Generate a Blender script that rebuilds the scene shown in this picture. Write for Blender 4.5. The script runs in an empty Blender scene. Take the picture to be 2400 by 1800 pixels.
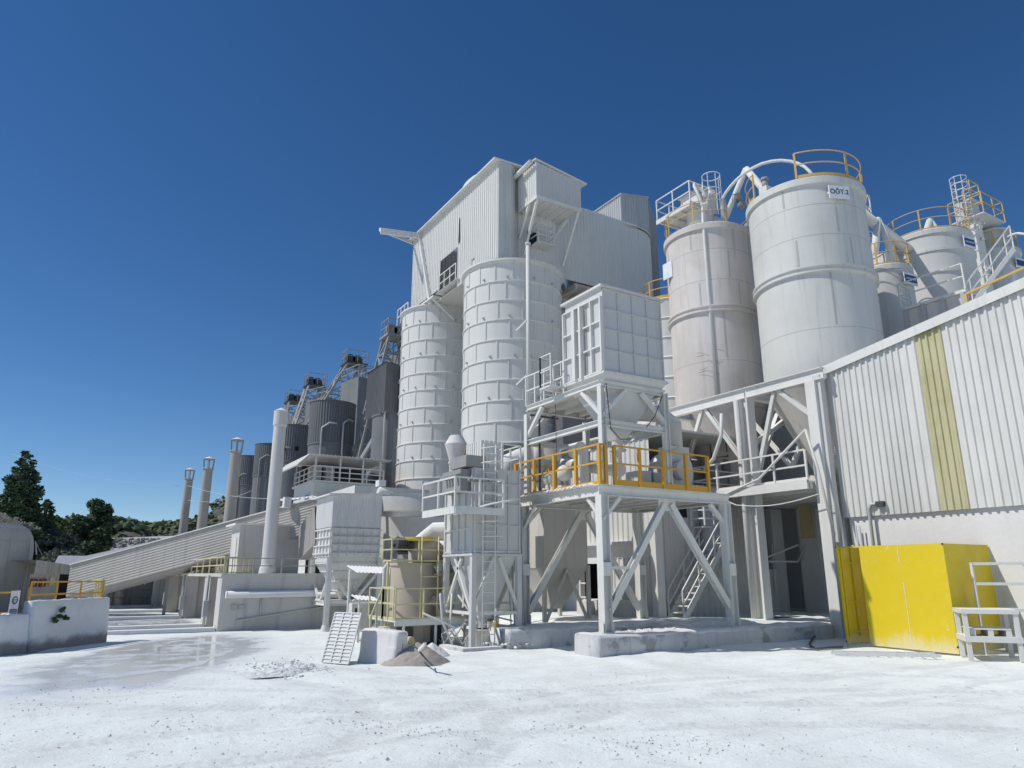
import bpy, bmesh, math, random
from mathutils import Vector, noise
R = math.radians
random.seed(7)
sc = bpy.context.scene
COL = sc.collection
V = Vector

# ------------------------------------------------------------------ frame of the site
# x runs along the plant's short side (away to the right), y along its long side (away to the left)
F, CX, CY, CAMZ = 1664.0, 1200.0, 900.0, 2.0
PITCH = math.atan(445 / 1664.0)
AX, BX = (-.520, .854), (.854, .520)
_c, _s = math.cos(PITCH), math.sin(PITCH)

def sv(u, v, x=None, y=None, z=None, t=None):
    """site point seen along a survey sight line, at a known x, y, z or range"""
    a = (u - CX) / F; b = (CY - v) / F
    d = (a, _c - b * _s, _s + b * _c)
    D = V((d[0] * BX[0] + d[1] * BX[1], d[0] * AX[0] + d[1] * AX[1], d[2]))
    if x is not None: t = x / D.x
    elif y is not None: t = y / D.y
    elif z is not None: t = (z - CAMZ) / D.z
    return V((0, 0, CAMZ)) + D * t

# ------------------------------------------------------------------ mesh builder
class MB:
    def __init__(s): s.v = []; s.f = []; s.sm = []
    def add(s, vs, fs, smooth=False):
        o = len(s.v); s.v += [tuple(p) for p in vs]
        for f in fs: s.f.append([i + o for i in f]); s.sm.append(smooth)
        return s
    def box(s, x0, x1, y0, y1, z0, z1):
        vs = [(x, y, z) for z in (z0, z1) for y in (y0, y1) for x in (x0, x1)]
        return s.add(vs, [(0, 2, 3, 1), (4, 5, 7, 6), (0, 1, 5, 4), (2, 6, 7, 3), (0, 4, 6, 2), (1, 3, 7, 5)])
    def beam(s, p, q, w, h=None, up=(0, 0, 1)):
        p, q = V(p), V(q); h = h or w
        d = (q - p).normalized(); up = V(up)
        if abs(d.dot(up)) > .98: up = V((0, 1, 0))
        r = d.cross(up).normalized(); u = r.cross(d)
        vs = []
        for c in (p, q):
            for a, b in ((-1, -1), (1, -1), (1, 1), (-1, 1)): vs.append(c + r * (a * w / 2) + u * (b * h / 2))
        return s.add(vs, [(0, 1, 2, 3), (7, 6, 5, 4), (0, 4, 5, 1), (1, 5, 6, 2), (2, 6, 7, 3), (3, 7, 4, 0)])
    def ibeam(s, p, q, w, h, t=.018, up=(0, 0, 1)):
        p, q = V(p), V(q); d = (q - p).normalized(); up = V(up)
        if abs(d.dot(up)) > .98: up = V((0, 1, 0))
        r = d.cross(up).normalized(); u = r.cross(d)
        s.beam(p + u * (h / 2 - t / 2), q + u * (h / 2 - t / 2), w, t, up)
        s.beam(p - u * (h / 2 - t / 2), q - u * (h / 2 - t / 2), w, t, up)
        s.beam(p, q, t, h - 2 * t, up); return s
    def tube(s, p, q, r, n=10, r2=None, cap=True):
        p, q = V(p), V(q); r2 = r if r2 is None else r2
        d = (q - p).normalized(); up = V((0, 0, 1)) if abs(d.z) < .98 else V((0, 1, 0))
        e = d.cross(up).normalized(); g = e.cross(d); vs = []
        for c, rr in ((p, r), (q, r2)):
            for k in range(n):
                a = 2 * math.pi * k / n; vs.append(c + e * (rr * math.cos(a)) + g * (rr * math.sin(a)))
        s.add(vs, [(k, k + n, (k + 1) % n + n, (k + 1) % n) for k in range(n)], True)
        if cap:
            o = len(s.v) - 2 * n
            s.f.append([o + k for k in range(n)]); s.sm.append(False)
            s.f.append([o + n + k for k in reversed(range(n))]); s.sm.append(False)
        return s
    def path(s, pts, r, n=8, closed=False):
        pts = [V(p) for p in pts]; m = len(pts); rings = []
        ref = None
        for i, p in enumerate(pts):
            a = pts[(i - 1) % m] if (i or closed) else p
            b = pts[(i + 1) % m] if (i < m - 1 or closed) else p
            d = (b - a).normalized()
            if ref is None:
                ref = V((0, 0, 1)) if abs(d.z) < .9 else V((0, 1, 0))
            e = d.cross(ref).normalized(); ref = e.cross(d)
            rings.append([p + e * (r * math.cos(2 * math.pi * k / n)) + ref * (r * math.sin(2 * math.pi * k / n)) for k in range(n)])
        vs = [q for rg in rings for q in rg]; fs = []
        for i in range(m if closed else m - 1):
            j = (i + 1) % m
            for k in range(n): fs.append((i * n + k, i * n + (k + 1) % n, j * n + (k + 1) % n, j * n + k))
        s.add(vs, fs, True)
        if not closed:
            o = len(s.v) - len(vs)
            s.f.append([o + k for k in reversed(range(n))]); s.sm.append(False)
            s.f.append([o + (m - 1) * n + k for k in range(n)]); s.sm.append(False)
        return s
    def lathe(s, cx, cy, prof, n=48, a0=0, a1=360, smooth=True):
        full = abs(a1 - a0) >= 360; m = n if full else n + 1
        for (r0, z0), (r1, z1) in zip(prof[:-1], prof[1:]):
            vs = []
            for r, z in ((r0, z0), (r1, z1)):
                for k in range(m):
                    a = R(a0 + (a1 - a0) * k / n); vs.append((cx + r * math.cos(a), cy + r * math.sin(a), z))
            fs = []
            for k in range(n):
                k2 = (k + 1) % m if full else k + 1
                fs.append((k, k2, m + k2, m + k))
            s.add(vs, fs, smooth)
        return s
    def corr(s, o, U, V0, V1=None, nrm=(0, 0, 1), pitch=.25, depth=.035, wave='trap', thick=0):
        """sheet with ribs along V; runs from o along U; V0, V1: rib vectors at its two ends"""
        o, U, V0 = V(o), V(U), V(V0); V1 = V(V1) if V1 is not None else V0; nrm = V(nrm)
        L = U.length; n = max(1, round(L / pitch)); pr = []
        for k in range(n):
            if wave == 'trap': pr += [(k, 0), (k + .5, 0), (k + .62, 1), (k + .88, 1)]
            else: pr += [(k + j / 6, .5 - .5 * math.cos(2 * math.pi * j / 6)) for j in range(6)]
        pr.append((n, 0)); vs = []
        for a, b in pr:
            a /= n; p = o + U * a + nrm * (depth * b); vs += [p, p + V0.lerp(V1, a)]
        s.add(vs, [(2 * i, 2 * i + 2, 2 * i + 3, 2 * i + 1) for i in range(len(pr) - 1)], wave != 'trap'); return s
    def corrcyl(s, cx, cy, r, z0, z1, n=60, depth=.05, a0=0, a1=360):
        vs = []; m = n * 4
        for k in range(m + 1):
            a = R(a0 + (a1 - a0) * k / m); rr = r + (depth if k % 4 in (1, 2) else 0)
            vs += [(cx + rr * math.cos(a), cy + rr * math.sin(a), z0), (cx + rr * math.cos(a), cy + rr * math.sin(a), z1)]
        s.add(vs, [(2 * i, 2 * i + 2, 2 * i + 3, 2 * i + 1) for i in range(m)], False); return s
    def prism(s, poly, z0, z1):
        n = len(poly); vs = [(x, y, z0) for x, y in poly] + [(x, y, z1) for x, y in poly]
        return s.add(vs, [tuple(reversed(range(n))), tuple(range(n, 2 * n))] + [(k, (k + 1) % n, n + (k + 1) % n, n + k) for k in range(n)])
    def hexa(s, b, t):
        """frustum between 4 bottom points and 4 top points"""
        return s.add(list(b) + list(t), [(3, 2, 1, 0), (4, 5, 6, 7)] + [(k, (k + 1) % 4, 4 + (k + 1) % 4, 4 + k) for k in range(4)])
    def rail(s, pts, h=1.05, w=.045, step=1.3, bars=(1, .5), toe=0, closed=False, pw=1.15):
        pts = [V(p) for p in pts]
        if closed: pts.append(pts[0])
        for i, (p, q) in enumerate(zip(pts[:-1], pts[1:])):
            L = (q - p).length; n = max(1, round(L / step))
            for k in range(n + (1 if (i == len(pts) - 2 and not closed) else 0)):
                c = p.lerp(q, k / n)
                s.beam(c, c + V((0, 0, h + .002)), w * pw, w * pw, (1, 0, 0))
            for b in bars:
                s.beam(p + V((0, 0, h * b)), q + V((0, 0, h * b)), w, w)
            if toe: s.beam(p + V((0, 0, toe / 2)), q + V((0, 0, toe / 2)), .012, toe)
        return s
    def ringrail(s, cx, cy, z, r, h=1.05, w=.05, n=8, a0=0, a1=360, toe=.14, seg=48):
        full = a1 - a0 >= 360; ang = [R(a0 + (a1 - a0) * k / seg) for k in range(seg + (0 if full else 1))]
        for hh in (h, h * .53):
            s.path([(cx + r * math.cos(a), cy + r * math.sin(a), z + hh) for a in ang], w * .5, 6, full)
        if toe: s.lathe(cx, cy, [(r, z), (r, z + toe)], seg, a0, a1); s.lathe(cx, cy, [(r - .012, z + toe), (r - .012, z)], seg, a0, a1)
        for k in range(n + (0 if full else 1)):
            a = R(a0 + (a1 - a0) * k / n); p = V((cx + r * math.cos(a), cy + r * math.sin(a), z))
            s.beam(p, p + V((0, 0, h)), w * 1.6, w * .9, (math.cos(a), math.sin(a), 0))
        return s
    def ladder(s, p, q, w=.45, side=(1, 0, 0), r=.025, step=.3):
        p, q, sd = V(p), V(q), V(side).normalized() * (w / 2)
        s.tube(p - sd, q - sd, r, 6); s.tube(p + sd, q + sd, r, 6)
        L = (q - p).length; n = int(L / step)
        for k in range(1, n): c = p.lerp(q, k / n); s.tube(c - sd, c + sd, r * .7, 5, None, False)
        return s
    def truss(s, b, t, bays, cw=.1, bw=.06):
        """4 bottom points, 4 top points: chords, rungs and diagonals"""
        b = [V(p) for p in b]; t = [V(p) for p in t]
        for p, q in zip(b, t): s.beam(p, q, cw)
        for k in range(bays):
            for i in range(4):
                j = (i + 1) % 4
                a0 = b[i].lerp(t[i], k / bays); a1 = b[i].lerp(t[i], (k + 1) / bays); c1 = b[j].lerp(t[j], (k + 1) / bays)
                s.beam(a1, c1, bw); c0 = b[j].lerp(t[j], k / bays)
                if k % 2: s.beam(a0, c1, bw)
                else: s.beam(c0, a1, bw)
        return s
    def blob(s, c, r, jit=.25, sub=1, sq=1.):
        bm = bmesh.new(); bmesh.ops.create_icosphere(bm, subdivisions=sub, radius=1)
        c = V(c); off = V((random.random() * 50, random.random() * 50, 0))
        vs = [c + V((q.co.x, q.co.y, q.co.z * sq)) * (r * (1 + jit * noise.noise(q.co * 1.7 + off) * 2)) for q in bm.verts]
        s.add(vs, [[v.index for v in f.verts] for f in bm.faces], sub > 1); bm.free(); return s
    def build(s, name, mat, parent=None, loc=None):
        o3 = V(parent['_o']) if parent is not None else V(loc) if loc is not None else V((0, 0, 0))
        me = bpy.data.meshes.new(name)
        me.from_pydata([tuple(V(p) - o3) for p in s.v], [], s.f); me.update()
        me.polygons.foreach_set('use_smooth', s.sm)
        me.materials.append(mat)
        ob = bpy.data.objects.new(name, me); COL.objects.link(ob)
        if parent is not None: ob.parent = parent
        else: ob.location = o3
        ob['_o'] = tuple(o3)
        return ob

def tag(o, label=None, cat=None, group=None, kind=None):
    if label: o['label'] = label
    if cat: o['category'] = cat
    if group: o['group'] = group
    if kind: o['kind'] = kind
    return o
def thing(name, label, cat, loc=(0, 0, 0), group=None):
    o = bpy.data.objects.new(name, None); COL.objects.link(o); o.location = loc; o['_o'] = tuple(loc)
    o.empty_display_size = .3
    return tag(o, label, cat, group)
def dup(o, loc=None, label=None, parent=None):
    c = o.copy(); COL.objects.link(c)
    if parent is not None: c.parent = parent
    if loc is not None: c.location = loc; c['_o'] = tuple(loc)
    if label: c['label'] = label
    for ch in o.children: dup(ch, None, None, c)
    return c
def text(name, body, size, loc, xdir, mat, parent, ext=.004):
    """flat lettering standing upright, reading along xdir"""
    cu = bpy.data.curves.new(name, 'FONT'); cu.body = body; cu.size = size; cu.extrude = ext; cu.align_x = 'CENTER'; cu.align_y = 'CENTER'; cu.offset = size * .012
    ob = bpy.data.objects.new(name, cu); COL.objects.link(ob)
    dg = bpy.context.evaluated_depsgraph_get(); me = bpy.data.meshes.new_from_object(ob.evaluated_get(dg))
    bpy.data.objects.remove(ob); bpy.data.curves.remove(cu)
    xd = V(xdir).normalized(); zd = V((0, 0, 1)); nd = xd.cross(zd); o3 = V(parent['_o'])
    for v in me.vertices:
        p = V(loc) + xd * v.co.x + zd * v.co.y + nd * v.co.z; v.co = p - o3
    me.materials.clear(); me.materials.append(mat)
    o = bpy.data.objects.new(name, me); COL.objects.link(o); o.parent = parent; o['_o'] = tuple(o3); return o

# ------------------------------------------------------------------ materials
def nodes(name):
    m = bpy.data.materials.new(name); m.use_nodes = True; nt = m.node_tree
    b = nt.nodes['Principled BSDF']; return m, nt, b
def N(nt, t, **kw):
    n = nt.nodes.new(t)
    for k, v in kw.items():
        if k in n.inputs.keys() if hasattr(n.inputs, 'keys') else False: n.inputs[k].default_value = v
        else: setattr(n, k, v)
    return n
def noi(nt, scale, vec, detail=5, rough=.55):
    n = nt.nodes.new('ShaderNodeTexNoise'); n.inputs['Scale'].default_value = scale; n.inputs['Detail'].default_value = detail; n.inputs['Roughness'].default_value = rough
    nt.links.new(vec, n.inputs['Vector']); return n.outputs['Fac']
def mapv(nt, vec, sc_, rot=0):
    n = nt.nodes.new('ShaderNodeMapping'); n.inputs['Scale'].default_value = sc_; n.inputs['Rotation'].default_value = (0, 0, rot)
    nt.links.new(vec, n.inputs['Vector']); return n.outputs[0]
def ramp(nt, fac, a, b, lo=0., hi=1.):
    n = nt.nodes.new('ShaderNodeMapRange'); n.interpolation_type = 'SMOOTHSTEP'
    for i, v in ((1, a), (2, b), (3, lo), (4, hi)): n.inputs[i].default_value = v
    nt.links.new(fac, n.inputs[0]); return n.outputs[0]
def mix(nt, fac, a, b):
    n = nt.nodes.new('ShaderNodeMix'); n.data_type = 'RGBA'
    for sock, v in ((n.inputs[0], fac), (n.inputs[6], a), (n.inputs[7], b)):
        if isinstance(v, (int, float)): sock.default_value = v
        elif isinstance(v, tuple): sock.default_value = v if len(v) == 4 else v + (1,)
        else: nt.links.new(v, sock)
    return n.outputs[2]
def mth(nt, op, a, b=None):
    n = nt.nodes.new('ShaderNodeMath'); n.operation = op
    for i, v in enumerate((a, b)):
        if v is None: continue
        if isinstance(v, (int, float)): n.inputs[i].default_value = v
        else: nt.links.new(v, n.inputs[i])
    return n.outputs[0]
DUST = (.80, .80, .785)
def dusty(name, base, dirt=None, rough=.6, dirt_amt=.5, streak=.5, dust=.8, bump=.15, scale=1., metal=0., big=.35, wear=None):
    m, nt, b = nodes(name); L = nt.links
    g = nt.nodes.new('ShaderNodeNewGeometry'); pos = g.outputs['Position']
    dirt = dirt or tuple(c * .72 for c in base)
    col = base
    n1 = noi(nt, big * scale, pos, 6, .6)
    col = mix(nt, ramp(nt, n1, .42, .72, 0, dirt_amt), col, dirt)
    st = noi(nt, 1., mapv(nt, pos, (5 * scale, 5 * scale, .28 * scale)), 5, .6)
    col = mix(nt, ramp(nt, st, .5, .78, 0, streak), col, tuple(c * .85 for c in dirt))
    n2 = noi(nt, 9 * scale, pos, 6, .65)
    col = mix(nt, ramp(nt, n2, .55, .8, 0, .35), col, dirt)
    if wear:
        n4 = noi(nt, 1.6 * scale, pos, 8, .7)
        col = mix(nt, ramp(nt, n4, .52, .60, 0, .85), col, wear)
    if dust:
        sx = nt.nodes.new('ShaderNodeSeparateXYZ'); L.new(g.outputs['True Normal'], sx.inputs[0])
        up = ramp(nt, sx.outputs[2], .25, .75, 0, dust)
        nd = ramp(nt, noi(nt, 2.5, pos, 6), .25, .5, .55, 1)
        col = mix(nt, mth(nt, 'MULTIPLY', up, nd), col, DUST)
    L.new(col, b.inputs['Base Color']); b.inputs['Roughness'].default_value = rough; b.inputs['Metallic'].default_value = metal
    b.inputs['Specular IOR Level'].default_value = .3
    if bump:
        bp = nt.nodes.new('ShaderNodeBump'); bp.inputs['Strength'].default_value = bump; bp.inputs['Distance'].default_value = .03
        L.new(noi(nt, 6 * scale, pos, 7, .65), bp.inputs['Height']); L.new(bp.outputs[0], b.inputs['Normal'])
    return m
def plain(name, c, rough=.6, metal=0.):
    m, nt, b = nodes(name); b.inputs['Base Color'].default_value = c + (1,); b.inputs['Roughness'].default_value = rough; b.inputs['Metallic'].default_value = metal
    g = nt.nodes.new('ShaderNodeNewGeometry')
    col = mix(nt, ramp(nt, noi(nt, 3, g.outputs['Position'], 6), .35, .75, 0, .5), c, tuple(k * .7 for k in c))
    nt.links.new(col, b.inputs['Base Color']); return m
W = {}
W['white'] = dusty('dusty white metal', (.67, .66, .615), (.52, .51, .47))
W['white2'] = dusty('clean white sheet', (.615, .605, .565), (.50, .49, .455), streak=.35, dirt_amt=.3)
W['cool'] = dusty('cool white metal', (.555, .55, .525), (.44, .435, .415), streak=.35)
W['silo'] = dusty('silo white', (.575, .57, .53), (.475, .465, .435), streak=.7, bump=.10, big=.35, dirt_amt=.7)
W['seam'] = dusty('weld seam', (.42, .41, .39), (.34, .33, .31), streak=.4, bump=0, dust=0)
W['pink'] = dusty('dusty silo paint', (.61, .57, .53), (.48, .435, .395), streak=.8, bump=.10, big=.35, dirt_amt=.8)
W['dull'] = dusty('dull lime dust', (.58, .55, .505), (.44, .41, .37), rough=.8)
W['brown'] = dusty('brown lime dust', (.47, .405, .335), (.35, .295, .245), rough=.8, dust=.6)
W['conc'] = dusty('dusty concrete', (.55, .53, .49), (.40, .38, .35), rough=.85, bump=.3, streak=.7)
W['kerb'] = dusty('limed concrete', (.60, .60, .59), (.38, .38, .375), rough=.85, bump=.5, streak=.6, wear=(.30, .30, .30))
W['plaster'] = dusty('white plaster', (.70, .685, .66), (.55, .53, .50), rough=.85, bump=.3, streak=.4)
W['grey'] = dusty('dark grey steel', (.17, .172, .175), (.115, .117, .12), rough=.6, dust=.35, streak=.6)
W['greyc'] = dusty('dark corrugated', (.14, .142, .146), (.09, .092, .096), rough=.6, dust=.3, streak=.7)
W['kiln'] = dusty('grey kiln wall', (.20, .20, .20), (.13, .13, .13), rough=.8, dust=.4)
W['steelgrey'] = dusty('grey lattice steel', (.30, .295, .28), (.18, .175, .165), rough=.7, dust=.4, bump=0)
W['chim'] = dusty('chimney grey', (.36, .34, .31), (.26, .24, .22), rough=.8, bump=.2)
W['chimw'] = dusty('chimney white', (.58, .57, .54), (.45, .43, .40), rough=.8, bump=.2)
W['orange'] = dusty('orange rail paint', (.62, .33, .035), (.52, .30, .07), dust=.5, bump=0, streak=.2)
W['ochre'] = dusty('ochre rail paint', (.55, .37, .10), (.46, .30, .12), dust=.5, bump=0, streak=.3)
W['yrail'] = dusty('faded yellow rail paint', (.56, .51, .25), (.54, .51, .37), dust=.5, bump=0, streak=.2)
W['yellow'] = dusty('yellow sheet paint', (.66, .50, .006), (.60, .46, .03), rough=.45, dust=.3, bump=.03, streak=.25, wear=None)
def yellowsheet():
    m, nt, b = nodes('worn yellow sheet'); g = nt.nodes.new('ShaderNodeNewGeometry'); pos = g.outputs['Position']
    sx = nt.nodes.new('ShaderNodeSeparateXYZ'); nt.links.new(pos, sx.inputs[0])
    c = mix(nt, ramp(nt, noi(nt, .9, pos, 6, .6), .4, .7, 0, .6), (.66, .49, .006), (.60, .46, .035))
    zz = mth(nt, 'ADD', sx.outputs[2], mth(nt, 'MULTIPLY', noi(nt, 1.6, mapv(nt, pos, (1, 2.5, .6)), 7, .65), -1.1))
    c = mix(nt, ramp(nt, zz, -.5, -.08, .7, 0), c, (.66, .60, .40))
    c = mix(nt, ramp(nt, noi(nt, 2.2, pos, 9, .75), .61, .70, 0, .6), c, (.68, .62, .40))
    c = mix(nt, ramp(nt, noi(nt, 1., mapv(nt, pos, (14, 14, 1.2)), 6, .7), .64, .74, 0, .5), c, (.52, .40, .05))
    nt.links.new(c, b.inputs['Base Color']); nt.links.new(ramp(nt, noi(nt, 3, pos, 6), .3, .7, .4, .75), b.inputs['Roughness'])
    bp = nt.nodes.new('ShaderNodeBump'); bp.inputs['Strength'].default_value = .12; bp.inputs['Distance'].default_value = .03
    nt.links.new(noi(nt, 1.4, pos, 3), bp.inputs['Height']); nt.links.new(bp.outputs[0], b.inputs['Normal']); return m
W['yellow'] = yellowsheet()
W['galv'] = dusty('galvanised pipe', (.42, .43, .43), (.33, .335, .34), rough=.5, bump=0)
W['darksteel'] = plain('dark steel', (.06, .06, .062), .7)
W['black'] = plain('black trim and opening shade', (.012, .012, .013), .9)  # black for real trim, and for shade painted into openings
W['rubber'] = plain('hose rubber', (.06, .065, .07), .6)
W['net'] = dusty('grey netting', (.56, .535, .49), (.40, .38, .35), rough=.9, dust=.3, streak=.8, bump=.3)
W['shed'] = dusty('stained sheet', (.46, .43, .375), (.34, .29, .22), rough=.8, dust=.4, streak=.8)
W['gallery'] = dusty('gallery sheet', (.38, .36, .325), (.27, .255, .23), rough=.75, dust=.5, streak=.5)
W['red'] = plain('fire box red', (.24, .02, .02), .5)
W['blue'] = plain('sign blue', (.03, .06, .18), .5)
W['signw'] = plain('sign white', (.72, .74, .76), .5)
W['ink'] = plain('sign ink', (.02, .02, .03), .6)
W['trunk'] = plain('bark', (.09, .07, .05), .9)
W['tan'] = dusty('tan panel', (.45, .37, .2), (.35, .28, .16), dust=.3)
W['rust'] = plain('rust', (.16, .07, .03), .9)
W['bluegrey'] = plain('motor blue grey', (.28, .33, .38), .6)
W['strip'] = dusty('yellowed skylight sheet', (.50, .47, .29), (.37, .33, .15), rough=.45, dust=.2, streak=1., dirt_amt=.9, scale=1.6)
W['sand'] = dusty('tan sand', (.40, .355, .31), (.30, .26, .22), rough=.95, dust=0, bump=.4, scale=2.)
W['stone'] = dusty('crushed stone', (.27, .26, .235), (.15, .15, .13), rough=.9, dust=.25, scale=3.)
W['glass'] = plain('dark window glass', (.03, .035, .04), .1)
# ------------------------------------------------------------------ ground
def wet_ellipses():
    return [((2.5, 21.2), 5.9, 2.0, 1.2), ((3.3, 37.), 1.7, 6.5, 0.)]
def ell(x, y, e):
    (cx, cy), a, b, rt = e; dx, dy = x - cx, y - cy
    u = dx * math.cos(rt) + dy * math.sin(rt); w = -dx * math.sin(rt) + dy * math.cos(rt)
    return math.hypot(u / a, w / b)
def sst(a, b, x):
    t = min(1, max(0, (x - a) / (b - a))); return t * t * (3 - 2 * t)
def gz(x, y, fine=True):
    ramp_ = .48 * sst(15.0, 18.2, y - .0 * x) * sst(12.2, 16.5, x) * (1 - sst(45, 60, x))
    ramp_ = max(ramp_, .26 * sst(14.5, 16.5, x) * sst(14.0, 16.5, y) * (1 - sst(45, 60, x)))
    w = min(ell(x, y, e) for e in wet_ellipses()); k = sst(1.15, 1.7, w)
    if not fine: return ramp_
    n = noise.noise((x * .35, y * .35, 3.)) * .07 + noise.noise((x * 1.3, y * 1.3, 7.)) * .032 + noise.noise((x * 4.1, y * 4.1, 1.)) * .010
    # tyre ruts
    for cx, cy, r in ((-2., 13., 6.5), (-2., 13., 8.3), (9., 2., 9.2), (9., 2., 7.4)):
        d = abs(math.hypot(x - cx, y - cy) - r)
        if d < .5: n -= .018 * (1 - (d / .5) ** 2) - .012 * noise.noise((x * 9, y * 9, 5.))
    d = math.hypot(x, y); n *= sst(200, 60, d) if d > 60 else 1
    return ramp_ + n * k - .004
def axis(lo, hi, step, far):
    c = [lo + step * i for i in range(int((hi - lo) / step) + 1)]
    a = c[-1]; s = step
    while a < far: s *= 1.35; a += s; c.append(a)
    a = c[0]; s = step
    while a > -far: s *= 1.35; a -= s; c.insert(0, a)
    return c
xs = axis(-7, 25, .11, 900); ys = axis(3, 36, .11, 900)
vs = [(x, y, gz(x, y)) for y in ys for x in xs]; nx = len(xs)
fs = [(j * nx + i, j * nx + i + 1, (j + 1) * nx + i + 1, (j + 1) * nx + i) for j in range(len(ys) - 1) for i in range(nx - 1)]
m, nt, b = nodes('lime dust ground'); L = nt.links
g = nt.nodes.new('ShaderNodeNewGeometry'); pos = g.outputs['Position']
c = mix(nt, ramp(nt, noi(nt, .45, pos, 8, .62), .42, .66, 0, .8), (.835, .875, .84), (.735, .76, .73))
c = mix(nt, ramp(nt, noi(nt, 1., mapv(nt, pos, (.22, 2.6, 1), .6), 7, .6), .52, .74, 0, .45), c, (.58, .58, .57))
c = mix(nt, ramp(nt, noi(nt, 1., mapv(nt, pos, (2.2, .3, 1), .35), 7, .6), .58, .76, 0, .45), c, (.54, .535, .525))
c = mix(nt, ramp(nt, noi(nt, 3.5, pos, 10, .75), .575, .68, 0, .8), c, (.47, .465, .455))
c = mix(nt, ramp(nt, noi(nt, 30, pos, 4, .7), .62, .75, 0, .5), c, (.40, .40, .40))
sx = nt.nodes.new('ShaderNodeSeparateXYZ'); L.new(pos, sx.inputs[0])
# tyre tracks: arcs pressed into the dust, with tread bars
tread = None; tn = noi(nt, 1.3, pos, 6, .65)
for tcx, tcy, tr in ((-2., 13., 6.5), (-2., 13., 8.3), (9., 2., 9.2), (9., 2., 7.4), (1., -6., 15.2), (1., -6., 17.), (16., 30., 20.5), (16., 30., 22.3)):
    dx = mth(nt, 'SUBTRACT', sx.outputs[0], tcx); dy = mth(nt, 'SUBTRACT', sx.outputs[1], tcy)
    rr_ = mth(nt, 'SQRT', mth(nt, 'ADD', mth(nt, 'MULTIPLY', dx, dx), mth(nt, 'MULTIPLY', dy, dy)))
    dd_ = mth(nt, 'ABSOLUTE', mth(nt, 'SUBTRACT', rr_, tr)); band = ramp(nt, dd_, .17, .26, 1, 0)
    an = mth(nt, 'MULTIPLY', mth(nt, 'ARCTAN2', dy, dx), tr * 38.)
    bars = mth(nt, 'SINE', mth(nt, 'ADD', an, mth(nt, 'MULTIPLY', dd_, 14.)))
    t1 = mth(nt, 'MULTIPLY', band, mth(nt, 'ADD', .72, mth(nt, 'MULTIPLY', bars, .28)))
    tread = t1 if tread is None else mth(nt, 'MAXIMUM', tread, t1)
tread = mth(nt, 'MULTIPLY', tread, ramp(nt, tn, .36, .54))
c = mix(nt, mth(nt, 'MULTIPLY', tread, .4), c, (.50, .50, .49))
wet = None
wn = noi(nt, .9, pos, 6, .6)
for (cx, cy), a_, b_, rt in wet_ellipses():
    dx = mth(nt, 'SUBTRACT', sx.outputs[0], cx); dy = mth(nt, 'SUBTRACT', sx.outputs[1], cy)
    u = mth(nt, 'ADD', mth(nt, 'MULTIPLY', dx, math.cos(rt) / a_), mth(nt, 'MULTIPLY', dy, math.sin(rt) / a_))
    w_ = mth(nt, 'ADD', mth(nt, 'MULTIPLY', dx, -math.sin(rt) / b_), mth(nt, 'MULTIPLY', dy, math.cos(rt) / b_))
    r = mth(nt, 'SQRT', mth(nt, 'ADD', mth(nt, 'MULTIPLY', u, u), mth(nt, 'MULTIPLY', w_, w_)))
    wet = r if wet is None else mth(nt, 'MINIMUM', wet, r)
wet = mth(nt, 'ADD', wet, mth(nt, 'MULTIPLY', mth(nt, 'SUBTRACT', wn, .5), 1.1))
wm = ramp(nt, wet, .85, 1.45, 1, 0)
c = mix(nt, wm, c, (.68, .70, .705))
L.new(c, b.inputs['Base Color']); b.inputs['Specular IOR Level'].default_value = .4
L.new(ramp(nt, wet, .85, 1.35, .10, .9), b.inputs['Roughness'])
bp = nt.nodes.new('ShaderNodeBump'); bp.inputs['Distance'].default_value = .05
L.new(ramp(nt, wet, .95, 1.25, .02, .7), bp.inputs['Strength'])
hh = mth(nt, 'ADD', noi(nt, 5, pos, 10, .72), mth(nt, 'MULTIPLY', noi(nt, 28, pos, 5, .7), .35)); hh = mth(nt, 'SUBTRACT', hh, mth(nt, 'MULTIPLY', tread, .15))
L.new(hh, bp.inputs['Height']); L.new(bp.outputs[0], b.inputs['Normal'])
gm = MB(); gm.add(vs, fs, True); tag(gm.build('ground', m), kind='structure')
W['ground'] = m
# standing milky water in the yard
m, nt, b = nodes('milky water'); g = nt.nodes.new('ShaderNodeNewGeometry')
nt.links.new(mix(nt, noi(nt, .8, g.outputs['Position'], 5), (.60, .625, .63), (.68, .70, .70)), b.inputs['Base Color'])
nt.links.new(ramp(nt, noi(nt, 1.1, mapv(nt, g.outputs['Position'], (1, 1, 1)), 6, .6), .42, .66, .03, .5), b.inputs['Roughness']); b.inputs['IOR'].default_value = 1.45; b.inputs['Specular IOR Level'].default_value = .5
bp = nt.nodes.new('ShaderNodeBump'); bp.inputs['Strength'].default_value = .03; bp.inputs['Distance'].default_value = .02
nt.links.new(noi(nt, 3, mapv(nt, g.outputs['Position'], (1, 3, 1), .4), 3), bp.inputs['Height']); nt.links.new(bp.outputs[0], b.inputs['Normal'])
for k, e in enumerate(wet_ellipses()):
    (cx, cy), ea, eb, rt = e; ring = []
    for i in range(90):
        a = 2 * math.pi * i / 90; rr = .74 * (1 + .30 * noise.noise((math.cos(a) * 1.6 + 9 * k, math.sin(a) * 1.6, 2.)) + .10 * noise.noise((math.cos(a) * 6, math.sin(a) * 6, k * 5.)))
        u, w_ = ea * rr * math.cos(a), eb * rr * math.sin(a)
        ring.append((cx + u * math.cos(rt) - w_ * math.sin(rt), cy + u * math.sin(rt) + w_ * math.cos(rt), -.0015 + .001 * k))
    q = MB(); q.add([(cx, cy, -.0015 + .001 * k)] + ring, [(0, i + 1, (i + 1) % 90 + 1) for i in range(90)])
    tag(q.build('puddle', m), kind='structure')
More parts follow.
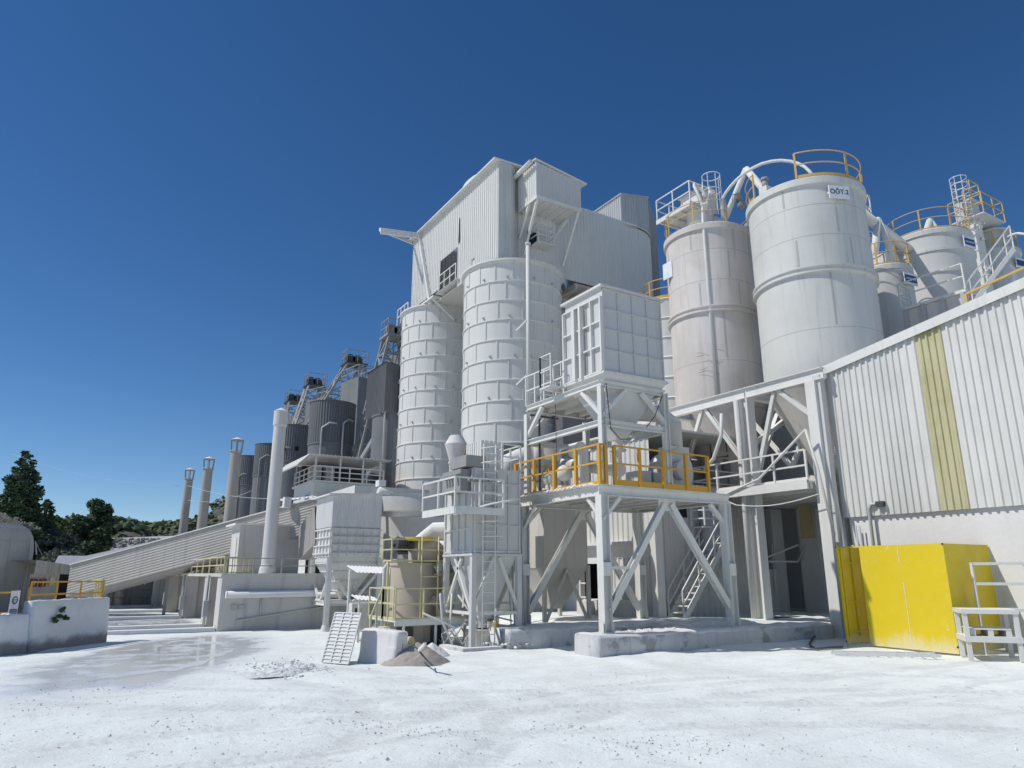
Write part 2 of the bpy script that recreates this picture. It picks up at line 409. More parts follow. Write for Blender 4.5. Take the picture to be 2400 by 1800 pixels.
# loose clods on the yard
q = MB(); cl = W['clod'] = dusty('lime clods', (.66, .66, .65), (.42, .42, .41), rough=.9, dust=.3, scale=3)
for i in range(1100):
    px = random.uniform(0, 2400); py = 1560 + 240 * random.random() ** .8
    p = sv(px, py, z=0)
    if noise.noise((p.x * .5, p.y * .5, 11.)) < random.uniform(-.5, .25): continue
    s_ = random.uniform(.004, .016) * (1 if random.random() < .97 else 2.0)
    q.blob((p.x, p.y, gz(p.x, p.y) + s_ * .3), s_, .5, 1, .7)
for u0, v0, spread, cnt in ((680, 1568, 50, 260), (860, 1690, 40, 40), (1000, 1720, 60, 70), (1350, 1700, 50, 60), (1500, 1745, 90, 90), (1750, 1755, 110, 80), (270, 1618, 90, 50), (440, 1690, 60, 25), (120, 1650, 80, 40), (1450, 1585, 60, 20)):
    for i in range(cnt):
        p = sv(u0 + random.gauss(0, spread), v0 + random.gauss(0, spread * .16), z=0)
        s_ = random.uniform(.004, .02) * (1.6 if v0 < 1570 and u0 < 700 else 1)
        q.blob((p.x, p.y, gz(p.x, p.y) + s_ * .35 + (.08 * random.random() if v0 < 1570 and u0 < 700 else 0)), s_, .5, 1, .75)
tag(q.build('dust_clods', cl), 'loose grey lime clods scattered over the white yard', 'rubble', kind='stuff')
exec_marks = None
# ================================================================== front filter tower on the two kerbs
FX, FY, RX, RY = 12.25, 15.4, 17.0, 19.4
def kerb(name, x0, x1, y0, y1, z0, z1, label, seed):
    """rough cast kerb with broken edges"""
    bm = bmesh.new(); n = int((x1 - x0) / .12)
    rows = [(y0, z0), (y0, z0 + .5 * (z1 - z0)), (y0 + .01, z1 - .07), (y0 + .06, z1), ((y0 + y1) / 2, z1 + .01), (y1 - .05, z1), (y1, z1 - .06), (y1, z0)]
    vs = [[bm.verts.new((x0 + (x1 - x0) * i / n + .03 * noise.noise((j * .9, i * .3, seed)) * (1 if i in (0, n) else 0),
            a + .035 * noise.noise((i * .22, j * 1.1, seed)), z + (.05 * noise.noise((i * .25, j * .8, seed + 3)) if z > z0 else 0))) for j, (a, z) in enumerate(rows)] for i in range(n + 1)]
    for i in range(n):
        for j in range(len(rows) - 1): bm.faces.new((vs[i][j], vs[i + 1][j], vs[i + 1][j + 1], vs[i][j + 1])).smooth = True
    bm.faces.new(vs[0]); bm.faces.new(list(reversed(vs[-1])))
    q = MB(); bm.verts.index_update(); q.add([v.co for v in bm.verts], [[v.index for v in f.verts] for f in bm.faces], True); bm.free()
    return tag(q.build(name, W['kerb'], loc=(x0, y0, 0)), label, 'kerb')
kerb('concrete_kerb', 11.62, 21.0, 14.92, 15.95, -.25, .5, 'long limed concrete kerb under the front columns of the orange railed tower', 1.)
kerb('concrete_kerb', 10.62, 17.6, 17.62, 19.75, -.25, .52, 'stained concrete kerb behind, carrying the rear columns of the filter tower', 4.)
q = MB()   # swept dust lying along the kerbs
for i in range(420):
    k = random.random(); x = 12.6 + 6 * k; y = 15.5 + .5 * random.random() + (1.5 * random.random() if x > 15 else 0)
    q.blob((x, y, .5 if y < 15.95 else gz(x, y)), random.uniform(.01, .09) * (.4 + k), .4, 1, .6)
for i in range(160):
    q.blob((10.9 - random.random() ** 2 * .9 + .3, 18.4 + random.gauss(0, .5), .05 + .1 * random.random()), random.uniform(.01, .07), .4, 1, .6)
tag(q.build('spilled_lime', W['plaster']), 'white lime spilled in crumbs along the kerb tops', 'rubble', kind='stuff')

zd = sv(1418, 1132, x=FX).z - .02          # platform deck
ztop = sv(1418, 890, x=FX).z; zmid = sv(1418, 985, x=FX).z
T = thing('steel_platform', 'white steel filter platform with orange guardrail standing on two kerbs', 'platform', (FX, FY, .5))
for cx, cy in ((FX, FY), (RX, FY), (FX, RY), (RX, RY)):
    q = MB(); q.ibeam((cx, cy, .53), (cx, cy, zd - .3), .26, .27, .022, (1, 0, 0)); q.box(cx - .16, cx + .16, cy - .16, cy + .16, .5, .53)
    for a in (-1, 1): q.beam((cx + a * .17, cy - .02, .51), (cx + a * .17, cy - .02, .78), .02, .2, (0, 1, 0))
    q.box(cx - .14, cx + .14, cy - .15, cy - .135, 1.95, 2.3); q.build('column', W['white'], T)
xm = (FX + RX) / 2
for y, bz in ((FY, 1.05), (RY, .85)):
    for a, e in ((FX + .12, 0), (RX - .12, 1)):
        q = MB(); q.ibeam((a, y, bz), (xm - .12 + .24 * e, y, zd - .42), .17, .18, .02, (0, 1, 0)); q.build('brace', W['white'], T)
    q = MB(); q.box(xm - .32, xm + .32, y - .015, y + .015, zd - .62, zd - .3); q.build('gusset_plate', W['white'], T)
q = MB(); q.box(FX + .12, FX + .95, FY - .06, FY + .06, 2.12, 2.2); q.build('tie_bar', W['white'], T)
for p_, q_ in (((FX - .1, FY, zd - .17), (RX + .2, FY, zd - .17)), ((FX, RY, zd - .17), (RX + .2, RY, zd - .17)), ((FX, FY + .1, zd - .172), (FX, RY + .3, zd - .172)), ((RX, FY + .1, zd - .172), (RX, RY - .1, zd - .172))):
    q = MB(); q.ibeam(p_, q_, .2, .27, .02); q.build('edge_beam', W['white'], T)
q = MB()
for k in range(7): q.ibeam((FX + .3 + k * .7, FY + .12, zd - .13), (FX + .3 + k * .7, RY - .12, zd - .13), .1, .16, .012)
q.build('joists', W['white'], T)
for sx_, sy_, dx, dy in ((FX, FY, 1, 0), (FX, FY, 0, 1), (RX, FY, -1, 0), (FX, RY, 0, -1), (FX, RY, 1, 0), (RX, FY, 0, 1)):
    q = MB(); q.beam((sx_, sy_, zd - .95), (sx_ + .62 * dx, sy_ + .62 * dy, zd - .33), .1, .1); q.build('knee_brace', W['white'], T)
q = MB(); q.box(FX - .12, RX + .15, FY - .1, RY + .35, zd - .03, zd); q.build('deck', W['white'], T)
q = MB(); n = 0
for k in range(26):   # dust drifts hanging on the left edge of the deck
    y = FY + .3 + k * .15; q.blob((FX - .08 + .08 * noise.noise((k * .7, 1, 2)), y, zd + .02), .12, .3, 1, .5)
q.build('dust_drift', W['plaster'], T)
q = MB(); q.rail([(13.5, RY + .3, zd), (FX - .1, RY + .3, zd), (FX - .1, FY - .08, zd), (FX + .1, FY - .08, zd)], 1.1, .045, 1.05, (1, .55), .1, pw=2.0); q.build('guardrail', W['orange'], T)
q = MB(); q.rail([(FX + .42, FY - .08, zd), (16.3, FY - .08, zd)], 1.1, .045, 1.0, (1, .55), .16, pw=2.0); q.build('guardrail', W['orange'], T)
# upper frame
UX = 14.75
for cx, cy, zt in ((FX + .1, FY, ztop), (UX, FY, ztop + .1), (FX + .1, RY - .1, ztop - .1), (UX, RY - .1, ztop - .1)):
    q = MB(); q.ibeam((cx, cy, zd), (cx, cy, zt - .1), .17, .18, .02, (1, 0, 0)); q.build('upper_column', W['white'], T)
for z, x1 in ((ztop, UX), (zmid, UX)):
    for p_, q_ in (((FX + .1, FY, z), (x1, FY, z)), ((FX + .1, RY - .1, z), (x1, RY - .1, z)), ((FX + .1, FY, z), (FX + .1, RY - .1, z)), ((x1, FY, z), (x1, RY - .1, z))):
        q = MB(); q.ibeam(p_, q_, .14, .17, .018); q.build('upper_beam', W['white'], T)
for sx_, sy_, dx, dy in ((FX + .1, FY, 0, 1), (FX + .1, FY, 1, 0), (UX, FY, -1, 0), (FX + .1, RY - .1, 0, -1), (FX + .1, RY - .1, 1, 0)):
    q = MB(); q.beam((sx_, sy_, ztop - .95), (sx_ + .9 * dx, sy_ + .9 * dy, ztop - .1), .11, .11); q.build('upper_brace', W['white'], T)
q = MB(); q.box(FX + .2, UX - .1, 17.35, RY - .05, ztop + .08, ztop + .11)
for k in range(4): q.box(FX + .2 + k * .65, FX + .28 + k * .65, 17.3, RY - .2, ztop - .06, ztop + .078)
q.build('walkway', W['white'], T)
q = MB(); q.rail([(UX - .6, RY - .06, ztop + .1), (FX + .08, RY - .06, ztop + .1), (FX + .08, 17.2, ztop + .1)], 1.0, .04, .6, (1, .5)); q.build('guardrail', W['white'], T)

# dust collector hanging in the frame
bt = sv(1412, 668, x=FX + .1).z; bb = sv(1412, 868, x=FX + .1).z
x0, x1, y0, y1 = FX + .12, 14.78, 15.28, 17.2
T = thing('dust_collector', 'white ribbed filter box with a pyramid hopper, held atop the orange railed tower', 'dust collector', (x0, y0, bb))
q = MB(); q.box(x0 + .05, x1 - .05, y0 + .05, y1 - .05, bb, bt); q.build('casing', W['cool'], T)
q = MB()
for k in range(5): y = y0 + .03 + (y1 - y0 - .06) * k / 4; q.box(x0 - .06, x0 + .048, y - .025, y + .025, bb, bt - .3)
for k in range(4): z = bb + (bt - bb - .3) * k / 3; q.box(x0 - .05, x0 + .047, y0 + .05, y1 - .05, z - .022, z + .022)
for y in (y0 + .95, y0 + 1.25): q.box(x0 - .13, x0 + .046, y - .045, y + .045, bb - .05, bt - .35)
q.build('ribs', W['white'], T)
q = MB()
for y in (y0 + .84, y0 + 1.10, y0 + 1.37): q.box(x0 + .03, x0 + .049, y - .05, y + .05, bb + .02, bt - .4)
q.build('groove_shade', W['steelgrey'], T)  # grey strips paint the shade of the grooves between the ribs
q = MB()
for k in range(5): x = x0 + .07 + (x1 - x0 - .14) * k / 4; q.box(x - .02, x + .02, y0 + .012, y0 + .048, bb, bt - .02)
for k in range(5): z = bb + .02 + (bt - bb - .06) * k / 4; q.box(x0 + .05, x1 - .05, y0 + .004, y0 + .046, z - .02, z + .02)
q.build('ribs', W['cool'], T)
q = MB(); q.box(x0 - .06, x1 + .06, y0 - .06, y1 + .06, bt, bt + .07); q.build('roof', W['white2'], T)
q = MB(); q.box(x0 - .04, x1 + .04, y0 - .04, y1 + .04, bb - .08, bb); q.build('flange', W['white'], T)
ht = sv(1440, 1030, x=13.2).z
xc, yc = 13.45, 16.1
q = MB(); q.hexa([(x0 + .2, y0 + .2, bb - .42), (x1 - .2, y0 + .2, bb - .42), (x1 - .2, y1 - .2, bb - .42), (x0 + .2, y1 - .2, bb - .42)], [(x0 + .02, y0 + .02, bb - .08), (x1 - .02, y0 + .02, bb - .08), (x1 - .02, y1 - .02, bb - .08), (x0 + .02, y1 - .02, bb - .08)])
q.hexa([(xc - .18, yc - .18, ht), (xc + .18, yc - .18, ht), (xc + .18, yc + .18, ht), (xc - .18, yc + .18, ht)], [(x0 + .3, y0 + .25, bb - .42), (x1 - .3, y0 + .25, bb - .42), (x1 - .3, y1 - .25, bb - .42), (x0 + .3, y1 - .25, bb - .42)])
q.build('hopper', W['cool'], T)
q = MB(); q.lathe(xc, yc, [(.17, ht), (.17, ht - .25), (.26, ht - .25), (.26, ht - .3), (.12, ht - .32), (.12, zd + .5)], 16); q.build('rotary_valve', W['dull'], T)
q = MB(); q.rail([(x0 - .5, y1 + .6, bb - .05), (x0 - .5, y1 + .02, bb - .05)], 1., .03, .5); q.rail([(x0 - .5, y1 + .6, bb - .05), (x0 + .3, y1 + .6, bb - .05)], 1., .03, .5); q.box(x0 - .52, x0 + .3, y1 + .06, y1 + .62, bb - .1, bb - .05); q.build('side_balcony', W['white'], T)

# machines on the platform deck
def motor(q, c, r, l, ax):
    c, ax = V(c), V(ax).normalized()
    q.tube(c - ax * l / 2, c + ax * l / 2, r, 14)
    for k in range(5): p = c - ax * l * .38 + ax * (l * .76 * k / 4); q.tube(p - ax * .012, p + ax * .012, r * 1.1, 14)
    q.tube(c + ax * l / 2, c + ax * (l / 2 + .14), r * .8, 12); q.tube(c - ax * l / 2, c - ax * (l / 2 + .12), r * .22, 8)
    q.box(c.x - r * .8, c.x + r * .8, c.y - r * .8, c.y + r * .8, c.z - r * 1.25, c.z - r * .9)
T = thing('blower_fan', 'grey scroll fan standing at the right end of the orange railed platform', 'fan', (16.1, 16.6, zd))
q = MB(); q.tube((16.0, 16.3, zd + .75), (16.0, 16.95, zd + .75), .62, 28); q.tube((16.0, 16.26, zd + .75), (16.0, 16.3, zd + .75), .66, 28); q.box(15.8, 16.6, 16.33, 16.9, zd + .9, zd + 1.55); q.build('scroll', W['cool'], T)
q = MB(); q.tube((16.0, 16.0, zd + .75), (16.0, 16.26, zd + .75), .3, 20); q.build('inlet', W['dull'], T)
q = MB(); q.box(15.4, 16.6, 16.2, 17.1, zd + .002, zd + .12); q.build('base_frame', W['dull'], T)
q = MB(); q.path([(16.2, 16.6, zd + 1.5), (16.2, 16.6, zd + 2.3), (15.9, 16.9, zd + 2.7), (15.0, 17.4, zd + 2.75), (14.2, 16.8, zd + 2.9)], .3, 14); q.build('duct', W['dull'], T)
T = thing('drive_cabinet', 'grey sheet guard box over the fan drive on the orange railed platform', 'cabinet', (14.6, 16.3, zd))
q = MB(); q.box(14.25, 14.72, 16.1, 16.7, zd + .003, zd + .62); q.build('body', W['cool'], T)
q = MB(); q.box(14.82, 15.25, 16.1, 16.75, zd + .003, zd + .6); q.build('cover', W['galv'], T)
T = thing('gear_motor', 'white dusty gear motor with blue grey cowl at the left of the orange railed platform', 'motor', (12.9, 18.1, zd))
q = MB(); motor(q, (12.75, 18.5, zd + .5), .2, .5, (.2, 1, 0)); q.blob((12.9, 18.05, zd + .65), .26, .1, 2); q.build('motor', W['white'], T)
q = MB(); motor(q, (12.95, 17.9, zd + 1.3), .16, .42, (.1, 1, .1)); q.build('upper_motor', W['bluegrey'], T)
q = MB(); q.box(12.6, 13.2, 17.8, 18.9, zd + .003, zd + .25); q.build('base', W['white'], T)
q = MB(); q.path([(12.9, 18.5, zd + .7), (12.9, 18.6, zd + 1.1), (12.95, 18.2, zd + 1.3)], .09, 10); q.build('elbow_pipe', W['white'], T)
q = MB(); q.tube((12.95, 17.6, zd + 1.3), (12.95, 17.2, zd + 1.3), .24, 18); q.build('end_cap', W['white'], T)
q = MB(); q.box(12.75, 13.1, 17.05, 17.25, zd + .25, zd + 1.35); q.box(12.78, 13.07, 17.03, 17.05, zd + .29, zd + 1.31); q.box(12.8, 12.84, 17.08, 17.2, zd, zd + .25); q.box(13.0, 13.04, 17.08, 17.2, zd, zd + .25)
tag(q.build('electric_cabinet', W['white2'], loc=(12.9, 17.1, zd)), 'tall white switch cabinet behind the orange rail left of the front column', 'cabinet')
T = thing('screw_conveyor', 'dusty screw conveyor trough rising behind the orange rail under the hopper', 'conveyor', (13.4, 17, zd))
q = MB(); q.tube((13.45, 16.0, zd + .55), (13.5, 19.0, zd + 1.15), .2, 14); q.build('trough', W['dull'], T)
q = MB()
for y, h in ((16.2, .4), (17.6, .65), (18.8, .9)): q.box(13.35, 13.4, y, y + .06, zd, zd + h); q.box(13.55, 13.6, y, y + .06, zd, zd + h)
q.build('stand', W['dull'], T)
q = MB(); q.tube((12.55, 18.9, zd), (12.55, 18.9, zd + 2.6), .035, 8); q.beam((12.2, 18.9, zd + 2.6), (13.3, 18.9, zd + 2.6), .05); q.build('lamp_post', W['darksteel'], loc=(12.55, 18.9, zd)); tag(bpy.data.objects['lamp_post'], 'thin dark steel post with a short crossbar on the left of the platform', 'post')

# ================================================================== yellow screen, bench, ladder and hose by the hall wall
HX = 22.0
T = thing('yellow_enclosure', 'bright yellow sheet steel enclosure standing against the hall wall', 'enclosure', (19.65, 11.5, 0))
q = MB(); q.add([(19.65, 10.46, .03), (19.65, 12.86, .06), (19.65, 12.86, 2.78), (19.65, 10.46, 2.78), (19.68, 10.46, .03), (19.68, 12.86, .06), (19.68, 12.86, 2.78), (19.68, 10.46, 2.78)], [(0, 3, 2, 1), (4, 5, 6, 7), (3, 7, 6, 2), (0, 1, 5, 4), (0, 4, 7, 3), (1, 2, 6, 5)]); q.build('front_panel', W['yellow'], T)
q = MB(); q.box(19.69, HX - .04, 10.47, 10.5, .06, 2.78); q.build('side_panel', W['yellow'], T)
q = MB(); q.box(19.56, 21.9, 13.47, 13.5, .05, 2.77); q.box(19.5, 19.56, 13.44, 13.5, .0, 2.78); q.build('side_panel', W['yellow'], T)
q = MB()
for z in (.35, 1.2, 2.3): q.box(19.57, 21.8, 13.43, 13.468, z, z + .04)
for x in (19.6, 20.1, 20.6): q.box(x, x + .04, 13.42, 13.466, .25, 2.75)
q.build('frame', W['yellow'], T)
q = MB(); q.box(19.69, 19.73, 10.51, 13.4, 2.74, 2.78); q.build('frame', W['yellow'], T)
q = MB(); q.box(19.69, 19.73, 12.8, 12.84, .1, 2.738); q.build('frame', W['yellow'], T)
q = MB()
for k in range(9):
    z = .2 + k * .31
    for y in (10.52, 11.66, 12.8): q.blob((19.648, y + random.gauss(0, .01), z), .012, .1, 1)
for k in range(7):
    for z in (.16, 2.35): q.blob((19.648, 10.7 + k * .33, z), .012, .1, 1)
q.box(19.644, 19.65, 11.655, 11.668, .1, 1.75); q.box(19.644, 19.65, 11.7, 11.71, 2.3, 2.72)
q.build('rivets', W['plaster'], T)
q = MB()
for y, z in ((10.47, .2), (10.47, 2.765), (13.5, 2.765), (13.5, .12)): q.box(19.63 if y < 12 else 19.49, 19.66 if y < 12 else 19.52, y - .02, y + .02, z - .02, z + .02)
q.build('corner_caps', W['black'], T)
# two tier bench
tz = 1.17
T = thing('work_bench', 'white two tier steel bench with a back frame at the right edge', 'bench', (19.4, 9.6, 0))
L0 = sv(2283, 1548, z=0); L1 = sv(2393, 1552, z=0)
bx, by = V((.80, -.60, 0)).normalized() * 1.0, None
ex = (L1 - L0); ex.z = 0; ex.normalize(); ey = V((-ex.y, ex.x, 0))
if ey.y < 0: ey = -ey
wl, dl = 1.05, .95
P0 = V((L0.x, L0.y, 0)) - ex * .05
def bp_(a, b_, z): p = P0 + ex * a + ey * b_; return (p.x, p.y, z)
for a in (0, wl):
    for b_ in (.03, dl):
        q = MB(); q.beam(bp_(a, b_, 0), bp_(a, b_, tz - .1), .1, .1, tuple(ey)); q.build('leg', W['white2'], T)
for nm, z, h in (('tabletop', tz - .1, .1), ('shelf', .42, .13)):
    q = MB(); o_ = -.07
    q.hexa([bp_(o_, -.05, z), bp_(wl - o_, -.05, z), bp_(wl - o_, dl + .05, z), bp_(o_, dl + .05, z)], [bp_(o_, -.05, z + h), bp_(wl - o_, -.05, z + h), bp_(wl - o_, dl + .05, z + h), bp_(o_, dl + .05, z + h)]); q.build(nm, W['white2'], T)
q = MB()
xa_, xb_, yb_ = .62, 1.8, dl + .6
for xx in (xa_, xb_): q.beam(bp_(xx, yb_, 0), bp_(xx, yb_, tz + 1.12), .065)
for z in (.58, 1.09): q.beam(bp_(xa_, yb_, tz + z), bp_(xb_, yb_, tz + z), .06, .07)
q.beam(bp_(xa_, yb_, tz - .06), bp_(xb_, yb_, tz - .06), .3, .08)
q.build('back_frame', W['white2'], T)
# pallet on the bench shelf
T = thing('wooden_pallet', 'white dusted pallet lying on the lower shelf of the bench', 'pallet', bp_(.5, .5, .55))
q = MB()
for k in range(5): q.hexa([bp_(.06, .05 + k * .18, .70), bp_(wl - .12, .05 + k * .18, .70), bp_(wl - .12, .19 + k * .18, .70), bp_(.06, .19 + k * .18, .70)], [bp_(.06, .05 + k * .18, .73), bp_(wl - .12, .05 + k * .18, .73), bp_(wl - .12, .19 + k * .18, .73), bp_(.06, .19 + k * .18, .73)])
q.build('boards', W['white2'], T)
for a in (.08, .45, .82):
    q = MB(); q.hexa([bp_(a, .06, .552), bp_(a + .11, .06, .552), bp_(a + .11, .9, .552), bp_(a, .9, .552)], [bp_(a, .06, .698), bp_(a + .11, .06, .698), bp_(a + .11, .9, .698), bp_(a, .9, .698)]); q.build('stringer', W['white2'], T)
# ladder lying on the ground
p0, p1 = sv(1956, 1532, z=.05), sv(2206, 1537, z=.05); dr = (p1 - p0); dr.z = 0
T = thing('aluminium_ladder', 'white dusty ladder lying on the ground in front of the yellow enclosure', 'ladder', tuple(p0))
n_ = V((-dr.y, dr.x, 0)).normalized() * .42
if n_.y < 0: n_ = -n_
for a in (0, 1):
    q = MB(); q.beam(p0 + n_ * a, p1 + n_ * a, .03, .08); q.build('stile', W['plaster'], T)
q = MB()
for k in range(1, 10): q.tube(p0.lerp(p1, k / 9.6), p0.lerp(p1, k / 9.6) + n_, .018, 6)
q.build('rungs', W['plaster'], T)
q = MB(); q.path([sv(u, v, z=.30 + .0 * u) if v < 1480 else sv(u, v, z=.05 if v > 1500 else .16) for u, v in ((1958, 1412), (1946, 1448), (1930, 1470), (1912, 1488), (1898, 1507), (1900, 1515), (1915, 1519), (1945, 1517), (1975, 1516))], .03, 8)
tag(q.build('black_hose', W['rubber']), 'black hose snaking over the ground left of the yellow enclosure', 'hose')

# ================================================================== corrugated hall on the right
T = thing('hall', 'large white corrugated hall with a yellowed skylight strip, cut off by the right edge', 'building', (HX, 10, 0))
ZB = 3.80
def zr(y): return 8.98 + (14.75 - y) * .148
def hallsheet(ya, yb, mat, nm):
    q = MB(); q.corr((HX - .10, ya, ZB), (0, yb - ya, 0), (0, 0, zr(ya) - ZB), (0, 0, zr(yb) - ZB), (-1, 0, 0), .225, .05); return q.build(nm, mat, T)
for k, (bc, st_) in enumerate((((.605, .598, .56), .5), ((.635, .625, .585), .35), ((.575, .572, .54), .65))):
    W['sheet%d' % k] = dusty('hall sheet %d' % k, bc, tuple(c_ * .8 for c_ in bc), streak=st_, bump=.05, dirt_amt=.5, big=.5)
ya = 14.75; k = 0
while ya > -4:
    yb = {14.75: 13.85, 13.85: 12.95, 12.95: 12.1, 12.1: 11.55, 11.55: 10.72}.get(ya, ya - .9)
    hallsheet(ya, yb, W['strip'] if ya == 11.55 else W['sheet%d' % ((k * 7 + k // 2) % 3)], 'skylight_strip' if ya == 11.55 else 'wall_sheet'); ya = yb; k += 1
q = MB(); q.box(HX, HX + .3, -4, 14.6, -.3, 3.95); q.build('plinth_wall', W['plaster'], T)
q = MB(); q.box(HX + .02, HX + .1, -4, 14.7, 3.96, 8.9); q.build('inner_wall', W['white'], T)
q = MB(); q.add([(HX - .22, 14.85, zr(14.85) - .02), (HX - .22, -4, zr(-4) - .02), (40, -4, zr(-4)), (40, 14.85, zr(14.85)), (HX - .22, 14.85, zr(14.85) + .06), (HX - .22, -4, zr(-4) + .06), (40, -4, zr(-4) + .1), (40, 14.85, zr(14.85) + .1)], [(0, 3, 2, 1), (4, 5, 6, 7), (0, 1, 5, 4), (1, 2, 6, 5), (2, 3, 7, 6), (3, 0, 4, 7)]); q.build('roof', W['white2'], T)
q = MB(); q.add([(HX - .235, 14.86, zr(14.86) - .24), (HX - .235, -4, zr(-4) - .24), (HX - .235, -4, zr(-4) + .065), (HX - .235, 14.86, zr(14.86) + .065), (HX - .225, 14.86, zr(14.86) - .24), (HX - .225, -4, zr(-4) - .24), (HX - .225, -4, zr(-4) + .065), (HX - .225, 14.86, zr(14.86) + .065)], [(0, 3, 2, 1), (4, 5, 6, 7), (0, 1, 5, 4), (2, 3, 7, 6), (0, 4, 7, 3), (1, 2, 6, 5)]); q.build('verge_flashing', W['white'], T)
q = MB(); q.corr((HX - .08, 14.68, ZB), (18, 0, 0), (0, 0, 5.15), None, (0, 1, 0), .225, .05); q.build('end_wall', W['white2'], T)
# conduits down the hall corner
q = MB(); q.path([(HX - .35, 14.95, 8.7), (HX - .35, 14.95, 5.9), (HX - .35, 14.8, 5.0), (HX - .35, 14.5, .3)], .055, 10); q.path([(HX - .22, 15.1, 8.8), (HX - .5, 15.1, 8.75)], .09, 8)
tag(q.build('riser_pipe', W['white'], loc=(HX - .35, 14.9, 0)), 'white riser pipe running down the corner of the corrugated hall', 'pipe')
q = MB(); q.path([(HX - .3, 14.4, 2.9), (HX - .3, 14.4, .2)], .05, 8); q.path([(HX - .2, 14.15, 3.5), (HX - .2, 14.15, .2)], .03, 8); q.path([(HX - .2, 14.28, 3.5), (HX - .2, 14.28, .2)], .03, 8)
tag(q.build('conduit_pipes', W['galv'], loc=(HX - .3, 14.4, 0)), 'grey conduits on the white wall behind the yellow enclosure', 'pipe')
T = thing('flood_lamp', 'small lamp on a bent pipe bracket above the yellow enclosure', 'lamp', (HX - .1, 13.4, 2.5))
q = MB(); q.path([(HX - .2, 13.75, .3), (HX - .2, 13.75, 4.0), (HX - .2, 13.65, 4.15), (HX - .2, 13.45, 4.15)], .055, 10); q.build('bracket', W['galv'], T)
q = MB(); q.box(HX - .3, HX - .12, 13.2, 13.45, 4.06, 4.22); q.build('lamp_head', W['darksteel'], T)
q = MB(); q.box(HX - .55, HX - .3, 14.72, 15.02, 3.0, 8.7); tag(q.build('cable_tray', W['cool'], loc=(HX - .5, 14.8, 3)), 'grey cable trunking fixed up the corner post of the hall', 'cable tray')

# ================================================================== portal frame carrying silos C and D
PX = 21.5; zb = 8.72; zk = 5.05
T = thing('silo_support_frame', 'white steel frame with braces and a railed deck carrying the two big silos', 'steel frame', (PX, 18, .3))
def col(x, y, z0, z1, w=.32, nm='column', mat='white'):
    q = MB(); q.ibeam((x, y, z0), (x, y, z1), w, w, .028, (0, 1, 0)); return q.build(nm, W[mat], T)
col(PX, 18.0, .1, zb - .2, .40); col(PX, 22.1, .3, zb - .2); col(27.3, 18.0, .3, zb - .2); col(27.3, 22.6, .3, zb - .2)
q = MB(); q.box(PX - .18, PX + .18, 14.86, 15.25, -.1, zb - .2); q.build('column', W['white'], T)
q = MB(); q.tube((PX - .28, 18.25, .1), (PX - .28, 18.25, zb - .25), .1, 12); q.build('down_pipe', W['cool'], T)
for p_, q_ in (((PX, 14.6, zb), (PX, 18.0, zb)), ((PX, 18.05, zb), (PX, 24.5, zb)), ((PX + .2, 18, zb), (27.3, 18, zb)), ((PX + .2, 22.1, zb), (27.3, 22.1, zb)), ((27.3, 15, zb), (27.3, 24.5, zb))):
    q = MB(); q.ibeam(p_, q_, .25, .42, .03); q.build('main_beam', W['white'], T)
for ya, yb in ((14.95, 16.5), (18.0, 16.7), (18.0, 20.1), (22.1, 20.3)):
    for o_ in (0, 1.3):
        q = MB(); q.ibeam((PX + .25 + o_ * 1.6, ya, zk + .35 + o_ * .5 + (1.6 if ya < 16 else 0)), (PX + .05 + o_ * 1.9, yb, zb - .22), .15, .16, .016, (1, 0, 0)); q.build('brace', W['white'], T)
for o_ in (0, 1):
    q = MB(); q.ibeam((PX + .3, 18.0, 6.8 - o_), (PX + 3.2, 18.1 + o_, zb - .25), .16, .16, .016); q.build('brace', W['white'], T)
q = MB(); q.box(PX - .55, 27.2, 15.28, 20.6, zk - .06, zk); q.build('deck', W['white'], T)
q = MB()
for k in range(6): q.box(PX - .4 + k * 1.05, PX - .25 + k * 1.05, 15.3, 20.5, zk - .26, zk - .062)
q.box(PX - .58, PX - .5, 15.28, 20.6, zk - .28, zk + .03); q.box(PX - .49, 27.2, 20.52, 20.62, zk - .28, zk + .02); q.build('deck_beams', W['white'], T)
q = MB(); q.rail([(PX - .5, 15.3, zk), (PX - .5, 20.6, zk), (24, 20.6, zk)], 1.05, .055, 1.5, (1, .5), .12); q.build('guardrail', W['white'], T)
q = MB(); q.path([(PX - .6, 15.1, 6.75), (PX - .62, 17.2, 5.3), (PX - .62, 19.4, 4.75), (PX - .62, 20.8, 4.6)], .045, 8); q.path([(PX - .6, 15.1, 6.75), (PX - .45, 14.9, 5.4), (PX - .4, 14.6, 3.2)], .045, 8); q.build('handrail_pipe', W['white'], T)
q = MB(); q.path([(PX - .7, 19.8, 5.9), (PX - .7, 19.2, 6.3), (PX - .6, 18.8, 7.2), (PX - .6, 18.72, 8.0)], .07, 8); q.build('bent_pipe', W['white'], T)
q = MB(); q.path([(PX - .55, 14.9 + k * .5, 4.55 - .22 * math.sin(math.pi * k / 8) + .12 * (k == 8)) for k in range(9)], .02, 6); tag(q.build('sagging_cable', W['white']), 'white cable sagging under the railed deck beside the hall', 'cable')
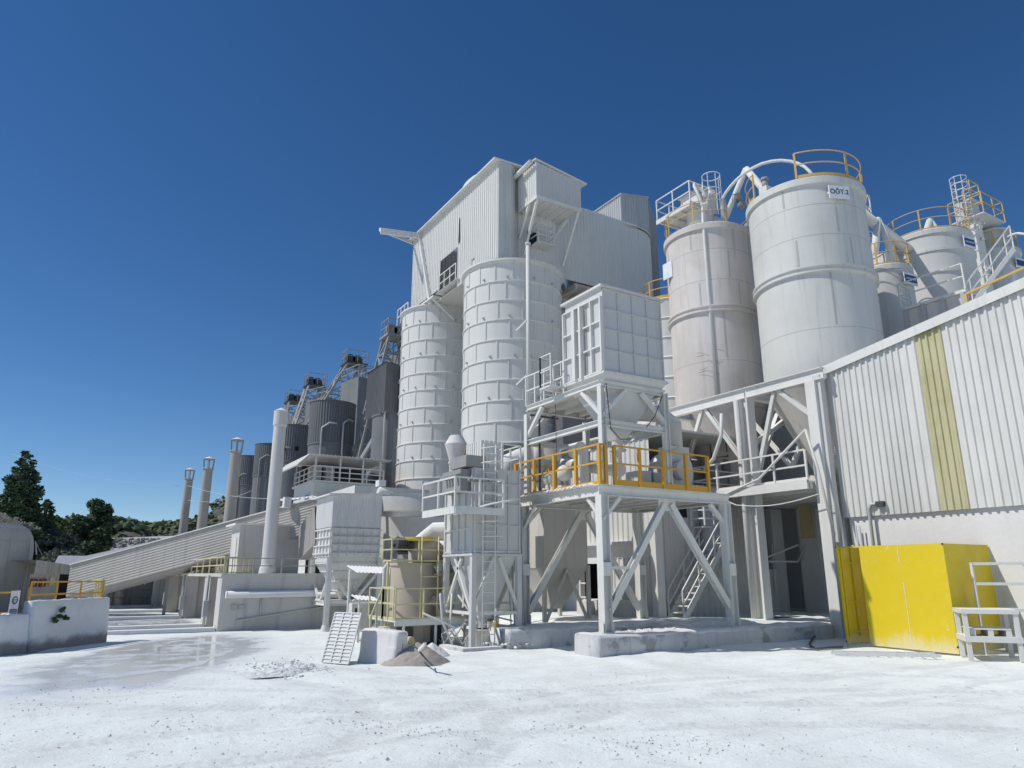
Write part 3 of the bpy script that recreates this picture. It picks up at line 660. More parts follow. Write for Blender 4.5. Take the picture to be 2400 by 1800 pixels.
# ================================================================== the two big product silos
def silo_cd(cx, cy, r, zt, zm, zbm, mat, label, zc, ang0, seams):
    T = thing('storage_silo', label, 'silo', (cx, cy, zbm))
    q = MB(); q.lathe(cx, cy, [(r, zbm), (r, zm), (r, zt)], 72)
    q.lathe(cx, cy, [(r, zt), (r * .5, zt + .22), (.0, zt + .32)], 48); q.build('shell', mat, T)
    q = MB(); q.lathe(cx, cy, [(r + .002, zt - .36), (r + .10, zt - .33), (r + .10, zt - .06), (r + .002, zt + .01)], 72); q.build('top_ring', mat, T)
    q = MB(); q.lathe(cx, cy, [(r + .002, zm - .2), (r + .12, zm - .16), (r + .12, zm - .1), (r + .05, zm - .08), (r + .05, zm + .04), (r + .12, zm + .06), (r + .12, zm + .12), (r + .002, zm + .16)], 72); q.build('middle_ring', mat, T)
    q = MB()
    for z in seams: q.lathe(cx, cy, [(r + .001, z - .014), (r + .006, z), (r + .001, z + .014)], 72)
    for a, za, zb_ in ((ang0 + 15, seams[0], zm), (ang0 - 12, zm, seams[1]), (ang0 + 28, seams[1], seams[2]), (ang0 + 40, zm, seams[1]), (ang0 - 20, seams[2], zt)):
        ca, sa = math.cos(R(a)), math.sin(R(a)); q.beam((cx + (r + .002) * ca, cy + (r + .002) * sa, za + .1), (cx + (r + .002) * ca, cy + (r + .002) * sa, zb_ - .1), .008, .07, (-sa, ca, 0))
    q.build('weld_seams', W['seam'], T)
    q = MB(); q.lathe(cx, cy, [(r - .02, zbm), (r * .95, zbm - .15), (.3, zc), (.0, zc)], 48); q.build('hopper_cone', W['pink'] if mat is W['pink'] else W['dull'], T)
    return T
DX, DY, DR = 24.8, 16.8, 2.28
zDt = sv(1905, 424, y=15.4).z; zDm = sv(1945, 640, y=15.4).z; zDb = 8.95
TD = silo_cd(DX, DY, DR, zDt, zDm, zDb, W['silo'], 'tall white silo with the OGT.2 plate and a yellow guardrail around its roof', 4.9, 215, (10.9, 14.7, 16.0))
q = MB(); q.ringrail(DX, DY, zDt + .02, DR + .02, 1.12, .05, 6, -150, 160, .12); q.build('guardrail', W['ochre'], TD)
CXX, CYY, CR = 24.5, 22.0, 1.98
zCt = sv(1690, 534, y=20.7).z; zCm = sv(1690, 727, y=20.7).z
TC = silo_cd(CXX, CYY, CR, zCt, zCm, 9.0, W['pink'], 'pinkish dusty silo left of the plated silo, with equipment on its roof', 4.7, 220, (11.0, 14.8, 16.3))
q = MB(); q.ringrail(CXX, CYY, zCt + .02, CR, 1.1, .042, 7, -60, 250, 0); q.build('guardrail', W['ochre'], TC)
q = MB(); q.box(-.02, .02, -.3, .3, -.35, .35)
# rusted hatch on the cone of C
def conept(cx, cy, r0, z0, r1, z1, ang, f, off):
    r = r0 + (r1 - r0) * f + off; z = z0 + (z1 - z0) * f
    return V((cx + r * math.cos(R(ang)), cy + r * math.sin(R(ang)), z))
q = MB()
for ang, s1 in ((212, 0),):
    a = [conept(CXX, CYY, CR * .95, 8.85, .3, 4.7, ang + da, ff, .03) for da, ff in ((-12, .27), (14, .27), (18, .47), (-16, .47))]
    q.add(a, [(0, 1, 2, 3)])
hat = q.build('hatch', W['dull'], TC)
q = MB(); q.path([p + V((0, 0, 0)) for p in a], .035, 6, True); q.build('rusted_rim', W['rust'], hat)
q = MB()
rs = random.Random(12)
for k in range(9):
    a0 = 196 + rs.uniform(0, 26); z_ = rs.uniform(9.9, 11.6); L_ = rs.uniform(8, 22); dz_ = rs.uniform(-.25, .12)
    q.path([(CXX + (CR + .004) * math.cos(R(a0 + L_ * j / 8)), CYY + (CR + .004) * math.sin(R(a0 + L_ * j / 8)), z_ + dz_ * (j / 8) ** 2) for j in range(9)], .009, 4)
q.build('scuff_marks', W['seam'], TC)
# plate with the tank name
pa = R(-131 + 180 + 180); 
pd = sv(1977, 451, y=15.0); ang = math.atan2(-.52 * 1, -.83) + R(34)
pn = V((math.cos(ang), math.sin(ang), 0)); pt = V((-pn.y, pn.x, 0))
pc = V((DX, DY, 0)) + pn * (DR + .16); pc.z = zDt - .82
q = MB(); q.beam(pc - pt * .42, pc + pt * .42, .05, .54); pl = q.build('name_plate', W['signw'], TD)
q = MB(); q.beam(pc - pt * .4 - pn * .08, pc + pt * .4 - pn * .08, .12, .08); q.build('plate_bracket', W['white'], TD)
text('lettering', '\u00d6\u011eT.2', .27, pc + pn * .028, pt, W['ink'], pl)
# roof gear of silo C
vq = sv(1640, 505, t=34.2); vx, vy = vq.x - 23.95, vq.y - 22.75
T = thing('vent_filter', 'white bin vent filter box on the roof of the pinkish silo', 'filter', (23.9, 22.4, zCt))
q = MB(); q.box(23.35 + vx, 24.55 + vx, 22.15 + vy, 23.35 + vy, zCt + 1.2, zCt + 2.0); q.hexa([(23.25 + vx, 22.05 + vy, zCt + 2.0), (24.65 + vx, 22.05 + vy, zCt + 2.0), (24.65 + vx, 23.45 + vy, zCt + 2.0), (23.25 + vx, 23.45 + vy, zCt + 2.0)], [(23.8 + vx, 22.6 + vy, zCt + 2.3), (24.1 + vx, 22.6 + vy, zCt + 2.3), (24.1 + vx, 22.9 + vy, zCt + 2.3), (23.8 + vx, 22.9 + vy, zCt + 2.3)]); q.build('head', W['white2'], T)
q = MB(); q.lathe(23.95 + vx, 22.75 + vy, [(.62, zCt + 1.2), (.62, zCt + .5), (.35, zCt + .15), (.35, zCt + .05)], 24); q.build('body', W['white'], T)
pf = sv(1541, 518, t=35.2); ox, oy = pf.x - 21.6, pf.y - 24.9
T = thing('roof_platform', 'white railed cat walk jutting left from the roof of the pinkish silo', 'platform', (22.4 + ox, 23.5 + oy, zCt + .9))
za = pf.z
q = MB(); q.box(21.6 + ox, 23.3 + ox, 22.7 + oy, 24.9 + oy, za - .05, za)
for k in range(4): q.box(21.62 + ox, 23.3 + ox, 22.8 + k * .65 + oy, 22.9 + k * .65 + oy, za - .16, za - .052)
q.build('deck', W['white'], T)
q = MB(); q.box(21.55 + ox, 21.62 + ox, 22.65 + oy, 24.95 + oy, za - .2, za + .02); q.box(21.62 + ox, 23.3 + ox, 22.62 + oy, 22.7 + oy, za - .2, za + .02); q.build('edge_channel', W['white'], T)
q = MB(); q.rail([(23.3 + ox, 22.66 + oy, za), (21.6 + ox, 22.66 + oy, za), (21.6 + ox, 24.9 + oy, za), (23.3 + ox, 24.9 + oy, za)], 1.1, .045, 1.1, (1, .5)); q.build('guardrail', W['white'], T)
q = MB(); q.beam((23.2 + ox, 22.9 + oy, za - .1), (23.2 + ox, 22.9 + oy, zCt - .3), .12); q.beam((23.2 + ox, 24.6 + oy, za - .1), (23.2 + ox, 24.6 + oy, zCt - 1.2), .12); q.build('legs', W['white'], T)
q = MB(); cxh, cyh = 22.6 + ox, 22.2 + oy
for zz in (za + .6, za + 1.4): q.path([(cxh + .42 * math.cos(R(a)), cyh + .42 * math.sin(R(a)), zz) for a in range(0, 360, 24)], .022, 6, True)
for a in range(150, 400, 50): q.beam((cxh + .42 * math.cos(R(a)), cyh + .42 * math.sin(R(a)), za - .8), (cxh + .42 * math.cos(R(a)), cyh + .42 * math.sin(R(a)), za + 1.4), .035, .02)
q.ladder((cxh, cyh + .35, zCt - .2), (cxh, cyh + .35, za + 1.2)); q.build('caged_ladder', W['white'], T)
q = MB()
arc = [sv(u, v, t=33.2 - 3.2 * k / 13) for k, (u, v) in enumerate(((1692, 468), (1701, 452), (1712, 437), (1728, 420), (1745, 406), (1764, 394), (1785, 384), (1808, 378), (1830, 376), (1852, 378), (1870, 383), (1886, 391), (1898, 402), (1908, 416)))]
q.path([arc[0] - V((0, 0, .9))] + arc, .07, 10); tag(q.build('arched_pipe', W['white'], loc=tuple(arc[0])), 'white pipe arching from the pinkish silo over to the plated silo', 'pipe')
q = MB(); q.tube((24.6, 21.3, zCt + .15), (25.2, 19.9, zCt + 3.05), .14, 12); q.tube((25.2, 19.9, zCt + 3.05), (25.6, 18.2, zDt + .2), .16, 12); q.tube((25.9, 20.7, zCt + .1), (25.3, 18.9, zDt + .3), .2, 12)
q.tube((24.2, 21.6, zCt + .9), (24.9, 20.9, zCt + .15), .3, 14)
tag(q.build('chute_pipes', W['white'], loc=(25, 20, zCt)), 'slanting white chute pipes between the roofs of the two big silos', 'pipe')
q = MB(); q.path([(22.95, 20.75, 9.0), (22.95, 20.75, zCt + .2), (23.1, 20.85, zCt + .9), (23.0, 20.9, zCt + 1.4), (22.8, 21.0, zCt + 1.95), (22.95, 21.15, zCt + 2.2), (23.2, 21.0, zCt + 1.9), (23.35, 20.7, zCt + 1.4), (23.15, 20.75, zCt + .7)], .075, 10)
for z in (zCt + 1.0, zCt + 1.5): q.blob((23.2, 20.8, z), .15, .2, 1)
q.blob((23.45, 20.6, zCt + 1.6), .13, .3, 1)
tag(q.build('goose_neck_pipe', W['white'], loc=(22.95, 20.75, 9)), 'white filling pipe with a goose neck top running down the front of the pinkish silo', 'pipe')
T = thing('level_sensor', 'white sensor housing standing inside the yellow rail on the plated silo', 'sensor', (23.6, 17.6, zDt))
q = MB(); q.box(23.5, 23.95, 17.6, 18.0, zDt + .1, zDt + .95); q.build('housing', W['white2'], T)
q = MB(); q.tube((23.7, 17.8, zDt + .95), (23.7, 17.8, zDt + 1.3), .13, 10); q.tube((23.7, 17.8, zDt + 1.3), (23.7, 17.8, zDt + 1.42), .17, 10); q.build('cap', W['steelgrey'], T)
T = thing('valve_cluster', 'grey valve drive on the rim between the two big silos', 'valve', (25.1, 20.2, zCt))
q = MB(); motor(q, (25.0, 20.35, zCt + 1.7), .16, .35, (0, .3, 1)); q.blob((25.1, 20.3, zCt + 1.3), .2, .3, 1); q.blob((25.5, 20.2, zCt + .25), .3, .4, 2); q.build('drive', W['steelgrey'], T)
# wrapped sign on C
q = MB(); a_ = R(157); q.beam((CXX + (CR + .12) * math.cos(a_), CYY + (CR + .12) * math.sin(a_) - .3, zCt - 1.7), (CXX + (CR + .12) * math.cos(a_), CYY + (CR + .12) * math.sin(a_) + .3, zCt - 1.7), .04, .8); q.build('name_plate', W['signw'], TC)

# ---- under the two cones: pipes, valves, legs
for i, (cx, cy, lb) in enumerate(((CXX, CYY, 'dusty discharge gear under the pinkish silo cone'), (DX, DY, 'dusty discharge gear under the plated silo cone'))):
    T = thing('discharge_gear', lb, 'machine', (cx, cy, zk))
    q = MB(); q.box(cx - .5, cx + .5, cy - .4, cy + .4, zk + .003, zk + .5); motor(q, (cx - .9, cy - .3, zk + .5), .2, .5, (1, .3, 0)); q.tube((cx - 1.8, cy - .2, zk + .3), (cx + 1.5, cy, zk + .3), .16, 12); q.build('screw', W['dull'], T)
    q = MB(); q.tube((cx - .6, cy - .9, zk + .1), (cx - .3, cy - .4, zk + 2.2), .12, 10); q.path([(cx - 1.2, cy - 1.2, zk + 1.8), (cx - .8, cy - 1.2, zk + 2.3), (cx - .2, cy - .8, zk + 2.6)], .03, 6); q.tube((cx + .5, cy - .9, zk + .1), (cx + .5, cy - .9, zk + 2.9), .06, 8); q.build('pipes', W['galv'], T)
    q = MB(); motor(q, (cx - .7, cy - .7, zk + 1.4), .18, .4, (0, 0, 1)); q.build('motor', W['steelgrey'], T)

# ================================================================== smaller silos and elevator at the far right
def topsilo(u0, u1, v_top, vmid, t, zbm, label, rail_mat, plate, n=4):
    c = sv((u0 + u1) / 2, v_top, t=t); r = (u1 - u0) / 2 / F * t
    zt = c.z
    T = thing('roof_silo', label, 'silo', (c.x, c.y, zbm))
    q = MB(); q.lathe(c.x, c.y, [(r, zbm), (r, zt), (r * .3, zt + .25), (0, zt + .3)], 56); q.build('shell', W['silo'], T)
    q = MB(); q.lathe(c.x, c.y, [(r + .002, zt - .3), (r + .07, zt - .28), (r + .07, zt - .05), (r + .002, zt)], 56)
    for vm in vmid: z = sv((u0 + u1) / 2, vm, t=t).z; q.lathe(c.x, c.y, [(r + .002, z - .09), (r + .06, z - .07), (r + .06, z + .07), (r + .002, z + .09)], 56)
    q.build('rings', W['silo'], T)
    q = MB(); q.ringrail(c.x, c.y, zt + .02, r, 1.05, .042, 9, 0, 360, .06); q.build('guardrail', W[rail_mat], T)
    if plate:
        u, v = plate; a = math.atan2(-.52, -.854) + R(52); n_ = V((math.cos(a), math.sin(a), 0)); t_ = V((-n_.y, n_.x, 0))
        p = V((c.x, c.y, zt - .8)) + n_ * (r + .12)
        q = MB(); q.beam(p - t_ * .42, p + t_ * .42, .04, .56); np_ = q.build('name_plate', W['signw'], T)
        q = MB(); q.beam(p - t_ * .38 + n_ * .024, p + t_ * .38 + n_ * .024, .006, .34); q.build('plate_face', W['blue'], np_)
        q = MB()
        for k in range(6): q.beam(p - t_ * (.3 - k * .11) + n_ * .03, p - t_ * (.24 - k * .11) + n_ * .03, .006, .09)
        q.build('plate_marks', W['signw'], np_)
    return c, r, zt, T
E_ = topsilo(2012, 2128, 640, (), 33, 6, 'short white silo just right of the plated silo, with a curved rusty yellow rail', 'ochre', (2118, 655))
F_ = topsilo(2088, 2262, 572, (625, 678), 36, 6, 'wide white silo with two bands standing behind the short one', 'ochre', (2250, 575))
def vee(T_, c, zt, dx, lab, s1=1.):
    q = MB(); p = V((c.x + dx, c.y, zt)); q.tube(p + V((-.45, .3, .1)), p + V((.05, 0, 1.9 * s1)), .17, 12); q.tube(p + V((.05, 0, 1.9 * s1)), p + V((.75, -.3, .15)), .16, 12); q.blob(p + V((.05, 0, 1.9 * s1)), .17, .05, 2)
    tag(q.build('inverted_chute', W['white'], loc=tuple(p)), lab, 'pipe')
vee(None, E_[0], E_[2], .15, 'white inverted V chute on the short silo', 1.45); vee(None, F_[0], F_[2], .5, 'white inverted V chute on the wide banded silo', .75)
q = MB(); a = sv(2020, 500, t=33.5); b_ = sv(2135, 590, t=35); q.tube(a, b_, .24, 14); tag(q.build('sloping_duct', W['white'], loc=tuple(a)), 'thick white duct sloping down from the plated silo to the banded silo', 'duct')
q = MB(); c = E_[0]; q.box(c.x - .7, c.x + .0, c.y - .6, c.y + .1, E_[2] + .1, E_[2] + .65); tag(q.build('roof_box', W['white2'], loc=(c.x, c.y, E_[2])), 'white box on the roof of the short silo', 'box')
# third silo with the bucket elevator in front
c = sv(2330, 600, t=40); r3 = 50 / F * 40
T = thing('roof_silo', 'far right white silo with a blue plate, half hidden by the elevator tower', 'silo', (c.x, c.y, 6))
q = MB(); q.lathe(c.x, c.y, [(r3, 6), (r3, c.z), (r3 - .25, c.z + .1), (r3 - .25, c.z + 1.3), (0, c.z + 1.5)], 48); q.build('shell', W['silo'], T)
q = MB(); q.lathe(c.x, c.y, [(r3 + .002, c.z - .3), (r3 + .07, c.z - .25), (r3 + .07, c.z), (r3, c.z + .02)], 48); q.build('rim', W['silo'], T)
a = math.atan2(-.52, -.854) + R(50); n_ = V((math.cos(a), math.sin(a), 0)); t_ = V((-n_.y, n_.x, 0)); p = V((c.x, c.y, c.z - 1.0)) + n_ * (r3 + .1)
q = MB(); q.beam(p - t_ * .42, p + t_ * .42, .04, .56); q.build('name_plate', W['signw'], T)
q = MB(); q.beam(p - t_ * .38 + n_ * .024, p + t_ * .38 + n_ * .024, .006, .34); q.build('plate_face', W['blue'], T)
q = MB(); q.ringrail(c.x, c.y, c.z + .05, r3 - .05, 1.0, .042, 7, 180, 360, 0); q.build('guardrail', W['ochre'], T)
e = sv(2300, 640, t=38.6); ez = sv(2300, 505, t=38.6).z; et = sv(2300, 445, t=38.6).z
T = thing('elevator_tower', 'white bucket elevator tower with two railed landings at the far right', 'elevator', (e.x, e.y, 6))
q = MB(); q.box(e.x - .55, e.x + .35, e.y - .3, e.y + .5, 6, ez + .1); q.box(e.x + .45, e.x + 1.25, e.y + .05, e.y + .6, 6, ez - .4); q.build('casing', W['white'], T)
q = MB(); q.box(e.x - .4, e.x + .9, e.y - .1, e.y + .6, ez + .2, et - .1); q.build('head', W['dull'], T)
q = MB(); q.box(e.x - .8, e.x + 1.5, e.y - 1.0, e.y + .7, ez - .05, ez); q.build('landing', W['white'], T)
q = MB(); q.box(e.x - .2, e.x + .9, e.y - .3, e.y + .6, et - .05, et); q.build('landing', W['white'], T)
q = MB(); q.rail([(e.x - .8, e.y + .7, ez), (e.x - .8, e.y - 1, ez), (e.x + 1.5, e.y - 1, ez), (e.x + 1.5, e.y + .7, ez)], 1.2, .042, 1.2, (1, .5)); q.rail([(e.x - .1, e.y - .25, et), (e.x + .9, e.y - .25, et), (e.x + .9, e.y + .6, et)], 1.15, .042, 1., (1, .5)); q.build('guardrail', W['ochre'], T)
q = MB()
for z in (6.0, ): pass
lx, ly = e.x - .95, e.y - .1
for k in range(9): q.path([(lx + .42 * math.cos(R(a_)), ly + .42 * math.sin(R(a_)), ez - 1. + k * .42) for a_ in range(0, 360, 30)], .022, 5, True)
for a_ in range(0, 360, 45): q.beam((lx + .42 * math.cos(R(a_)), ly + .42 * math.sin(R(a_)), ez - 1.), (lx + .42 * math.cos(R(a_)), ly + .42 * math.sin(R(a_)), ez + 2.4), .03, .02)
q.ladder((lx, ly + .3, 8), (lx, ly + .3, ez + 2.2)); q.build('caged_ladder', W['white'], T)
q = MB()
for k in range(30): q.blob((e.x - .3 + random.gauss(0, .25), e.y - .55 + random.gauss(0, .1), random.uniform(12, ez)), random.uniform(.05, .13), .3, 1)
q.ladder((e.x + .3, e.y - .7, 9), (e.x + .3, e.y - .7, 16)); q.build('brackets', W['white'], T)
q = MB(); a = sv(2365, 560, t=37); q.path([sv(2362, 556, t=37), sv(2372, 550, t=36.8), sv(2385, 547, t=36.4), sv(2402, 549, t=36), sv(2420, 553, t=35.7)], .07, 8); tag(q.build('bent_roof_pipe', W['white'], loc=tuple(a)), 'white bent pipe against the sky at the far right', 'pipe')
# lattice mast with ladder behind the plated silo
a = sv(2040, 700, t=35); b_ = sv(2040, 425, t=35)
T = thing('lattice_mast', 'slim white lattice mast with a ladder behind the plated silo', 'mast', (a.x, a.y, 8))
q = MB(); w_ = .42
q.truss([(a.x - w_, a.y - w_, 8), (a.x + w_, a.y - w_, 8), (a.x + w_, a.y + w_, 8), (a.x - w_, a.y + w_, 8)], [(a.x - w_, a.y - w_, b_.z), (a.x + w_, a.y - w_, b_.z), (a.x + w_, a.y + w_, b_.z), (a.x - w_, a.y + w_, b_.z)], 18, .05, .035); q.build('lattice', W['white'], T)
q = MB(); q.ladder((a.x - .1, a.y, 8), (a.x - .1, a.y, b_.z - .2)); q.build('ladder', W['white'], T)
q = MB(); q.box(a.x - .9, a.x - .1, a.y - .6, a.y + .3, b_.z - 1.9, b_.z - .9); q.box(a.x - .8, a.x - .3, a.y - .4, a.y + .2, b_.z - 2.7, b_.z - 1.9); q.build('head_box', W['dull'], T)
# walkway with rail on the far edge of the hall roof
a = sv(2112, 722, t=29.5); b_ = sv(2262, 672, t=27.5)
T = thing('roof_walkway', 'white railed walkway running along the hall roof below the banded silo', 'walkway', tuple(a))
dd = (b_ - a); dd.z = 0; pr = V((-dd.y, dd.x, 0)).normalized() * -1.0
if pr.x < 0: pr = -pr
b2 = V((b_.x, b_.y, a.z))
q = MB(); q.hexa([a - V((0, 0, .12)), b2 - V((0, 0, .12)), b2 + pr - V((0, 0, .12)), a + pr - V((0, 0, .12))], [a, b2, b2 + pr, a + pr]); q.build('deck', W['white'], T)
q = MB(); q.rail([a + pr * .9, a, b2], 1.05, .045, 1.7, (1, .5)); q.build('guardrail', W['white'], T)
q = MB(); a3 = a - V((0, 0, .62)); b3 = b2 - V((0, 0, .62)); q.hexa([a3 + pr * .12 - V((0, 0, 1.6)), b3 + pr * .12 - V((0, 0, 1.6)), b3 + pr * .2 - V((0, 0, 1.6)), a3 + pr * .2 - V((0, 0, 1.6))], [a3 + pr * .12 + V((0, 0, .49)), b3 + pr * .12 + V((0, 0, .49)), b3 + pr * .2 + V((0, 0, .49)), a3 + pr * .2 + V((0, 0, .49))]); q.build('side_wall', W['pink'], T)
q = MB()
for k in range(4): p = a.lerp(b2, .05 + k * .3); q.beam(p - V((0, 0, 2.1)), p - V((0, 0, .12)), .14, .14, (0, 1, 0))
q.build('posts', W['galv'], T)
T = thing('roof_stair', 'white stair with handrails climbing over the hall roof at the right', 'stairs', tuple(b2))
q = MB(); s0 = b2 + V((.2, -.1, -.6)); s1 = s0 + V((1.5, -1.1, 2.2))
for o_ in (V((0, 0, 0)), V((.6, .5, 0))):
    q.beam(s0 + o_, s1 + o_, .05, .16)
for k in range(1, 9): p = s0.lerp(s1, k / 9); q.beam(p, p + V((.6, .5, 0)), .2, .03)
q.build('flight', W['white'], T)
q = MB()
for o_ in (V((0, 0, 0)), V((.6, .5, 0))):
    for h in (.5, 1.0): q.beam(s0 + o_ + V((0, 0, h)), s1 + o_ + V((0, 0, h)), .04)
    for k in (0, .5, 1): p = s0.lerp(s1, k) + o_; q.beam(p, p + V((0, 0, 1.)), .04)
q.build('handrails', W['white'], T)
q = MB(); pA, pB = V((HX + .4, 10.1, zr(10.1) + .05)), V((HX + .4, 5, zr(5) + .05)); q.rail([pA, pB], .55, .06, 1.6, (1,)); q.beam(pA + V((0, 0, .25)), pA + V((.8, 0, .25)), .08)
tag(q.build('yellow_roof_rail', W['ochre'], loc=tuple(pA)), 'yellow handrail along the edge of the hall roof at the right edge', 'guardrail')
# ================================================================== hooped kiln silos and the corrugated head house
def hoopsilo(cx, cy, r, z0, z1, label, seed, pitch=1.0):
    rnd = random.Random(seed)
    T = thing('hooped_silo', label, 'silo', (cx, cy, z0))
    sh = MB(); sh.lathe(cx, cy, [(r, z0), (r, z1)], 72); sh.lathe(cx, cy, [(r, z1), (0, z1 + .02)], 36)
    q = MB(); n = round((z1 - z0) / pitch)
    for k in range(n + 1):
        z = z0 + (z1 - z0) * k / n
        q.lathe(cx, cy, [(r, z - .045), (r + .055, z - .03), (r + .055, z + .02), (r, z + .045)], 72)
    q.lathe(cx, cy, [(r + .002, z1 + .02), (r + .16, z1 + .05), (r + .16, z1 + .13), (r + .002, z1 + .2)], 72)
    q.build('hoops', W['white'], T)
    for k in range(n):
        za = z0 + (z1 - z0) * k / n; zb_ = z0 + (z1 - z0) * (k + 1) / n; m_ = 13 if k < n - 2 else 18; of = (k % 2) * .5 + rnd.uniform(-.08, .08)
        for j in range(m_):
            a = 2 * math.pi * (j + of) / m_; ca, sa = math.cos(a), math.sin(a)
            sh.beam((cx + (r + .01) * ca, cy + (r + .01) * sa, za + .04), (cx + (r + .01) * ca, cy + (r + .01) * sa, zb_ - .05), .07, .04, (ca, sa, 0))
    sh.build('shell', W['white2'], T)
    q = MB()
    for k in range(2, n, 2):
        for j in range(7):
            a = R(180 + j * 28 + rnd.uniform(-6, 6)); z = z0 + (z1 - z0) * (k + .18) / n
            q.tube((cx + r * math.cos(a), cy + r * math.sin(a), z), (cx + (r + .1) * math.cos(a), cy + (r + .1) * math.sin(a), z + .02), .055, 8)
    q.build('port_plugs', W['galv'], T); return T
SR = 2.52
hoopsilo(18.3, 30.0, 2.56, 7.9, 17.05, 'nearer white hooped silo with a vertical pipe down its front', 1)
hoopsilo(18.35, 38.6, SR, 6.2, 17.55, 'farther white hooped silo left of its twin', 2)
hoopsilo(26.5, 31.9, 2.62, 7.9, 17.2, 'white hooped silo mostly hidden behind the big ribbed filter box', 3)
T = thing('head_house', 'white corrugated head house bridging the tops of the hooped silos', 'building', (18, 30, 16.5))
z0, z1, xl, xr = 16.62, 21.85, 15.68, 20.9
DR_ = (30.9, 33.1)   # doorway in the left wall
q = MB(); nn = (-1, 0, 0)
q.corr((xl, 27.0, z0), (0, 2.35, 0), (0, 0, z1 - z0), None, nn, .22, .04)
q.corr((xl, 29.75, z0), (0, 1.55, 0), (0, 0, z1 - z0), None, nn, .22, .04)
q.corr((xl, 29.35, 17.55), (0, .4, 0), (0, 0, z1 - 17.55), None, nn, .2, .04); q.corr((xl, 29.35, z0), (0, .4, 0), (0, 0, .42), None, nn, .2, .04)
q.corr((xl, 31.3, 18.95), (0, 2.2, 0), (0, 0, z1 - 18.95), None, nn, .22, .04)
q.corr((xl, 33.5, 17.3), (0, 3.9, 0), (0, 0, z1 - 17.3), None, nn, .22, .04)
q.build('left_wall', W['white2'], T)
q = MB(); q.add([(xl - .05, 31.0, 19.1), (xl - .05, 31.22, 19.1), (xl - .05, 31.16, 20.6), (xl - .05, 31.05, 20.5)], [(0, 1, 2, 3)]); q.build('slit_shade', W['black'], T)  # flat black quad on the sheet, painted as the shade of a slit
q = MB(); q.rail([(xl - .1, 31.35, 17.0), (xl - .1, 33.4, 17.0)], 1.0, .04, .7); q.box(xl - .2, xl + .8, 31.0, 33.6, 16.985, 17.0); q.build('doorway_landing', W['white'], T)
q = MB(); q.corr((xl + .05, 37.4, 17.3), (5.2, 0, 0), (0, 0, z1 - 17.3), None, (0, 1, 0), .22, .04); q.build('far_wall', W['white2'], T)
q = MB(); q.corr((xl - .02, 27.0, z0), (.75, 0, 0), (0, 0, z1 - z0 - .02), (0, 0, z1 - z0 - .02), (0, -1, 0), .22, .04); q.corr((xl + .73, 27.0, z0), (.35, .3, 0), (0, 0, z1 - z0 - .02), (0, 0, z1 - z0 - .02), (.5, -.86, 0), .22, .04); q.build('front_wall', W['cool'], T)
q = MB(); q.corrcyl(18.35, 29.75, 2.62, z0 - .15, z1 + .1, 84, .035); q.build('drum_wall', W['white2'], T)
q = MB(); q.corr((19.75, 27.75, z0 + .15), (5.5, 0, 0), (0, 0, 4.45), None, (0, -1, 0), .22, .03); q.build('wing_wall', W['white2'], T)
q = MB(); q.corrcyl(25.1, 30.2, 2.46, z0 + .1, 21.0, 84, .03); q.build('drum_wall', W['white2'], T)
q = MB(); q.box(20.6, 24.9, 27.8, 37, 21.05, 21.15); q.lathe(25.1, 30.2, [(2.62, 21.0), (2.6, 21.08), (0, 21.35)], 48); q.build('wing_roof', W['white2'], T)
q = MB(); q.box(20.8, 25, 27.85, 32.5, z0 + .06, z0 + .12)
for k in range(6): q.box(20.85 + k * .75, 20.95 + k * .75, 27.85, 32.4, z0 - .2, z0 + .058)
for k in range(4): q.beam((20.6, 28.3 + k, z0 - 1.3), (22.2, 28.3 + k, z0 - .2), .12); q.beam((24.2, 28.3 + k * .9, z0 - .25), (22.4, 28.4 + k * .9, z0 - 1.4), .12)
q.box(20.8, 25, 29.2, 29.35, z0 - .5, z0 - .2); q.build('wing_floor', W['dull'], T)
q = MB(); q.box(xl + .1, 18.3, 27.1, 30.9, 16.72, 16.8); q.box(xl + .1, 20.6, 30.9, 37.3, 16.72, 16.8); q.build('floor', W['dull'], T)
# roof: slab with overhang on the left, shallow dome over the drum
q = MB(); q.add([(xl - .32, 26.9, z1 - .02), (xl - .32, 37.6, z1 - .02), (18.4, 37.6, z1 + .06), (18.4, 26.95, z1 + .06), (xl - .32, 26.9, z1 + .05), (xl - .32, 37.6, z1 + .05), (18.4, 37.6, z1 + .14), (18.4, 26.95, z1 + .14)], [(0, 1, 2, 3), (7, 6, 5, 4), (0, 4, 5, 1), (1, 5, 6, 2), (2, 6, 7, 3), (3, 7, 4, 0)])
q.box(18.4, 20.7, 30.0, 37.6, z1 + .2, z1 + .3); q.build('roof', W['white'], T)
q = MB(); q.lathe(18.35, 29.75, [(0, z1 + .12), (2.98, z1 + .075), (2.98, z1 + .20), (1.5, z1 + .5), (0, z1 + .62)], 64); q.build('dome', W['white'], T)
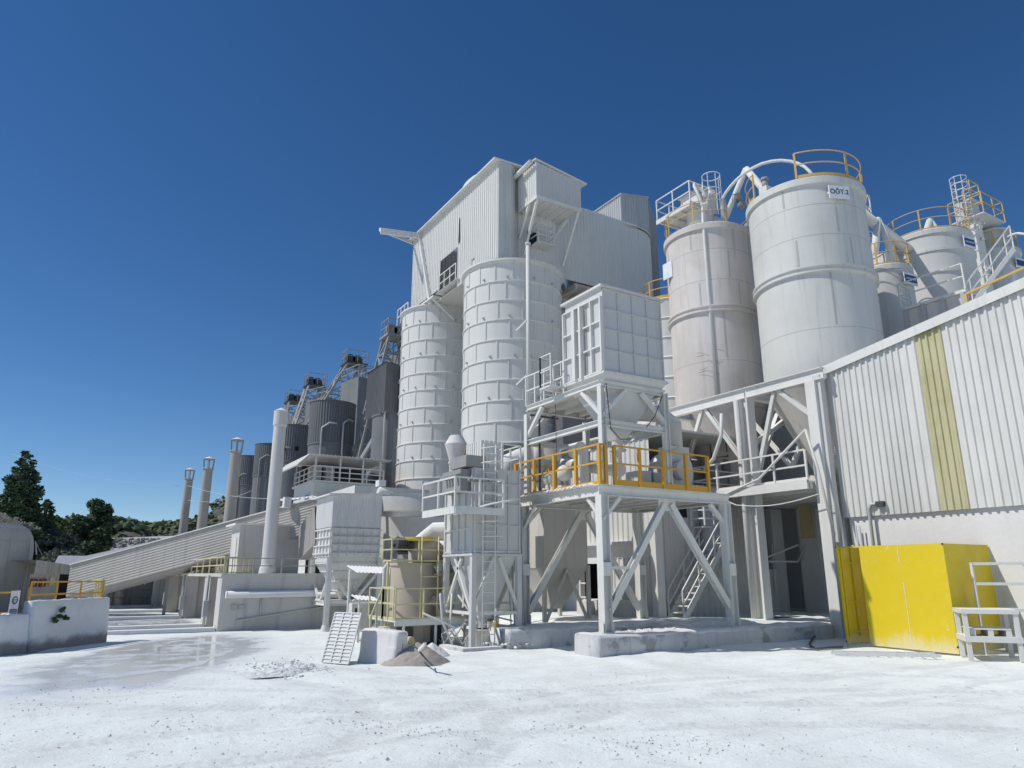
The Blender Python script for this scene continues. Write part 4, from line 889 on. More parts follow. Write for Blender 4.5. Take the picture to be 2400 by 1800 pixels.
# projecting cabin
cz0, cz1, ca, cb, cf = 19.6, 21.1, 16.95, 19.6, 25.55
q = MB(); q.corr((ca, cf, cz0), (cb - ca, 0, 0), (0, 0, cz1 - cz0 + .3), (0, 0, cz1 - cz0), (0, -1, 0), .2, .035)
cabin = q.build('cabin', W['cool'], T)
q = MB(); q.corr((ca, 27.3, cz0 - .1), (0, cf - 27.3, 0), (0, 0, cz1 - cz0 + .4), None, (-1, 0, 0), .2, .035); q.build('cabin_wall', W['white2'], cabin)
q = MB(); q.box(ca + .02, cb - .02, cf + .02, 27.3, cz0 - .07, cz0)
for k in range(6): q.box(ca + .1 + k * .48, ca + .14 + k * .48, cf + .04, 27.2, cz0 - .14, cz0 - .072)
q.box(ca - .02, cb, cf - .03, cf + .03, cz0 - .16, cz0 + .02); q.box(ca - .03, ca + .03, cf + .04, 27.2, cz0 - .16, cz0 + .02); q.build('cabin_floor', W['white'], cabin)
q = MB(); q.add([(ca - .12, cf - .1, cz1 + .38), (cb + .35, cf - .1, cz1 - .05), (cb + .35, 27.6, cz1 + .05), (ca - .12, 27.6, cz1 + .5), (ca - .12, cf - .1, cz1 + .44), (cb + .35, cf - .1, cz1 + .01), (cb + .35, 27.6, cz1 + .11), (ca - .12, 27.6, cz1 + .56)], [(3, 2, 1, 0), (4, 5, 6, 7), (0, 1, 5, 4), (1, 2, 6, 5), (2, 3, 7, 6), (3, 0, 4, 7)]); q.tube((ca - .25, cf + .1, cz1 + .3), (ca - .3, 27.8, cz1 + .1), .12, 10); q.build('cabin_roof', W['white'], cabin)
q = MB(); q.corr((cb, cf, cz0), (0, 1.9, 0), (0, 0, cz1 - cz0), None, (1, 0, 0), .2, .03); q.build('cabin_wall', W['cool'], cabin)
for p_, q_ in (((ca + .1, cf + .1, cz0 - .1), (ca + .25, 27.1, cz0 - 2.4)), ((ca + .05, 26.3, cz0 - .1), (ca + .1, 27.3, cz0 - 1.5)), ((cb - .1, cf + .1, cz0 - .1), (cb + .05, 27.3, cz0 - 2.4)), ((cb - .1, 26.6, cz0 - .1), (cb - .4, 27.4, cz0 - .9))):
    q = MB(); q.beam(p_, q_, .11, .11); q.build('strut', W['white'], T)
# window with little balcony in the drum
bx0, bx1, bz = 17.55, 18.5, 17.75
q = MB(); q.box(bx0 - .15, bx0 + .35, 27.04, 27.12, bz, bz + .75); q.build('window_void_shade', W['black'], T)  # no hole cut: black box paints the dark inside the window
q = MB(); q.box(bx0, bx1, 26.35, 27.2, bz - .08, bz - .02); q.rail([(bx0, 27.1, bz), (bx0, 26.38, bz), (bx1, 26.38, bz), (bx1, 27.1, bz)], .95, .045, .6, (1, .65, .35)); q.build('balcony', W['white'], T)
# hoist jib at the far left corner
q = MB(); q.beam((xl + .2, 36.2, z1 - .15), (13.2, 36.6, z1 - .3), .16, .34); q.beam((xl + .2, 37.6, z1 - .05), (13.2, 36.75, z1 - .15), .12, .2); q.build('hoist_jib', W['white'], T)
q = MB(); q.beam((xl - .15, 36.2, z1 - .35), (xl - .12, 34.4, 16.7), .16, .16); q.build('jib_stay', W['white'], T)
q = MB(); q.box(xl - .3, xl + .2, 33.7, 38.3, 16.85, 16.95); q.rail([(xl - .3, 38.8, 16.7), (xl - .3, 37.2, 16.7)], 1.0, .05, .6); q.beam((xl - .1, 34, 16.84), (xl + 1.2, 34, 15.9), .12); q.build('side_ledge', W['white'], T)
T.location = (19.03, 31.71, 17.33); T.scale = (1.057, 1.057, 1.057)   # stands back on the silo tops
# riser on the near hooped silo
q = MB(); q.tube((17.2, 26.75, 7.6), (17.2, 26.75, 17.6), .105, 14); q.tube((17.2, 26.75, 17.55), (17.2, 26.75, 17.65), .14, 14)
for z in (10.9, 13.6): q.beam((17.1, 26.75, z), (17.0, 27.5, z - .3), .08)
q.path([(17.2, 26.75, 7.6), (17.2, 26.6, 7.1), (17.0, 25.6, 6.6)], .105, 12)
tag(q.build('riser_pipe', W['white2'], loc=(17.2, 26.75, 7.6)), 'straight white pipe standing in front of the nearer hooped silo', 'pipe')

# grey corrugated elevator house behind, lattice and stair landings below
gx0, gx1, gy = 26.2, 28.6, 31.5
p = sv(1455, 452, y=gy); p1 = sv(1560, 455, y=gy)
T = thing('elevator_house', 'grey corrugated elevator head house rising behind the round end of the white head house', 'building', (p.x, gy, 18))
q = MB(); q.corr((p.x, gy, 17.5), (2.3, 0, 0), (0, 0, p.z - 17.5 - .1), (0, 0, p.z - 17.5 + .3), (0, -1, 0), .22, .04); q.corr((p.x, gy + 3, 17.5), (0, -3, 0), (0, 0, p.z - 17.5 - .1), None, (-1, 0, 0), .22, .04); q.build('front_wall', W['galv'], T)
q = MB(); q.corr((p.x + 2.3, gy, 17.5), (1.4, .8, 0), (0, 0, p.z - 17.5 + .3), (0, 0, p.z - 17.5 - .9), (.5, -.86, 0), .22, .04); q.build('side_wall', W['steelgrey'], T)
q = MB(); q.add([(p.x - .1, gy - .1, p.z - .15), (p.x + 2.35, gy - .1, p.z + .3), (p.x + 2.35, gy + 3, p.z + .3), (p.x - .1, gy + 3, p.z - .15), (p.x - .1, gy - .1, p.z - .08), (p.x + 2.35, gy - .1, p.z + .37), (p.x + 2.35, gy + 3, p.z + .37), (p.x - .1, gy + 3, p.z - .08)], [(3, 2, 1, 0), (4, 5, 6, 7), (0, 1, 5, 4), (1, 2, 6, 5), (2, 3, 7, 6), (3, 0, 4, 7)]); q.build('roof', W['galv'], T)
q = MB(); w0, w1 = p.x + .3, p.x + 3.3
q.truss([(w0, gy + .1, 3), (w1, gy + .1, 3), (w1, gy + 2.6, 3), (w0, gy + 2.6, 3)], [(w0, gy + .1, 17.5), (w1, gy + .1, 17.5), (w1, gy + 2.6, 17.5), (w0, gy + 2.6, 17.5)], 9, .14, .09)
q.box(w0 + 1.6, w0 + 1.9, gy + 1, gy + 1.4, 3, 17.5); q.build('lattice', W['steelgrey'], T)
q = MB()
for z in (11.5, 13.6, 15.6): q.box(w0 - .6, w1 + .3, gy - .7, gy + 2.4, z, z + .1)
q.build('landing', W['dull'], T)
q = MB()
for z in (11.6, 13.7, 15.7): q.rail([(w0 - .55, gy + 2, z), (w0 - .55, gy - .65, z), (w1 + .25, gy - .65, z)], 1., .05, 1.2)
q.build('guardrail', W['yrail'], T)
c = sv(1570, 720, t=36)
T = thing('back_silo', 'white silo with yellow rail glimpsed between the ribbed filter and the pinkish silo', 'silo', (c.x, c.y, 4))
q = MB(); q.lathe(c.x, c.y, [(1.3, 4), (1.3, c.z), (0, c.z + .3)], 40)
for k in range(9): q.lathe(c.x, c.y, [(1.3, c.z - k - .05), (1.36, c.z - k), (1.3, c.z - k + .05)], 40)
q.build('shell', W['cool'], T)
q = MB(); q.ringrail(c.x, c.y, c.z + .05, 1.3, 1., .05, 8); q.build('guardrail', W['orange'], T)
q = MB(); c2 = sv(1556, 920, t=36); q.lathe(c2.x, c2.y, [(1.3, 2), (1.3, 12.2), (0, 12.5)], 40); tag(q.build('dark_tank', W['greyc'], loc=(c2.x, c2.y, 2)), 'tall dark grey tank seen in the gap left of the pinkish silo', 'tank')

# ================================================================== corrugated building behind the platform, stair and the shaded bay
BX_ = 18.5
T = thing('process_building', 'white corrugated process building with a dark doorway behind the filter tower', 'building', (BX_, 20, .3))
q = MB(); q.corr((BX_, 20.3, 3.15), (0, 5.7, 0), (0, 0, 4.25), None, (-1, 0, 0), .3, .045); q.build('upper_wall', W['white2'], T)
q = MB(); q.corr((BX_ - .05, 20.3, .2), (0, 2.35, 0), (0, 0, 2.4), None, (-1, 0, 0), .3, .045); q.build('lower_wall', W['white2'], T)
q = MB(); q.box(BX_ - .12, BX_ + .1, 22.65, 23.0, .0, 3.1); q.box(BX_ - .12, BX_ + .1, 24.7, 26.0, .0, 3.1); q.box(BX_ - .12, BX_ + .1, 23.0, 24.7, 2.4, 3.1); q.box(BX_ - .1, BX_ + .1, 20.3, 22.65, 2.6, 3.1); q.build('door_surround', W['plaster'], T)
q = MB(); q.box(BX_ - .5, BX_ + .05, 20.3, 26.05, 3.1, 3.2); q.build('ledge', W['plaster'], T)
q = MB(); q.box(BX_ + .9, BX_ + 1.0, 22, 25.9, 0, 3.1); q.box(BX_ + .1, BX_ + .9, 25.8, 25.9, 0, 3.1); q.build('doorway_back', W['black'], T)  # black backing puts the doorway's inner shade into the colour
q = MB(); q.box(BX_ - .2, BX_ - .14, 24.62, 24.7, .3, 2.4)
for k in range(4): q.box(BX_ - .18, BX_ - .15, 24.3, 24.62, .5 + k * .55, .56 + k * .55)
q.build('door_leaf', W['white'], T)
q = MB(); q.corr((14.6, 26.05, 0), (3.9, 0, 0), (0, 0, 6.2), None, (0, -1, 0), .3, .045); q.build('side_wall', W['cool'], T)
q = MB(); q.corr((BX_ + .02, 20.28, .2), (5.2, 0, 0), (0, 0, 5.2), None, (0, -1, 0), .3, .045); q.build('front_wall', W['dull'], T)
q = MB(); q.box(BX_ - .22, BX_ + .14, 19.95, 20.26, .2, 5.6); q.build('corner_post', W['white'], T)
q = MB(); q.box(BX_ - .35, 23.6, 20.0, 26.5, 7.42, 7.5); q.build('roof', W['white'], T)
q = MB(); q.box(19.6, 20.2, 20.2, 20.26, 4.1, 4.9); q.build('window_void_shade', W['black'], T)  # black box on the cladding, painted shade of a window
q = MB(); q.box(17.5, 18.2, 20.8, 23.4, .1, 1.05); q.box(17.2, 17.5, 22.7, 23.4, .1, 1.0); q.build('low_wall', W['dull'], T)
q = MB(); q.box(20.4, 21.0, 19.6, 20.2, 3.7, 3.75); q.rail([(20.3, 20.1, 3.76), (20.3, 19.4, 3.76), (21.3, 19.4, 3.76)], .9, .05, .5, (1, .65, .3)); q.build('small_landing', W['white'], T)
q = MB(); q.path([(BX_ - .06, 21 + k * .4, 5.1 - .35 * abs(math.sin(k * 1.05))) for k in range(13)], .03, 6); tag(q.build('swagged_cable', W['white']), 'cable swagged in loops across the sunlit corrugated wall', 'cable')
q = MB(); q.box(18.9, 25, 26.5, 27.1, -.1, 10.3); tag(q.build('gap_filler_block', W['greyc'], loc=(20.2, 26.8, 0)), 'added dark grey block filling the dark gap behind the filter hopper', 'wall')  # dark block added to fill the dark gap and cover the sky
T = thing('steel_stair', 'white steel stair with handrails climbing right behind the right column of the platform', 'stairs', (18.9, 19.6, .4))
a, b_ = V((18.75, 19.2, .42)), V((21.4, 19.2, 3.55))
for o_ in (0, .75):
    q = MB(); q.beam(a + V((0, o_, 0)), b_ + V((0, o_, 0)), .05, .22); q.build('stringer', W['white'], T)
q = MB()
for k in range(1, 14): p = a.lerp(b_, k / 14); q.box(p.x - .13, p.x + .13, 19.2, 19.95, p.z, p.z + .04)
q.build('treads', W['white'], T)
for o_ in (0, .75):
    q = MB()
    for h in (.5, 1.0): q.beam(a + V((0, o_, h)), b_ + V((0, o_, h)), .045)
    for k in (0, .33, .66, 1): p = a.lerp(b_, k) + V((0, o_, 0)); q.beam(p, p + V((0, 0, 1.)), .045)
    q.build('handrail', W['white'], T)
# shaded bay under the silo deck
T = thing('bay_building', 'shaded bay below the railed silo deck with a back wall and concrete pillars', 'building', (24, 24, .3))
q = MB(); q.box(21.7, 30, 25.2, 25.4, 0, 3.9); q.box(24.9, 30, 25.2, 25.4, 5.0, 10.6); q.build('back_wall', W['plaster'], T)
q = MB(); q.box(29.0, 29.2, 14.9, 25.2, 0, 10.6); q.build('side_wall', W['plaster'], T)
q = MB(); q.box(21.6, 29, 20.65, 25.2, 4.95, 5.05); q.build('ceiling', W['plaster'], T)
for x, y, w_ in ((22.2, 20.6, .5), (22.0, 22.4, .45), (23.3, 24.4, .5), (26.2, 21.2, .7), (22.6, 15.6, .5), (27.4, 19.9, .95), (26.3, 17.0, .4)):
    q = MB(); q.box(x - w_ / 2, x + w_ / 2, y - w_ / 2, y + w_ / 2, -.1, 4.75); q.build('pillar', W['plaster'], T)
T = thing('process_tank', 'pale vertical tank with a rounded top standing in the shaded bay', 'tank', (23.0, 22.8, .3))
q = MB(); q.lathe(23.0, 22.6, [(.75, .2), (.75, 2.9), (.6, 3.3), (.25, 3.6), (0, 3.6)], 28); q.build('shell', W['dull'], T)
q = MB(); q.tube((22.6, 22.0, 3.0), (22.6, 22.0, 4.8), .2, 12); q.build('pipe', W['galv'], T)
q = MB(); q.lathe(24.2, 20.4, [(.42, 4.72), (.42, 3.7), (.3, 3.4), (.3, 2.9), (.16, 2.9)], 20); q.box(23.9, 24.5, 20.1, 20.7, 2.6, 2.9); tag(q.build('hanging_chute', W['galv'], loc=(24.2, 20.4, 4.7)), 'dusty loading chute hanging from the deck in the shaded bay', 'chute')
T = thing('bagging_machine', 'dusty cabinet with pipes on top at the back of the shaded bay', 'machine', (25.3, 20.8, .3))
q = MB(); q.box(24.9, 25.8, 20.6, 21.4, .3, 2.2); q.build('body', W['dull'], T)
q = MB(); q.path([(24.4, 20.5, 2.5), (26.6, 20.3, 2.5), (27.0, 20.0, 3.3)], .05, 6); q.beam((25.3, 20.5, 1.2), (25.3, 20.5, 3.2), .05); q.beam((24.4, 20.6, 2.5), (26.6, 20.2, 3.2), .07); q.build('pipes', W['white'], T)
q = MB(); q.box(25.4, 25.6, 18.6, 19.1, 3.4, 4.7); tag(q.build('yellow_cabinet', W['tan'], loc=(25.5, 18.8, 3.4)), 'faded yellow cabinet on a pillar inside the shaded bay', 'cabinet')
q = MB(); q.box(22.0, 24.4, 17.9, 18.05, .32, .5); q.tube((22.2, 17.7, .36), (24.5, 17.4, .36), .06, 8); tag(q.build('black_pipe_bundle', W['rubber'], loc=(23, 17.8, .3)), 'dark pipes lying on the floor at the mouth of the shaded bay', 'pipe')
q = MB(); q.lathe(21.15, 19.9, [(.42, 2.6), (.42, 4.75)], 24); q.lathe(21.15, 19.9, [(.42, 2.6), (.2, 2.2), (0, 2.2)], 24); tag(q.build('grey_drum', W['galv'], loc=(21.15, 19.9, 2.2)), 'grey cylinder hanging below the silo deck beside the platform column', 'drum')
# round ducting left of the tower
T = thing('duct_cyclone', 'white round cyclone with a fat curved duct behind the left column of the tower', 'cyclone', (15.5, 23.5, 3))
c = sv(1290, 1062, t=27)
q = MB(); q.box(c.x - .95, c.x + .95, c.y - .9, c.y + .9, 2.2, c.z - 1.6); q.hexa([(c.x - .25, c.y - .25, .8), (c.x + .25, c.y - .25, .8), (c.x + .25, c.y + .25, .8), (c.x - .25, c.y + .25, .8)], [(c.x - .93, c.y - .88, 2.2), (c.x + .93, c.y - .88, 2.2), (c.x + .93, c.y + .88, 2.2), (c.x - .93, c.y + .88, 2.2)])
for a_, b_ in ((-1, -1), (1, -1), (1, 1), (-1, 1)): q.beam((c.x + a_ * .95, c.y + b_ * .9, -.1), (c.x + a_ * .95, c.y + b_ * .9, 2.3), .12, .12, (0, 1, 0))
for a_ in (-1, 1): q.beam((c.x, c.y - .92, 2.15), (c.x + a_ * .95, c.y - .9, .3), .09)
q.build('casing', W['dull'], T)
q = MB(); q.lathe(c.x, c.y, [(.75, c.z - 1.6), (.75, c.z - .5), (.95, c.z - .4), (.95, c.z - .3), (.6, c.z - .3), (.6, c.z + .3), (0, c.z + .35)], 32); q.build('body', W['dull'], T)
a = sv(1255, 1068, t=26.5); b_ = sv(1185, 1095, t=25); d_ = sv(1160, 1135, t=24.2)
q = MB(); q.path([a, a.lerp(b_, .5) + V((0, 0, .05)), b_, d_, d_ - V((0, 0, .8))], .42, 16); q.build('duct', W['white'], T)
q = MB(); a = sv(1262, 1040, t=25.5); q.tube(a - V((0, 0, .9)), a + V((0, 0, .1)), .18, 14); q.tube(a + V((0, 0, .1)), a + V((0, 0, .18)), .26, 14); q.build('vent', W['dull'], T)
# ================================================================== second filter house with ladder
fx, fy, frx, fry = 9.8, 18.2, 11.3, 19.9
T = thing('filter_house', 'tall white ribbed filter house on legs with a long ladder, left of the tower', 'dust collector', (fx, fy, 0))
for x, y in ((fx, fy), (frx, fy), (fx, fry), (frx, fry)):
    q = MB(); q.beam((x, y, -.05), (x, y, 2.55), .15, .15, (0, 1, 0)); q.build('leg', W['cool'], T)
q = MB(); q.box(fx - .04, frx + .04, fy - .04, fry + .04, 2.56, 5.0); q.build('casing', W['cool'], T)
q = MB()
for k in range(5): x = fx + (frx - fx) * k / 4; q.box(x - .025, x + .025, fy - .085, fy - .042, 2.56, 4.95)
for z in (2.62, 3.35, 3.95, 4.55): q.box(fx - .04, frx + .04, fy - .078, fy - .043, z - .025, z + .025)
for k in range(5): y = fy + (fry - fy) * k / 4; q.box(fx - .09, fx - .042, y - .03, y + .03, 2.56, 4.95)
for z in (2.62, 3.25): q.box(fx - .08, fx - .043, fy, fry, z - .03, z + .03)
q.box(fx - .1, frx + .08, fy - .1, fry + .08, 2.5, 2.56); q.build('ribs', W['cool'], T)
xc, yc = (fx + frx) / 2, (fy + fry) / 2
q = MB(); q.hexa([(xc - .2, yc - .2, .75), (xc + .2, yc - .2, .75), (xc + .2, yc + .2, .75), (xc - .2, yc + .2, .75)], [(fx + .05, fy + .05, 2.5), (frx - .05, fy + .05, 2.5), (frx - .05, fry - .05, 2.5), (fx + .05, fry - .05, 2.5)]); q.lathe(xc, yc, [(.22, .75), (.22, .5), (0, .5)], 16); q.build('hopper', W['cool'], T)
q = MB()
for (p_, q_) in (((fx, fy, 1.0), (fx + .65, fy, 2.45)), ((frx, fy, 1.0), (frx - .65, fy, 2.45)), ((fx, fry, .9), (fx, fy + .7, 2.45)), ((fx, fy, .9), (fx, fry - .6, 2.45)), ((fx, fy, .93), (frx, fy, .93)), ((fx, fy, .94), (fx, fry, .94)), ((fx, fry, .93), (frx, fry, .93)), ((frx, fry, .6), (fx + .5, fry, 2.4))): q.beam(p_, q_, .08)
q.build('bracing', W['white'], T)
q = MB(); q.box(fx - .9, fx - .1, fy - .6, fry - .2, 3.72, 3.78); q.box(fx - .1, fx + .62, fy - .6, fy - .1, 3.72, 3.78); q.box(fx - .92, fx + .64, fy - .64, fy - .601, 3.6, 3.8); q.box(fx - .94, fx - .901, fy - .6, fry - .2, 3.6, 3.8); q.build('landing', W['white'], T)
q = MB(); q.rail([(fx - .92, fry - .2, 3.8), (fx - .92, fy - .62, 3.8), (fx + .62, fy - .62, 3.8), (fx + .62, fy - .1, 3.8)], .8, .045, .9, (1, .5)); q.build('guardrail', W['white'], T)
q = MB(); q.box(fx - .3, fx + .35, fy - .05, fy + 1.0, 5.02, 5.35); q.box(fx - .4, fx + .45, fy + .1, fy + 1.3, 4.3, 4.95)
for k in range(6): q.tube((fx - .42, fy + .1 + k * .18, 4.75), (fx - .6, fy + .1 + k * .18, 4.75), .06, 8)
for k in range(5): q.tube((fx - .2 + k * .16, fy - .06, 4.62), (fx - .2 + k * .16, fy - .2, 4.62), .06, 8)
q.build('valve_box', W['steelgrey'], T)
q = MB(); q.corr((fx + .35, fy + .2, 5.02), (.75, 0, 0), (0, 0, .85), None, (0, -1, 0), .14, .03); q.corr((fx + .35, fy + 1.2, 5.02), (0, -1, 0), (0, 0, .85), None, (-1, 0, 0), .14, .03); q.box(fx + .36, fx + 1.1, fy + .22, fy + 1.2, 5.85, 5.88); q.build('sheet_hood', W['white'], T)
q = MB(); q.ladder((fx + .42, fy - .16, .1), (fx + .42, fy - .16, 5.7), .4, (1, 0, 0), .022, .27)
for k in range(8):
    z = 2.6 + k * .42
    if z < 3.5 or z > 4.7: q.path([(fx + .42 + .3 * math.cos(R(a_)), fy - .2 - .5 * max(0, math.sin(R(a_))), z) for a_ in range(0, 181, 30)], .018, 5)
q.build('ladder', W['white'], T)
q = MB(); q.rail([(fx + .9, fy - .05, 5.02), (frx + .05, fy - .05, 5.02), (frx + .05, fry, 5.02)], .75, .04, .6, (1, .5)); q.build('guardrail', W['white'], T)
c = sv(1068, 1090, t=22.5); zst = sv(1068, 1018, t=22.5).z
q = MB(); q.lathe(c.x, c.y, [(.2, 2.5), (.2, zst - .95), (.24, zst - .9), (.24, zst - .85), (.2, zst - .83), (.36, zst - .3), (.36, zst - .28), (.2, zst), (0, zst)], 24); tag(q.build('exhaust_stack', W['dull'], loc=(c.x, c.y, 2.5)), 'short exhaust stack with a conical rain cap beside the ladder filter house', 'stack')
q = MB(); q.path([sv(u, v, t=tt) for u, v, tt in ((1118, 1190, 19.6), (1150, 1181, 19.4), (1185, 1175, 19.2), (1215, 1170, 19.6))], .025, 6); tag(q.build('taut_rod', W['white']), 'thin white rod stretched from the ladder to the tower', 'cable')
q = MB(); q.box(xc - .35, xc + .35, yc - .35, yc + .35, -.05, .45); q.box(xc + .0, xc + .16, yc - .42, yc - .36, .52, .68); tag(q.build('screw_feeder', W['dull'], loc=(xc, yc, 0)), 'dusty feeder block under the filter house hopper', 'machine')
q = MB(); q.box(xc + .1, xc + .26, yc - .5, yc - .44, .5, .66); tag(q.build('yellow_label', W['yellow'], loc=(xc + .18, yc - .47, .58)), 'small yellow tag hanging under the filter house hopper', 'tag')
q = MB(); q.box(9.2, 10.4, 17.6, 17.85, -.05, .10); q.box(9.2, 9.45, 17.85, 19.0, -.05, .10); tag(q.build('low_curb', W['kerb'], loc=(9.3, 17.7, 0)), 'low concrete curb at the foot of the ladder filter house', 'kerb')
q = MB()
for k in range(14):
    p = V((9.6 + random.uniform(-.3, 2.), 19.2 + random.uniform(-.3, 1.), 0)); q.path([p + V((0, 0, .05)), p + V((random.uniform(-.5, .5), random.uniform(-.3, .3), random.uniform(.2, .9))), p + V((random.uniform(-.9, .9), random.uniform(-.4, .4), random.uniform(.1, 1.6)))], random.uniform(.012, .035), 6)
tag(q.build('pipe_clutter', W['white']), 'tangle of dusted hoses and pipes under the ladder filter house', 'pipes', kind='stuff')

T = thing('narrow_filter', 'narrow white ribbed filter casing tucked between the ladder filter house and the tower column', 'dust collector', (11.9, 20.6, 0))
q = MB(); q.box(11.6, 12.9, 20.6, 22.2, 2.5, 4.9); q.hexa([(12.1, 21.2, .9), (12.4, 21.2, .9), (12.4, 21.5, .9), (12.1, 21.5, .9)], [(11.62, 20.62, 2.5), (12.88, 20.62, 2.5), (12.88, 22.18, 2.5), (11.62, 22.18, 2.5)]); q.build('casing', W['white2'], T)
q = MB()
for z in (2.55, 3.2, 3.8, 4.4): q.box(11.56, 12.94, 20.56, 20.598, z - .025, z + .025); q.box(11.56, 11.598, 20.6, 22.2, z - .025, z + .025)
for k in range(4): q.box(11.6 + k * .42, 11.65 + k * .42, 20.55, 20.598, 2.52, 4.88); q.box(11.55, 11.598, 20.62 + k * .5, 20.67 + k * .5, 2.52, 4.88)
q.build('ribs', W['white'], T)
for x, y in ((11.62, 20.64), (12.88, 20.64), (11.62, 22.16), (12.88, 22.16)):
    q = MB(); q.beam((x, y, -.1), (x, y, 2.5), .12, .12, (0, 1, 0)); q.build('leg', W['white'], T)
q = MB(); q.beam((11.62, 20.62, .2), (12.25, 20.62, 2.4), .07); q.beam((12.88, 20.62, .2), (12.25, 20.62, 2.4), .07); q.beam((11.62, 20.62, 1.1), (12.88, 20.62, 1.1), .07); q.build('bracing', W['white'], T)
q = MB(); q.path([(11.0, 20.4, 3.2), (10.9, 21.2, 3.4), (10.4, 22.0, 3.4), (9.9, 22.2, 3.0), (9.9, 22.2, 1.2)], .28, 14); tag(q.build('bent_duct', W['dull'], loc=(10.9, 21, 3)), 'dusty bent duct between the tan mill and the ladder filter house', 'duct')
q = MB(); motor(q, (10.9, 19.5, .75), .16, .36, (1, .2, 0)); q.box(10.6, 11.2, 19.3, 19.8, -.05, .5); tag(q.build('pump_motor', W['dull'], loc=(10.9, 19.5, 0)), 'dusty pump motor on a block under the ladder filter house', 'motor')
q = MB()
for k in range(5): q.path([(11.5 + k * .12, 18.9, .1), (11.5 + k * .1, 19.0, 1.2 + k * .5), (11.6 + k * .12, 19.3, 2.6 + k * .4)], .02 + .006 * (k % 3), 6)
tag(q.build('riser_conduits', W['galv'], loc=(11.6, 19, 0)), 'bundle of thin conduits climbing behind the left column of the tower', 'pipes')
q = MB(); q.path([(12.5, 15.35, zd + 2.9), (12.6, 15.34, zd + 1.6), (12.9, 15.3, zd + 1.3), (13.3, 15.3, zd + 1.35)], .014, 5); q.path([(14.6, 15.3, ztop - .1), (14.2, 15.25, ztop - .8), (13.9, 15.3, zmid)], .014, 5); q.path([(12.3, 17.6, ztop - .2), (12.3, 17.6, zd + .1)], .012, 5); q.path([(12.05, 18.9, zd + .9), (12.05, 18.3, zd + .35), (12.05, 17.8, zd + .75)], .014, 5)
tag(q.build('hanging_cables', W['darksteel'], loc=(12.5, 15.4, zd)), 'thin dark cables hanging in the upper frame of the railed tower', 'cable')
# ================================================================== the tan mill with yellow rails
mx, my, mr = 9.35, 21.2, .74
T = thing('lime_mill', 'tan dust covered vertical mill with a thick side duct and yellow railed deck', 'mill', (mx, my, 0))
q = MB(); q.lathe(mx, my, [(mr, .72), (mr, 2.25), (mr + .05, 2.25), (mr + .05, 2.33), (0, 2.34)], 40); q.build('body', W['brown'], T)
q = MB(); q.lathe(mx + .05, my, [(.95, .06), (.95, .66), (.85, .7), (0, .7)], 40); q.box(mx - 1.0, mx - .1, my - .98, my - .3, -.05, .72); q.build('base_drum', W['brown'], T)
for xa, xb in ((mx - .95, mx - .45), (mx + .15, mx + .5)):
    q = MB(); q.box(xa, xb, my - 1.05, my - .95, -.05, .5); q.build('base_shade', W['darksteel'], T)  # dark boxes on the base face paint the shade of its openings
q = MB(); q.lathe(mx + .3, my - .05, [(.5, 2.34), (.54, 2.8), (.45, 3.0), (.2, 3.08), (0, 3.08)], 28); q.build('head', W['brown'], T)
q = MB(); q.tube((mx + .6, my, 2.72), (mx + 2.3, my - .1, 2.72), .32, 24)
for o_ in (1.15, 1.3): q.tube((mx + o_, my - .03, 2.72), (mx + o_ + .06, my - .03, 2.72), .4, 24)
q.build('side_duct', W['dull'], T)
q = MB(); q.tube((mx + .5, my - .2, 1.6), (mx + 1.5, my - .4, 2.2), .26, 16); q.tube((mx + .3, my - .6, 1.25), (mx + .9, my - .9, .95), .16, 14); q.box(mx + .35, mx + .95, my - 1.0, my - .6, 1.95, 2.02); q.build('feed_pipes', W['brown'], T)
q = MB(); motor(q, (mx + .55, my - .85, 2.2), .17, .36, (1, .1, 0)); q.build('motor', W['galv'], T)
q = MB(); motor(q, (mx + .55, my - 1.0, 1.35), .11, .25, (0, 1, .2)); q.blob((mx + .7, my - .9, 1.3), .18, .4, 2); q.build('valve', W['white'], T)
q = MB(); q.lathe(mx - .05, my - .2, [(.5, 2.98), (.52, 3.0), (.52, 3.1), (0, 3.12)], 24); q.build('yellow_hood', W['yellow'], T)
q = MB(); motor(q, (mx - .62, my - .3, 2.85), .22, .4, (1, 0, 0)); q.build('dark_motor', W['darksteel'], T)
dz = .74
q = MB(); q.box(mx - 1.25, mx + 1.35, my - 1.55, my - .95, dz - .06, dz); q.box(mx - 1.25, mx - .78, my - .949, my + .5, dz - .06, dz); q.box(mx - 1.26, mx + 1.36, my - 1.6, my - 1.551, dz - .16, dz + .02); q.build('deck', W['white'], T)
q = MB()
for x in (mx - .95, mx + .05, mx + 1.0): q.beam((x, my - 1.5, -.05), (x, my - 1.5, dz - .06), .06, .06, (0, 1, 0))
q.build('deck_posts', W['white'], T)
q = MB(); q.rail([(mx - 1.25, my + .5, dz), (mx - 1.25, my - 1.57, dz), (mx + 1.35, my - 1.57, dz)], .85, .036, .85, (1, .5), .06); q.build('guardrail', W['yrail'], T)
q = MB(); q.box(mx - 1.2, mx + .55, my - 1.0, my - .3, 2.36, 2.4); q.rail([(mx - 1.2, my - .3, 2.4), (mx - 1.2, my - 1.0, 2.4), (mx + .55, my - 1.0, 2.4)], .6, .034, .8, (1, .5)); q.beam((mx - 1.15, my - .65, 2.36), (mx - 1.15, my - .65, -.05), .06, .06, (0, 1, 0)); q.build('upper_rail', W['yrail'], T)
q = MB(); q.ladder((mx + .0, my - 1.1, dz), (mx + .0, my - 1.1, 3.1), .55, (1, 0, 0), .025, .9); q.build('ladder', W['yrail'], T)
